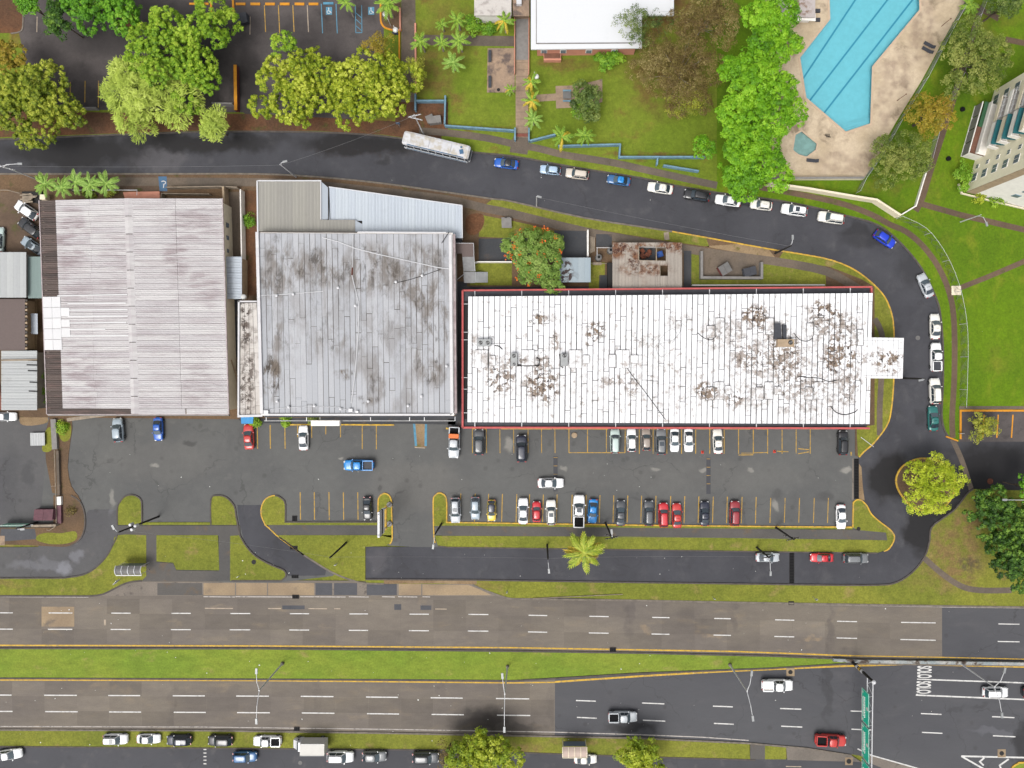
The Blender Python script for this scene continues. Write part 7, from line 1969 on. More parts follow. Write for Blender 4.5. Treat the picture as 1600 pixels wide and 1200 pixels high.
# school and park
tree('large brownish thin tree over the right school lawn', 1062, 115, 78, 74, 9.5, 'leaf_brown', 'sparse', 20, trunk='trunk_pale', dens=1.5, cat='tree')
tree('dark brownish tree at top edge beside the bright green tree', 1102, 30, 66, 46, 10, 'leaf_brown', 'sparse', 21, trunk='trunk_pale', dens=1.8)
tree('thin grey green tree over right edge of the white school roof', 1000, 42, 44, 38, 9, 'leaf_dark', 'sparse', 22, trunk='trunk_pale', dens=.75)
tree('olive thin tree at lower right of the brownish tree', 1072, 165, 40, 34, 7, 'leaf_small', 'sparse', 23, trunk='trunk_pale', dens=1.0)
bt = [(1200, 48, 54, 70, 12, 31), (1184, 150, 72, 82, 12.5, 32), (1166, 246, 80, 66, 11, 33)]
for i, (x, y, a, b, hh, sd) in enumerate(bt):
    tree(('vivid green tree at top edge between the brown trees and the pool', 'vivid green tree in the middle of the row beside the pool', 'vivid green tree hanging over the parked cars on the street')[i], x, y, a, b, hh, 'leaf_bright', 'broad', sd, group='vivid green trees beside the pool', dens=1.25)
tree('dark olive rounded tree beside the pool fence at upper right', 1518, 92, 66, 62, 10, 'leaf_park', 'fine', 41)
tree('ochre yellow tree in the park below the dark olive tree', 1452, 180, 44, 40, 8, 'leaf_orange', 'fine', 42)
tree('dark green tree at foot of the pool deck', 1406, 246, 58, 46, 8, 'leaf_park', 'fine', 43)
tree('dark green tree at top right corner', 1568, 8, 36, 28, 8, 'leaf_dark', 'fine', 44)
ft, fc, fr = tree('rounded green tree with orange flowers behind the white plaza', 838, 402, 54, 52, 7.5, 'leaf_flame', 'broad', 45, dens=1.4)
g_ = np.random.default_rng(5)
fn = 30
fd = g_.normal(size=(fn, 3)); fd[:, 2] = np.abs(fd[:, 2]) * .9 + .15; fd /= np.linalg.norm(fd, axis=1)[:, None]
fd = fd[(fd[:, 1] > -.5) | (g_.random(fn) < .5)]
fp = fc + fd * np.array(fr) * .84
q_ = (fp[:, None, :] + g_.normal(size=(len(fp), 10, 3)) * .2).reshape(-1, 3)
leaf_cloud('flowers', q_, g_.normal(size=q_.shape) * .4 + np.array([0, 0, 1]), g_.uniform(.18, .34, len(q_)), g_.random(len(q_)), 'flower_orange', ft, .8)['kind'] = 'stuff'
tree('round yellow green tree on the circular traffic island', 1456, 758, 56, 52, 8.0, 'leaf_round', 'fine', 46, dens=1.35)
tree('small thin olive tree in the orange marked parking bays', 1534, 668, 28, 26, 4.5, 'leaf_small', 'fine', 47, dens=.7)
tree('large glossy dark green tree at right edge above the highway', 1588, 852, 68, 72, 9.5, 'leaf_deep', 'rosette', 48, dens=1.15)
tree('glossy green tree above the large one at right edge', 1556, 792, 52, 30, 8, 'leaf_deep', 'rosette', 49, dens=1.1)
tree('small glossy green tree cut off at right edge near dark driveway', 1604, 762, 20, 22, 8, 'leaf_green', 'rosette', 50)
tree('large yellow green tree at bottom edge left of the tan shelter', 752, 1176, 60, 44, 7, 'leaf_yellow', 'broad', 51, dens=1.1)
tree('yellow green tree at bottom edge right of the tan shelter', 1001, 1184, 46, 34, 6.5, 'leaf_yellow', 'broad', 52, dens=1.1)
tree('small brown leaved tree left of the bottom yellow green tree', 700, 1178, 22, 26, 5, 'leaf_brown', 'sparse', 53, dens=1.0)
tree('small dark green tree shading the school bench court', 915, 158, 26, 32, 5, 'leaf_dark', 'broad', 54, dens=1.1)
tree('bright bushy shrub at lower left of the bench court tree', 910, 172, 18, 16, 3.5, 'leaf_shrub', 'fine', 55, cat='shrub', name='shrub')
tree('broad leaved shrub at the salmon wall of the school', 950, 95, 22, 18, 2.8, 'leaf_shrub', 'broad', 56, cat='shrub', name='shrub')
tree('green shrub left of the small school annex', 738, 40, 14, 16, 2.5, 'leaf_shrub', 'broad', 57, cat='shrub', name='shrub')
tree('green shrub below the small school annex', 764, 45, 12, 10, 2.0, 'leaf_shrub', 'broad', 58, cat='shrub', name='shrub')
tree('green and rusty shrub at left corner of the apartment block', 1503, 276, 15, 25, 3.0, 'leaf_shrub', 'fine', 59, cat='shrub', name='shrub')
tree('yellow green shrub in planted bed of the apartment block', 1554, 313, 14, 10, 1.6, 'leaf_lime', 'fine', 60, cat='shrub', name='shrub')
tree('small yellow shrub left in the apartment planted bed', 1528, 306, 14, 7, 1.4, 'leaf_yellow', 'fine', 61, cat='shrub', name='shrub')
tree('green creeper along right edge of the ribbed shed', 67, 605, 9, 36, 1.8, 'leaf_shrub', 'fine', 62, cat='shrub', name='shrub')
tree('clipped yellowish hedge between palms and warehouse', 152, 303, 40, 6, 1.6, 'leaf_olive', 'fine', 63, cat='hedge', name='hedge')
tree('small green bush at foot of the divider wall', 100, 668, 9, 9, 1.2, 'leaf_lime', 'fine', 64, cat='shrub', name='shrub')
tree('bush in the red dirt yard beside the grey building', 391, 345, 7, 11, 1.5, 'leaf_shrub', 'fine', 65, cat='shrub', name='shrub')
tree('dry brown bush on the rounded dirt verge at left', 114, 797, 10, 10, 1.0, 'leaf_brown', 'sparse', 67, cat='shrub', name='shrub')
tree('small green shrub in front of the shop windows', 446, 658, 8, 5, 1.3, 'leaf_lime', 'fine', 68, cat='shrub', name='shrub')
tree('small dry shrub in the shop planter', 490, 655, 10, 5, 1.2, 'leaf_park', 'fine', 69, cat='shrub', name='shrub')
tree('small green shrub by the blue awning', 399, 659, 5, 5, 1.4, 'leaf_lime', 'fine', 70, cat='shrub', name='shrub')

# palms: trunk and fronds
def frond_mesh(L, droop, seed, mat):
    g = random.Random(seed); m = MB(); N = 9
    pts = []
    for i in range(N + 1):
        t = i / N
        pts.append(Vector((L * (t - .12 * t * t), 0, L * (.22 * t - droop * t * t))))
    for i in range(N):
        a, b = pts[i], pts[i + 1]; t = (i + .5) / N
        w = L * .15 * (math.sin(math.pi * min(1, t * .85 + .12)) ** .7)
        for s in (1, -1):
            tip = lerp(a, b, .9) + Vector((L * .10, s * w, -w * .35 + g.uniform(-.03, .03)))
            v = [a, b, tip + Vector((.03, 0, 0)), tip - Vector((.07 * L / 2, 0, 0))]
            m.face(v if s > 0 else v[::-1])
    v = [(p.x, y, p.z + .02) for p in pts for y in (-.035, .035)]
    m.add(v, [(2 * i, 2 * i + 2, 2 * i + 3, 2 * i + 1) for i in range(N)])
    me = m.mesh('frond', mat)
    at = me.attributes.new('age', 'FLOAT', 'FACE')
    at.data.foreach_set('value', [g.uniform(.1, 1) for _ in me.polygons])
    return me
FRONDS = {(m, i): frond_mesh(1.0, (.3, .42, .58)[i], i + 3, m) for m in ('leaf_palm', 'leaf_palm_pale', 'leaf_palm_yellow', 'leaf_palm_olive') for i in range(3)}
def palm(label, cx, cy, rpx, h, mat='leaf_palm', n=12, old=0, group='palms', seed=1, base=None, bz=.1):
    g = random.Random(seed)
    top = W(cx, cy, h)
    if base: b = W(*base, 0)
    else: b = Vector((top.x + g.uniform(-.2, .2), top.y + g.uniform(-.2, .2), 0))
    t = thing('palm_tree', label, 'palm', (b.x, b.y, bz), 0, group)
    R = rpx * S * 1.12
    MB().tube([(b.x, b.y, bz - .1), lerp(Vector((b.x, b.y, bz)), top, .5) + Vector((.05, .04, 0)), top], .17, .11, 8).build('trunk', 'trunk_pale', t)
    olds = set(g.sample(range(n), old))
    for k in range(n):
        yl = k in olds
        fm = FRONDS[('leaf_palm_yellow' if yl else mat, 2 if yl else (0, 1, 1)[k % 3])]
        o = link_mesh('frond', fm, t)
        o.location = top - Vector((b.x, b.y, bz))
        s = R * g.uniform(.86, 1.1)
        o.scale = (s, s * g.uniform(.85, 1.15), s)
        o.rotation_euler = (g.uniform(-.25, .25), g.uniform(-.12, .12) + (.25 if yl else 0) - (.35 if k >= n - 3 else 0), 2 * math.pi * k / n * (1 if not yl else 1) + g.uniform(-.25, .25) + seed)
GP = 'row of pale palms above the warehouse'
for i, (x, y, lab) in enumerate([(70, 288, 'pale palm at left end of the row above the warehouse'), (97, 293, 'second pale palm from left in the row above the warehouse'), (118, 285, 'middle pale palm in the row above the warehouse'),
                                 (141, 289, 'fourth pale palm from left in the row above the warehouse'), (166, 287, 'pale palm at right end of the row above the warehouse')]):
    palm(lab, x, y, 18, 4.0, 'leaf_palm_pale', 10, 0, GP, i)
GPS = 'palms on the school lawn'
for i, (x, y, r, hh, old, lab) in enumerate([(657, 66, 16, 4, 0, 'palm at the footpath left of the school lawn'), (690, 67, 13, 3.5, 0, 'smaller palm right of the footpath palm'), (717, 64, 16, 4, 0, 'palm right above the left school lawn'),
                                             (714, 32, 15, 4, 0, 'palm below the top edge left of the school annex'), (690, 38, 10, 3, 0, 'tiny palm at top left of the school lawn'), (708, 98, 18, 3.5, 0, 'pale palm on the left school lawn'),
                                             (788, 33, 16, 4, 3, 'yellowish palm in front of the school annex'), (830, 128, 14, 3.5, 3, 'upper palm of three along right side of the walkway'), (831, 157, 15, 3.5, 5, 'orange tinged middle palm of three along the walkway'), (833, 186, 15, 3, 0, 'lower palm of three along right side of the walkway'),
                                             (878, 214, 18, 4, 2, 'large palm behind the slanting blue wall'), (914, 212, 16, 4, 0, 'darker palm right of the large palm at the blue wall'), (797, 140, 10, 2.5, 1, 'little palm at corner of the concrete court'), (606, 6, 22, 5, 0, 'palm cut off by top edge beside the parking island'), (541, 4, 14, 5, 0, 'palm cut off by top edge over the parking bays')]):
    palm(lab, x, y, r, hh, 'leaf_palm' if i not in (5, 9) else 'leaf_palm_pale', 9, old, GPS, 20 + i)
palm('large yellow green palm on the strip beside the frontage lane', 912, 864, 30, 6.5, 'leaf_palm_olive', 20, 8, None, 71, base=(906, 848))
palm('spiky palm at top edge right of the pool', 1516, 8, 15, 2.0, 'leaf_palm', 12, 0, None, 91)

# ------------------------------------------------------------------ street furniture
def lamp_post(label, base, h, arm_px, kind='wood', group='street lamps on dark poles', cross=0, lean=None, arm=True, rise=.7):
    b = W(*base, 0)
    t = thing('street_lamp' if arm else 'utility_pole', label, 'street lamp' if arm else 'utility pole', (b.x, b.y, 0), 0, group)
    top = Vector((b.x, b.y, h))
    MB().tube([(b.x, b.y, -.1), top], .2 if kind == 'wood' else .12, .13 if kind == 'wood' else .07, 8).build('pole', 'wood_pole' if kind == 'wood' else 'white_metal', t)
    if arm:
        e = W(*arm_px, h + rise)
        am = MB().tube([top - Vector((0, 0, .9)), lerp(top, e, .35) + Vector((0, 0, .15)), e], .07, .05, 6)
        am.build('arm', 'white_metal', t)
        d = (e - top); d.z = 0; d = d.normalized() if d.length > .01 else Vector((1, 0, 0))
        lh = MB().bar(e - d * .15, e + d * .65, .34, .16).build('lamp_head', 'galvanised', t)
        MB().bar(e + d * .05 - Vector((0, 0, .09)), e + d * .55 - Vector((0, 0, .09)), .26, .06).build('lens', 'lamp_glass', lh)
    for k in range(cross):
        z = h - .5 - k * 1.4
        ca = MB().bar((b.x - 1.1, b.y - .25 * (1 - 2 * (k % 2)), z), (b.x + 1.1, b.y + .25 * (1 - 2 * (k % 2)), z), .14, .14).build('crossarm', 'wood_pole' if kind == 'wood' else 'white_metal', t)
        ins = MB()
        for s in (-1, -.55, .55, 1): ins.lathe([(.06, 0), (.09, .1), (.05, .22)], (b.x + s, b.y + .22 * s * (1 - 2 * (k % 2)), z + .07), 6)
        ins.build('insulator', 'wall_grey', ca)
    return t, top
POLE = {}
_, POLE['a'] = lamp_post('dark lamp pole on the frontage lane edge left of the palm', (855, 851), 9.5, (857.5, 890))
_, POLE['b'] = lamp_post('dark utility pole with crossarms and lamp behind the right of the palm', (946, 817), 11.5, (956, 833), cross=2)
_, POLE['c'] = lamp_post('dark utility pole with crossarms on the kerb strip above the long lane grate', (1212, 824), 9.0, (1205, 896), cross=2, arm=False, group='utility poles')
_, POLE['p'] = lamp_post('dark lamp pole leaning over the silver car on the frontage lane', (1182, 855), 7.0, (1204, 894), cross=1)
_, POLE['d'] = lamp_post('dark lamp pole at inside of the bend above the plaza corner', (1211, 396), 8.0, (1238.5, 373))
_, POLE['e'] = lamp_post('lamp pole sticking out beside the porch roof of the plaza', (1411, 591), 7.0, (1441, 593.5))
_, POLE['f'] = lamp_post('white lamp pole on the verge above the flowering tree', (838.5, 322), 7.0, (840.5, 307), 'metal', rise=.3)
_, POLE['g'] = lamp_post('white lamp pole between the beige shed and the upper street', (463, 277), 8.0, (443, 253), 'metal')
_, POLE['h'] = lamp_post('pale utility pole with lamp at left end of the upper street', (60, 281), 9.0, (29, 256), 'metal', cross=2)
_, POLE['i'] = lamp_post('pale utility pole with crossarms behind the white bus', (663, 212), 10.5, (640, 186), 'metal', cross=2, arm=False, group='utility poles')
_, POLE['j'] = lamp_post('dark bare pole on the triangular grass left of the frontage lane', (541, 848), 10.0, (522, 870), arm=False, group='utility poles')
_, POLE['k'] = lamp_post('dark lamp pole at left end of the long island by the entrance', (690, 818), 8.0, (677, 852))
_, POLE['l'] = lamp_post('utility pole with white transformers beside the left traffic island', (248, 807), 12.0, (178, 826))
_, POLE['m'] = lamp_post('dark pole behind the maroon dumpster at left', (58, 816), 5.0, (33, 827))
_, POLE['n'] = lamp_post('white lamp pole beside the path on the right park lawn', (1500, 347), 6.0, (1541, 348), 'metal')
_, POLE['o'] = lamp_post('long armed white street lamp hidden in the glossy right tree', (1600, 770), 7.0, (1572, 781), 'metal')
b = W(248, 807, 0)
for k in range(3):
    m = MB().lathe([(.26, 0), (.28, .1), (.28, .85), (.2, .95)], (b.x + .5 * math.cos(k * 2.1 + 2.4), b.y + .5 * math.sin(k * 2.1 + 2.4), 7.4), 10)
    solo(m, 'transformer', 'white_metal', ('white transformer can on left side of the pole by left traffic island', 'white transformer can on lower side of the pole by left traffic island', 'white transformer can on right side of the pole by left traffic island')[k], 'transformer', 'transformers on the left utility pole')
def wire(label, a, b_, sag=.5, r=.013):
    pts = [lerp(a, b_, k / 10) - Vector((0, 0, sag * 4 * (k / 10) * (1 - k / 10))) for k in range(11)]
    solo(MB().tube(pts, r, n=4), 'overhead_cable', 'grey_metal', label, 'cable', 'overhead cables')
def ptop(k, dz=-.4): return POLE[k] + Vector((0, 0, dz))
wire('thin cable over the frontage lane from bare pole to lamp pole', ptop('j'), ptop('a'))
wire('thin cable from lamp pole past the palm to the pole above silver car', ptop('a'), ptop('p'), .8)
wire('thin cable along the kerb strip between the two crossarm poles', ptop('b'), ptop('c'), .6)
wire('thin cable over the upper street from left pole to the shed lamp', ptop('h'), ptop('g'), .8)
wire('thin cable from the shed lamp to the pole behind the bus', ptop('g'), ptop('i'), .8)
wire('thin cable across the left drive from transformer pole to bare pole', ptop('l', -1), ptop('j'), .9)
wire('thin cable from the white verge lamp to the bend lamp pole', ptop('f', -.3), ptop('d', -.6), .8)
# tall double masts in the median
def mast(label, base, h, ends):
    b = W(*base, 0)
    t = thing('highway_mast', label, 'lamp mast', (b.x, b.y, .1), 0, 'twin arm lamp masts in the median')
    top = Vector((b.x, b.y, h))
    MB().tube([(b.x, b.y, 0), top], .17, .10, 10).build('pole', 'white_metal', t)
    MB().lathe([(.32, 0), (.3, .35), (.18, .4)], (b.x, b.y, .1), 10).build('base_plate', 'kerb_grey', t)
    for (dx, dy) in ends:
        e = top + Vector((dx, dy, 1.3))
        MB().tube([top - Vector((0, 0, .15)), lerp(top, e, .5) + Vector((0, 0, .35)), e], .07, .045, 6).build('arm', 'white_metal', t)
        d = Vector((dx, dy, 0)).normalized()
        lh = MB().bar(e - d * .2, e + d * .75, .36, .18).build('lamp_head', 'galvanised', t)
        MB().bar(e + Vector((0, 0, -.1)), e + d * .65 + Vector((0, 0, -.1)), .28, .05).build('lens', 'lamp_glass', lh)
mast('lamp mast in the median at left', (442, 1036), 10.8, [(.1, 3.6), (.1, -4.2)])
mast('lamp mast in the middle of the median beside the end of concrete', (793, 1041), 10.8, [(-.3, 3.4), (.0, -5.0)])
mast('lamp mast in the median where the fresh asphalt begins to widen', (1140, 1038), 10.6, [(.3, 3.4), (.5, -3.6)])
mast('lamp mast at the barrier above the white car at right', (1500, 1036), 9.6, [(.7, 3.2), (.3, -3.8)])
# pylon sign
b0, b1 = W(609, 788, 0), W(609, 818, 0)
t = thing('pylon_sign', 'tall white shop pylon sign with stacked panels on the entrance island', 'sign', ((b0.x + b1.x) / 2, (b0.y + b1.y) / 2, .1))
for q in (b0, b1):
    MB().lathe([(.55, 0), (.5, .3), (.3, .35)], (q.x, q.y, .1), 10).build('footing', 'wall_grey', t)
    MB().tube([(q.x, q.y, .1), (q.x, q.y, 9.2)], .13, .1, 8).build('post', 'white_metal', t)
for z0, z1, m in ((3.0, 3.5, 'kerb_yellow'), (5.1, 5.9, 'wall_offwhite'), (6.1, 6.9, 'dumpster_grey'), (7.0, 8.9, 'white_metal')):
    MB().bar((b0.x, b0.y + .4, (z0 + z1) / 2), (b1.x, b1.y - .4, (z0 + z1) / 2), .34, z1 - z0).build('panel', m, t)
# green overhead signs
gb = W(1330, 1033, 0)
t = thing('overhead_sign', 'green overhead direction signs on a truss across the right end of the lower carriageway', 'road sign', (gb.x, gb.y, 0))
MB().tube([(gb.x, gb.y, 0), (gb.x, gb.y, 8.4)], .26, .22, 10).build('pole', 'wood_pole', t)
for k in range(3):
    MB().tube([(gb.x, gb.y, 2.2 + k * .9), (gb.x, gb.y, 2.7 + k * .9)], .29, .29, 10).build('pole_band', 'white_metal' if k != 1 else 'kerb_yellow', t)
MB().lathe([(.36, 0), (.36, .16), (.2, .3)], (gb.x, gb.y, 8.4), 12).build('pole_cap', 'white_metal', t)
yend = gb.y - 22.5
for dz in (6.2, 8.2):
    MB().tube([(gb.x, gb.y, dz), (gb.x - .35, yend, dz)], .09, n=6).build('truss_chord', 'white_metal', t)
tz = MB()
for k in range(18):
    y0, y1 = gb.y - k * 1.25, gb.y - (k + 1) * 1.25
    tz.tube([(gb.x - .02 * k, y0, 6.2 if k % 2 else 8.2), (gb.x - .02 * k, y1, 8.2 if k % 2 else 6.2)], .045, n=4)
tz.build('truss_web', 'white_metal', t)
MB().tube([(gb.x - .35, yend, 0), (gb.x - .35, yend, 8.4)], .26, .22, 10).build('pole', 'galvanised', t)
def sign_panel(y0, y1, kind):
    x = gb.x - .62
    z0, z1 = 5.6, 8.1
    p = MB().prism([(x - .06, y1), (x + .0, y1), (x + .0, y0), (x - .06, y0)], z0, z1).build('sign_panel', 'sign_green', t)
    e = MB()
    for (ya, za, yb, zb) in ((y0, z0, y1, z0), (y0, z1, y1, z1), (y0, z0, y0, z1), (y1, z0, y1, z1)):
        s = .97
        e.bar((x - .075, lerp((y0 + y1) / 2, ya, s), lerp((z0 + z1) / 2, za, s)), (x - .075, lerp((y0 + y1) / 2, yb, s), lerp((z0 + z1) / 2, zb, s)), .07, .02)
    e.build('sign_border', 'paint_white', p)
    n = MB()
    yc = (y0 + y1) / 2
    # arrows at both ends, route shield, two illegible lines of lettering
    for ya in (y0 - .5, y1 + .5):
        n.bar((x - .08, ya, z0 + .25), (x - .08, ya, z0 + .75), .1, .02); n.bar((x - .08, ya - .22, z0 + .45), (x - .08, ya, z0 + .22), .09, .02); n.bar((x - .08, ya + .22, z0 + .45), (x - .08, ya, z0 + .22), .09, .02)
    n.add([(x - .085, yc + .0 + .34 * math.cos(a), z1 - .55 + .34 * math.sin(a)) for a in np.linspace(0, 2 * math.pi, 9)[:-1]], [tuple(range(8))])
    g = random.Random(int(y0 * 10))
    for row in range(2):
        yy = y0 - 1.2
        while yy > y1 + 1.2:
            w = g.uniform(.14, .24)
            n.bar((x - .082, yy, z0 + 1.15 - row * .5), (x - .082, yy - w, z0 + 1.15 - row * .5), .3, .02); yy -= w + .09
    n.build('sign_marks', 'paint_white', p)
sign_panel(gb.y - 2.2, gb.y - 8.0, 0)
sign_panel(gb.y - 8.3, gb.y - 14.4, 1)
sign_panel(gb.y - 14.7, gb.y - 20.6, 2)
lm = MB(); q = W(1326, 1190, 0); lm.lathe([(.5, 0), (.5, .12), (.3, .16)], (q.x, q.y, 0), 12)
# bus shelters
def shelter(label, x0, y0, x1, y1, mat, ribm, post='white_metal'):
    z = 2.7; a = W(x0, y0, z); b = W(x1, y1, z)
    t = thing('bus_shelter', label, 'bus shelter', ((a.x + b.x) / 2, (a.y + b.y) / 2, .1))
    n = 4; w = (a.y - b.y)
    for k in range(n):
        xa, xb = lerp(a.x, b.x, k / n) + .05, lerp(a.x, b.x, (k + 1) / n) - .05
        m = MB(); vs = []
        for i in range(7):
            u = i / 6; vs += [(xa, lerp(a.y, b.y, u), z + .35 * math.sin(math.pi * u)), (xb, lerp(a.y, b.y, u), z + .35 * math.sin(math.pi * u))]
        m.add(vs, [(2 * i, 2 * i + 2, 2 * i + 3, 2 * i + 1) for i in range(6)]); m.build('roof_panel', mat, t)
    for k in range(n + 1):
        x = lerp(a.x, b.x, k / n)
        MB().tube([(x, lerp(a.y, b.y, i / 6), z + .04 + .35 * math.sin(math.pi * i / 6)) for i in range(7)], .08, n=5).build('rib', ribm, t)
    for x in (a.x + .1, b.x - .1):
        for y in (a.y - .1, b.y + .1): MB().tube([(x, y, 0), (x, y, z)], .05, n=6).build('post', post, t)
    MB().bar((a.x + .2, a.y - .2, 1.3), (b.x - .2, a.y - .2, 1.3), .06, 1.5).build('back_panel', 'glass_window', t)
    MB().bar((a.x + .5, a.y - .6, .5), (b.x - .5, a.y - .6, .5), .4, .08).build('bench', 'wood_grey', t)
    MB().bar((a.x, b.y - .15, z - .05), (b.x, b.y - .15, z - .05), .12, .1).build('gutter', ribm, t)
shelter('grey arched bus shelter with white ribs on the left grass', 181, 884, 221, 898, 'tank_grey', 'white_metal')
shelter('tan arched bus shelter above the cream sedan at the bottom', 879, 1167, 917, 1183, 'shelter_tan', 'wall_cream')
# drain grates, manholes
def grate(label, x0, y0, x1, y1, z=.0, along='x', mat='dark_metal', group='drain grates'):
    c = W((x0 + x1) / 2, (y0 + y1) / 2, 0)
    t = thing('drain_grate', label, 'drain grate', (c.x, c.y, z), 0, group)
    sx, sy = (x1 - x0) * S, (y1 - y0) * S
    MB().box((c.x, c.y, z + .008), (sx, sy, .016)).build('pit', 'black', t)
    f = MB()
    for s in (-1, 1):
        f.box((c.x + s * sx / 2, c.y, z + .03), (.08, sy + .08, .06)); f.box((c.x, c.y + s * sy / 2, z + .032), (sx, .08, .06))
    f.build('frame', mat, t)
    b = MB()
    L = sx if along == 'x' else sy
    n = max(3, int(L / .28))
    for k in range(1, n):
        if along == 'x': b.box((c.x - sx / 2 + k * sx / n, c.y, z + .028), (.07, sy - .06, .03))
        else: b.box((c.x, c.y - sy / 2 + k * sy / n, z + .028), (sx - .06, .07, .03))
    b.build('bar', mat, t)
grate('long drain grate between parking lot and street at right of plaza', 1334.5, 717, 1341.5, 779, .002, 'y')
sheet('grate_apron', [(1341.8, 724), (1346, 730), (1348, 760), (1351, 782), (1341.8, 780)], .006, 'dirt_tan')
sheet('grate_apron', [(1331.5, 716), (1333.8, 716), (1333.8, 781), (1331, 781)], .004, 'concrete_grey')
grate('long dark drain grate across the frontage lane beside the red car', 1233.5, 861, 1240.5, 911, .004, 'y')
grate('drain grate on the highway edge below the exit lane', 457, 929.5, 467, 935, .004)
grate('drain grate at lower end of the exit lane', 456, 898.5, 466, 903, .008)
grate('drain grate halfway on the kerb of the exit lane', 454, 853, 465, 858, .11)
grate('drain grate in the corner of the left bay group', 457, 806, 464, 814, .002)
grate('drain grate on the highway kerb below the frontage lane end', 1232, 939.5, 1240, 944.5, .1)
grate('drain grate on upper edge of the median lawn', 953, 1012, 962, 1018, .1)
grate('drain grate on the white line above the box truck', 460, 1136, 468, 1140.5, .1)
def manhole(label, x, y, r, z=.008, mat='tank_grey', collar=None):
    c = W(x, y, 0)
    t = thing('manhole_cover', label, 'manhole', (c.x, c.y, z), 0, 'manhole covers')
    if collar: MB().box((c.x, c.y, z + .006), (collar, collar, .012)).build('collar', 'concrete_tan', t)
    MB().lathe([(r, .0), (r, .03), (r * .85, .03), (r * .83, .02), (.05, .022)], (c.x, c.y, z + .004), 18).build('lid', mat, t)
manhole('grey round manhole cover on the street right of the porch roof', 1434, 528, .42)
manhole('dark manhole cover in tan square collar left of the green signs', 1235, 1050, .4, .006, 'dark_metal', 1.5)
manhole('dark manhole cover in tan square collar near bottom right corner', 1565, 1177, .42, .006, 'dark_metal', 1.5)
manhole('dark manhole cover on grass right of the exit lane', 397, 878, .42, .12, 'dark_metal')
manhole('dark manhole cover at tip of the grass wedge', 1341, 826, .36, .12, 'dark_metal')
manhole('grey manhole cover on the service road below the box truck', 469, 1192, .38, -.004)
manhole('dark round cover on the concrete court', 779, 141, .3, .205, 'dark_metal')
manhole('rusty ring cover on the dark driveway at right', 1547, 752, .55, .006, 'rust')
manhole('dark round cover on pavement beside plank bench court', 1326, 1189, .45, .1, 'dark_metal', 1.4)
mb_ = MB().box((*W(1493, 454, 0)[:2], .18), (1.7, 1.7, .12)); solo(mb_, 'valve_chamber', 'wall_cream', 'cream square chamber lid on the curved path beside the fence', 'chamber')
# dumpsters
def dumpster(label, x, y, sx, sy, h, rz, mat, lidmat, z=.0):
    c = W(x, y, h)
    t = thing('dumpster', label, 'dumpster', (c.x, c.y, z), rz)
    b = MB(); b.prism([(-sx / 2, -sy / 2), (sx / 2, -sy / 2), (sx / 2, sy / 2), (-sx / 2, sy / 2)], .12, h * .8); b.build('bin', mat, t, world=False)
    for k in range(2):
        m = MB(); x0 = -sx / 2 + k * sx / 2 + .02; x1 = x0 + sx / 2 - .04
        m.add([(x0, -sy / 2 - .05, h * .8), (x1, -sy / 2 - .05, h * .8), (x1, sy / 2, h), (x0, sy / 2, h), (x0, -sy / 2 - .05, h * .8 + .06), (x1, -sy / 2 - .05, h * .8 + .06), (x1, sy / 2, h + .06), (x0, sy / 2, h + .06)],
              [(3, 2, 1, 0), (4, 5, 6, 7), (0, 1, 5, 4), (1, 2, 6, 5), (2, 3, 7, 6), (3, 0, 4, 7)])
        m.build('lid', lidmat, t, world=False)
    r = MB()
    for k in range(7): r.box((-sx / 2 + .2 + k * (sx - .4) / 6, -sy / 2 - .04, h * .42), (.08, .08, h * .6))
    for s in (1, -1): r.box((s * (sx / 2 + .05), 0, h * .55), (.1, sy * .8, .12))
    r.build('rib', mat, t, world=False)
    for s in (1, -1): MB().box((s * sx * .4, 0, .07), (.2, sy * .8, .12)).build('skid', 'dark_metal', t, world=False)
dumpster('maroon dumpster behind the mint gate in the left lot', 67, 805, 3.5, 1.9, 1.5, math.pi, 'dumpster_red', 'dumpster_red')
dumpster('dark grey dumpster in the upper parking lot', 376, 28, 2.3, 1.7, 1.3, .15, 'dumpster_grey', 'dumpster_grey', .13)
dumpster('maroon dumpster with grey lid inside the concrete pen', 1133, 420, 2.1, 1.8, 1.3, .55, 'dumpster_maroon', 'tank_grey', .14)
dumpster('dark dumpster at right end of the concrete pen', 1172, 424, 2.3, 1.5, 1.2, .25, 'dumpster_grey', 'dumpster_grey', .14)
# left divider wall, gate
t = thing('divider_wall', 'concrete divider wall with pale coping between the two left lots', 'wall', W(86, 720, 0))
for (a, b, w, m) in (((83, 655), (85.5, 702), .95, 'wall_grey'), ((89.5, 704), (91.5, 774), .5, 'sidewalk'), ((92, 790), (92.5, 818), .8, 'dumpster_red')):
    A, B = W(*a, .5), W(*b, .5); MB().bar((A.x, A.y, .25), (B.x, B.y, .25), w, .6).build('wall_section', m, t)
A, B = W(92, 776, .5), W(92.3, 789, .5); MB().bar((A.x, A.y, .28), (B.x, B.y, .28), .8, .62).build('wall_section', 'wall_offwhite', t)
m = MB(); m.tube([W(85, 703, .7), W(86.5, 750, .7), W(88, 818, .7)], .08); solo(m, 'fence_rail', 'wood_grey', 'thin pale rail along left side of the divider wall', 'rail')
m = MB(); m.tube([W(80, 760, .5), W(94, 758, .5)], .05); solo(m, 'pipe', 'wood_grey', 'thin pale pipe lying across the divider strip', 'pipe')
t = thing('gate', 'mint green metal gate at lower edge of the left lot', 'gate', W(26, 820, 0))
for k in range(9): MB().bar(W(4 + k * 5, 820, 1.0), W(8.6 + k * 5, 820, 1.0), .08, 1.7).build('panel', 'mint', t)
MB().bar(W(0, 821, 1.9), W(52, 820, 1.9), .1, .1).build('frame', 'galvanised', t)
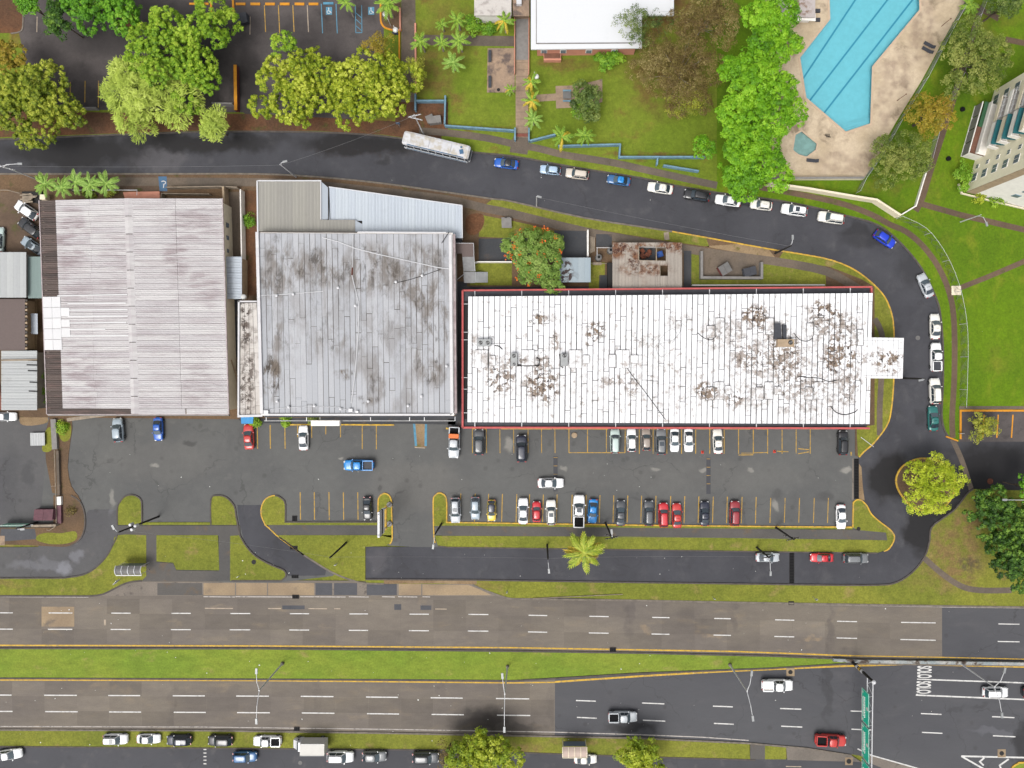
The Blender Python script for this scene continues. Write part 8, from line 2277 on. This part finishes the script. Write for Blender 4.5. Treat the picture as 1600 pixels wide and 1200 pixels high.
m = MB(); m.bar(W(52, 821, .6), W(90, 820, .6), .4, 1.0); solo(m, 'gate_wall', 'wood_grey', 'low pale wall between the mint gate and the divider wall', 'wall')
m = MB(); m.tube([W(73, 828, .5), W(77, 829, 1.2), W(86, 823, 1.2)], .06); solo(m, 'barrier_arm', 'wood_grey', 'bent pale pipe in front of the low gate wall', 'pipe')
# small signs
def small_sign(label, x, y, h, w, hh, mat, rz=0.0, face=None):
    c = W(x, y, h)
    t = thing('road_sign', label, 'sign', (c.x, c.y, .1), rz)
    MB().tube([(0, 0, -.1), (0, 0, h - .1)], .04, n=6).build('post', 'galvanised', t, world=False)
    MB().box((0, .05, h - hh / 2 - .1), (w, .04, hh)).build('plate', mat, t, world=False)
small_sign('small blue sign on the verge left of the white bus', 621, 192, 2.4, .7, .8, 'sign_blue')
small_sign('white sign tilted on grass near the grey bus shelter', 179, 911, 2.0, 1.0, 1.2, 'white_metal', .9)
small_sign('small white sign post on triangular grass by the exit lane', 523, 884, 2.2, .4, 1.0, 'white_metal')
small_sign('small white post sign on grass between exit lane and bus bay', 371, 902, 1.2, .5, .5, 'white_metal', .6)
small_sign('thin white sign post at left end of the roadside lawn', 792, 927, 2.2, .3, .9, 'white_metal')
small_sign('thin white sign post on the roadside lawn beside the highway', 1117, 937, 2.0, .3, .6, 'white_metal')
small_sign('small white sign on the kerb near the highway drain grate', 1277, 938, 2.2, .4, .7, 'white_metal', .4)
small_sign('small signboard at corner of the orange parking bays', 1504, 678, 1.0, .8, .6, 'white_metal')
m = MB(); m.tube([W(833, 935, .2), W(973, 928.5, .2)], .07); solo(m, 'fallen_pole', 'wood_grey', 'long thin pole lying on the grass edge of the highway', 'pole')
m = MB(); m.tube([W(1345, 683, .14), W(1365, 698, .14)], .05); solo(m, 'pipe', 'white_metal', 'thin white pipe lying on grass wedge below plaza corner', 'pipe')
for x, y, lab in ((1097.5, 706.5, 'orange red cone in an empty bay right of two white sedans'), (1210, 705.5, 'orange red cone beside the painted cross in the bays')):
    c = W(x, y, 0); t = thing('traffic_cone', lab, 'traffic cone', (c.x, c.y, .012), 0, 'traffic cones')
    MB().box((c.x, c.y, .03), (.5, .5, .05)).build('base', 'red_cone', t); MB().lathe([(.2, 0), (.04, .62)], (c.x, c.y, .05), 10).build('cone', 'red_cone', t)
m = MB().lathe([(.55, 0), (.5, .14), (.3, .22)], (*W(897.5, 680, 0)[:2], .01), 12); solo(m, 'sand_heap', 'wall_tan', 'small round tan heap in the boxed bays', 'heap')
# benches on the concrete court, pool furniture
for i, (x, y) in enumerate(((765.5, 88), (765.5, 128))):
    c = W(x, y, .5); t = thing('court_bench', 'dark bench on left side of the concrete court, ' + ('upper one' if i == 0 else 'lower one'), 'bench', (c.x, c.y, .2), 0, 'benches on the concrete court')
    MB().box((c.x, c.y, .62), (.55, 2.2, .07)).build('seat', 'dumpster_grey', t)
    for s in (-1, 1): MB().box((c.x, c.y + s * .8, .39), (.4, .15, .38)).build('leg', 'kerb_grey', t)
c = W(886, 149, .7); t = thing('picnic_table', 'small grey blue table on the school bench court', 'table', (c.x, c.y, .18))
MB().box((c.x, c.y, .85), (1.5, 1.3, .08)).build('tabletop', 'tank_grey', t); MB().box((c.x, c.y, .5), (.3, .3, .65)).build('leg', 'kerb_grey', t)
MB().box((c.x, c.y - .95, .55), (1.5, .3, .07)).build('seat', 'wall_blue', t); MB().box((c.x, c.y + .95, .55), (1.5, .3, .07)).build('seat', 'wall_blue', t)
for i, (x, y, rz, lab) in enumerate(((1450, 70, -.5, 'grey lounge chair on pool deck, nearer the fence top'), (1447, 78, -.5, 'grey lounge chair on pool deck, just below another'), (1267, 251, -.1, 'dark lounge chair below the paddling pool'))):
    c = W(x, y, .4); t = thing('sun_lounger', lab, 'lounger', (c.x, c.y, .2), rz, 'loungers on the pool deck')
    MB().box((0, 0, .32), (1.7, .62, .06)).build('seat', 'dumpster_grey', t, world=False)
    MB().bar((.85, 0, .32), (1.3, 0, .62), .62, .05).build('backrest', 'dumpster_grey', t, world=False)
    for dx in (-.7, .7):
        for dy in (-.25, .25): MB().box((dx, dy, .15), (.05, .05, .3)).build('leg', 'white_metal', t, world=False)
for i, (a, b, lab) in enumerate((((1470, 42), (1486, 29), 'rusty shower post leaning over pool deck near the top'), ((1401, 158), (1416, 147), 'rusty shower post on the deck above the orange tree'))):
    A = W(*a, 0); t = thing('shower_post', lab, 'shower post', (A.x, A.y, .2), 0, 'shower posts on the pool deck')
    e = W(*b, 2.4)
    MB().tube([(A.x, A.y, .2), (A.x, A.y, 2.0), e], .05, n=6).build('post', 'rust', t); MB().lathe([(.12, 0), (.12, .06)], e - Vector((0, 0, .06)), 8).build('shower_head', 'rust', t)
m = MB()
for k in range(4): m.bar(W(1290 + k * 1.8, 209, .5), W(1292 + k * 1.8, 215, .5), .06, .06)
m.tube([W(1288, 211, .2), W(1289, 211, .9), W(1296, 214, .9), W(1296, 214, .2)], .05); solo(m, 'pool_ladder', 'dark_metal', 'dark ladder rails lying at lower left of the pool', 'ladder')
# round white lamps
for x, y, bx, by, lab in ((838, 120, 835, 121, 'white globe lamp at the walkway on the right school lawn'), (602, 22.5, 611, 41, 'white globe lamp on the parking island at top'), (618, 47, 619, 50, 'white globe lamp at end of the yellow island kerb'), (381, 464, 379, 464, 'white dish on the alley wall beside the lean-to roof')):
    b_ = W(bx, by, 0); t = thing('globe_lamp', lab, 'lamp', (b_.x, b_.y, .1), 0, 'white globe lamps')
    e = W(x, y, 3.2); MB().tube([(b_.x, b_.y, .1), (b_.x, b_.y, 2.4), e], .06, .05, 7).build('post', 'white_metal', t)
    MB().lathe([(.1, -.3), (.36, -.2), (.5, .05), (.4, .3), (.12, .42)], e, 14).build('globe', 'lamp_glass', t)
m = MB()
for k in range(4): m.box((*W(614 + k * 2.2, 52 + (k % 2), .3)[:2], .35), (.3, .3, .4), k)
solo(m, 'bag_heap', 'clothes_dark', 'small heap of dark blue and white bags below the yellow island kerb', 'bags')
for x, y, lab in ((1502, 172, 'dark plant tub on the lawn left of the apartment porch, upper one'), (1480, 249, 'dark plant tub on the lawn left of the apartment porch, lower one')):
    m = MB().lathe([(.35, 0), (.45, .4), (.3, .42)], (*W(x, y, 0)[:2], .12), 10); solo(m, 'plant_tub', 'black', lab, 'tub', 'plant tubs on the lawn')
# litter and small stains on road and grass: nobody could count it
g = random.Random(9); m = MB()
for (x0, x1, y0, y1, n) in ((0, 1560, 940, 1008, 30), (0, 1600, 1015, 1055, 30), (0, 1500, 1068, 1135, 30), (100, 1320, 705, 768, 26), (580, 1400, 866, 905, 14), (90, 900, 840, 905, 20), (0, 1200, 1142, 1165, 18), (400, 1300, 215, 330, 16), (1120, 1590, 330, 620, 4)):
    for _ in range(n):
        p = W(g.uniform(x0, x1), g.uniform(y0, y1), .13); s = g.uniform(.07, .24) * g.choice((.4, .6, 1))
        m.box((p.x, p.y, .02 if y0 not in (1015, 840, 1142, 330) else .135), (s, s * g.uniform(.4, 1), .03), g.uniform(0, 3))
tag(m.build('litter', 'litter_white'), 'scattered pale litter and chips on roads and grass', 'litter', kind='stuff')
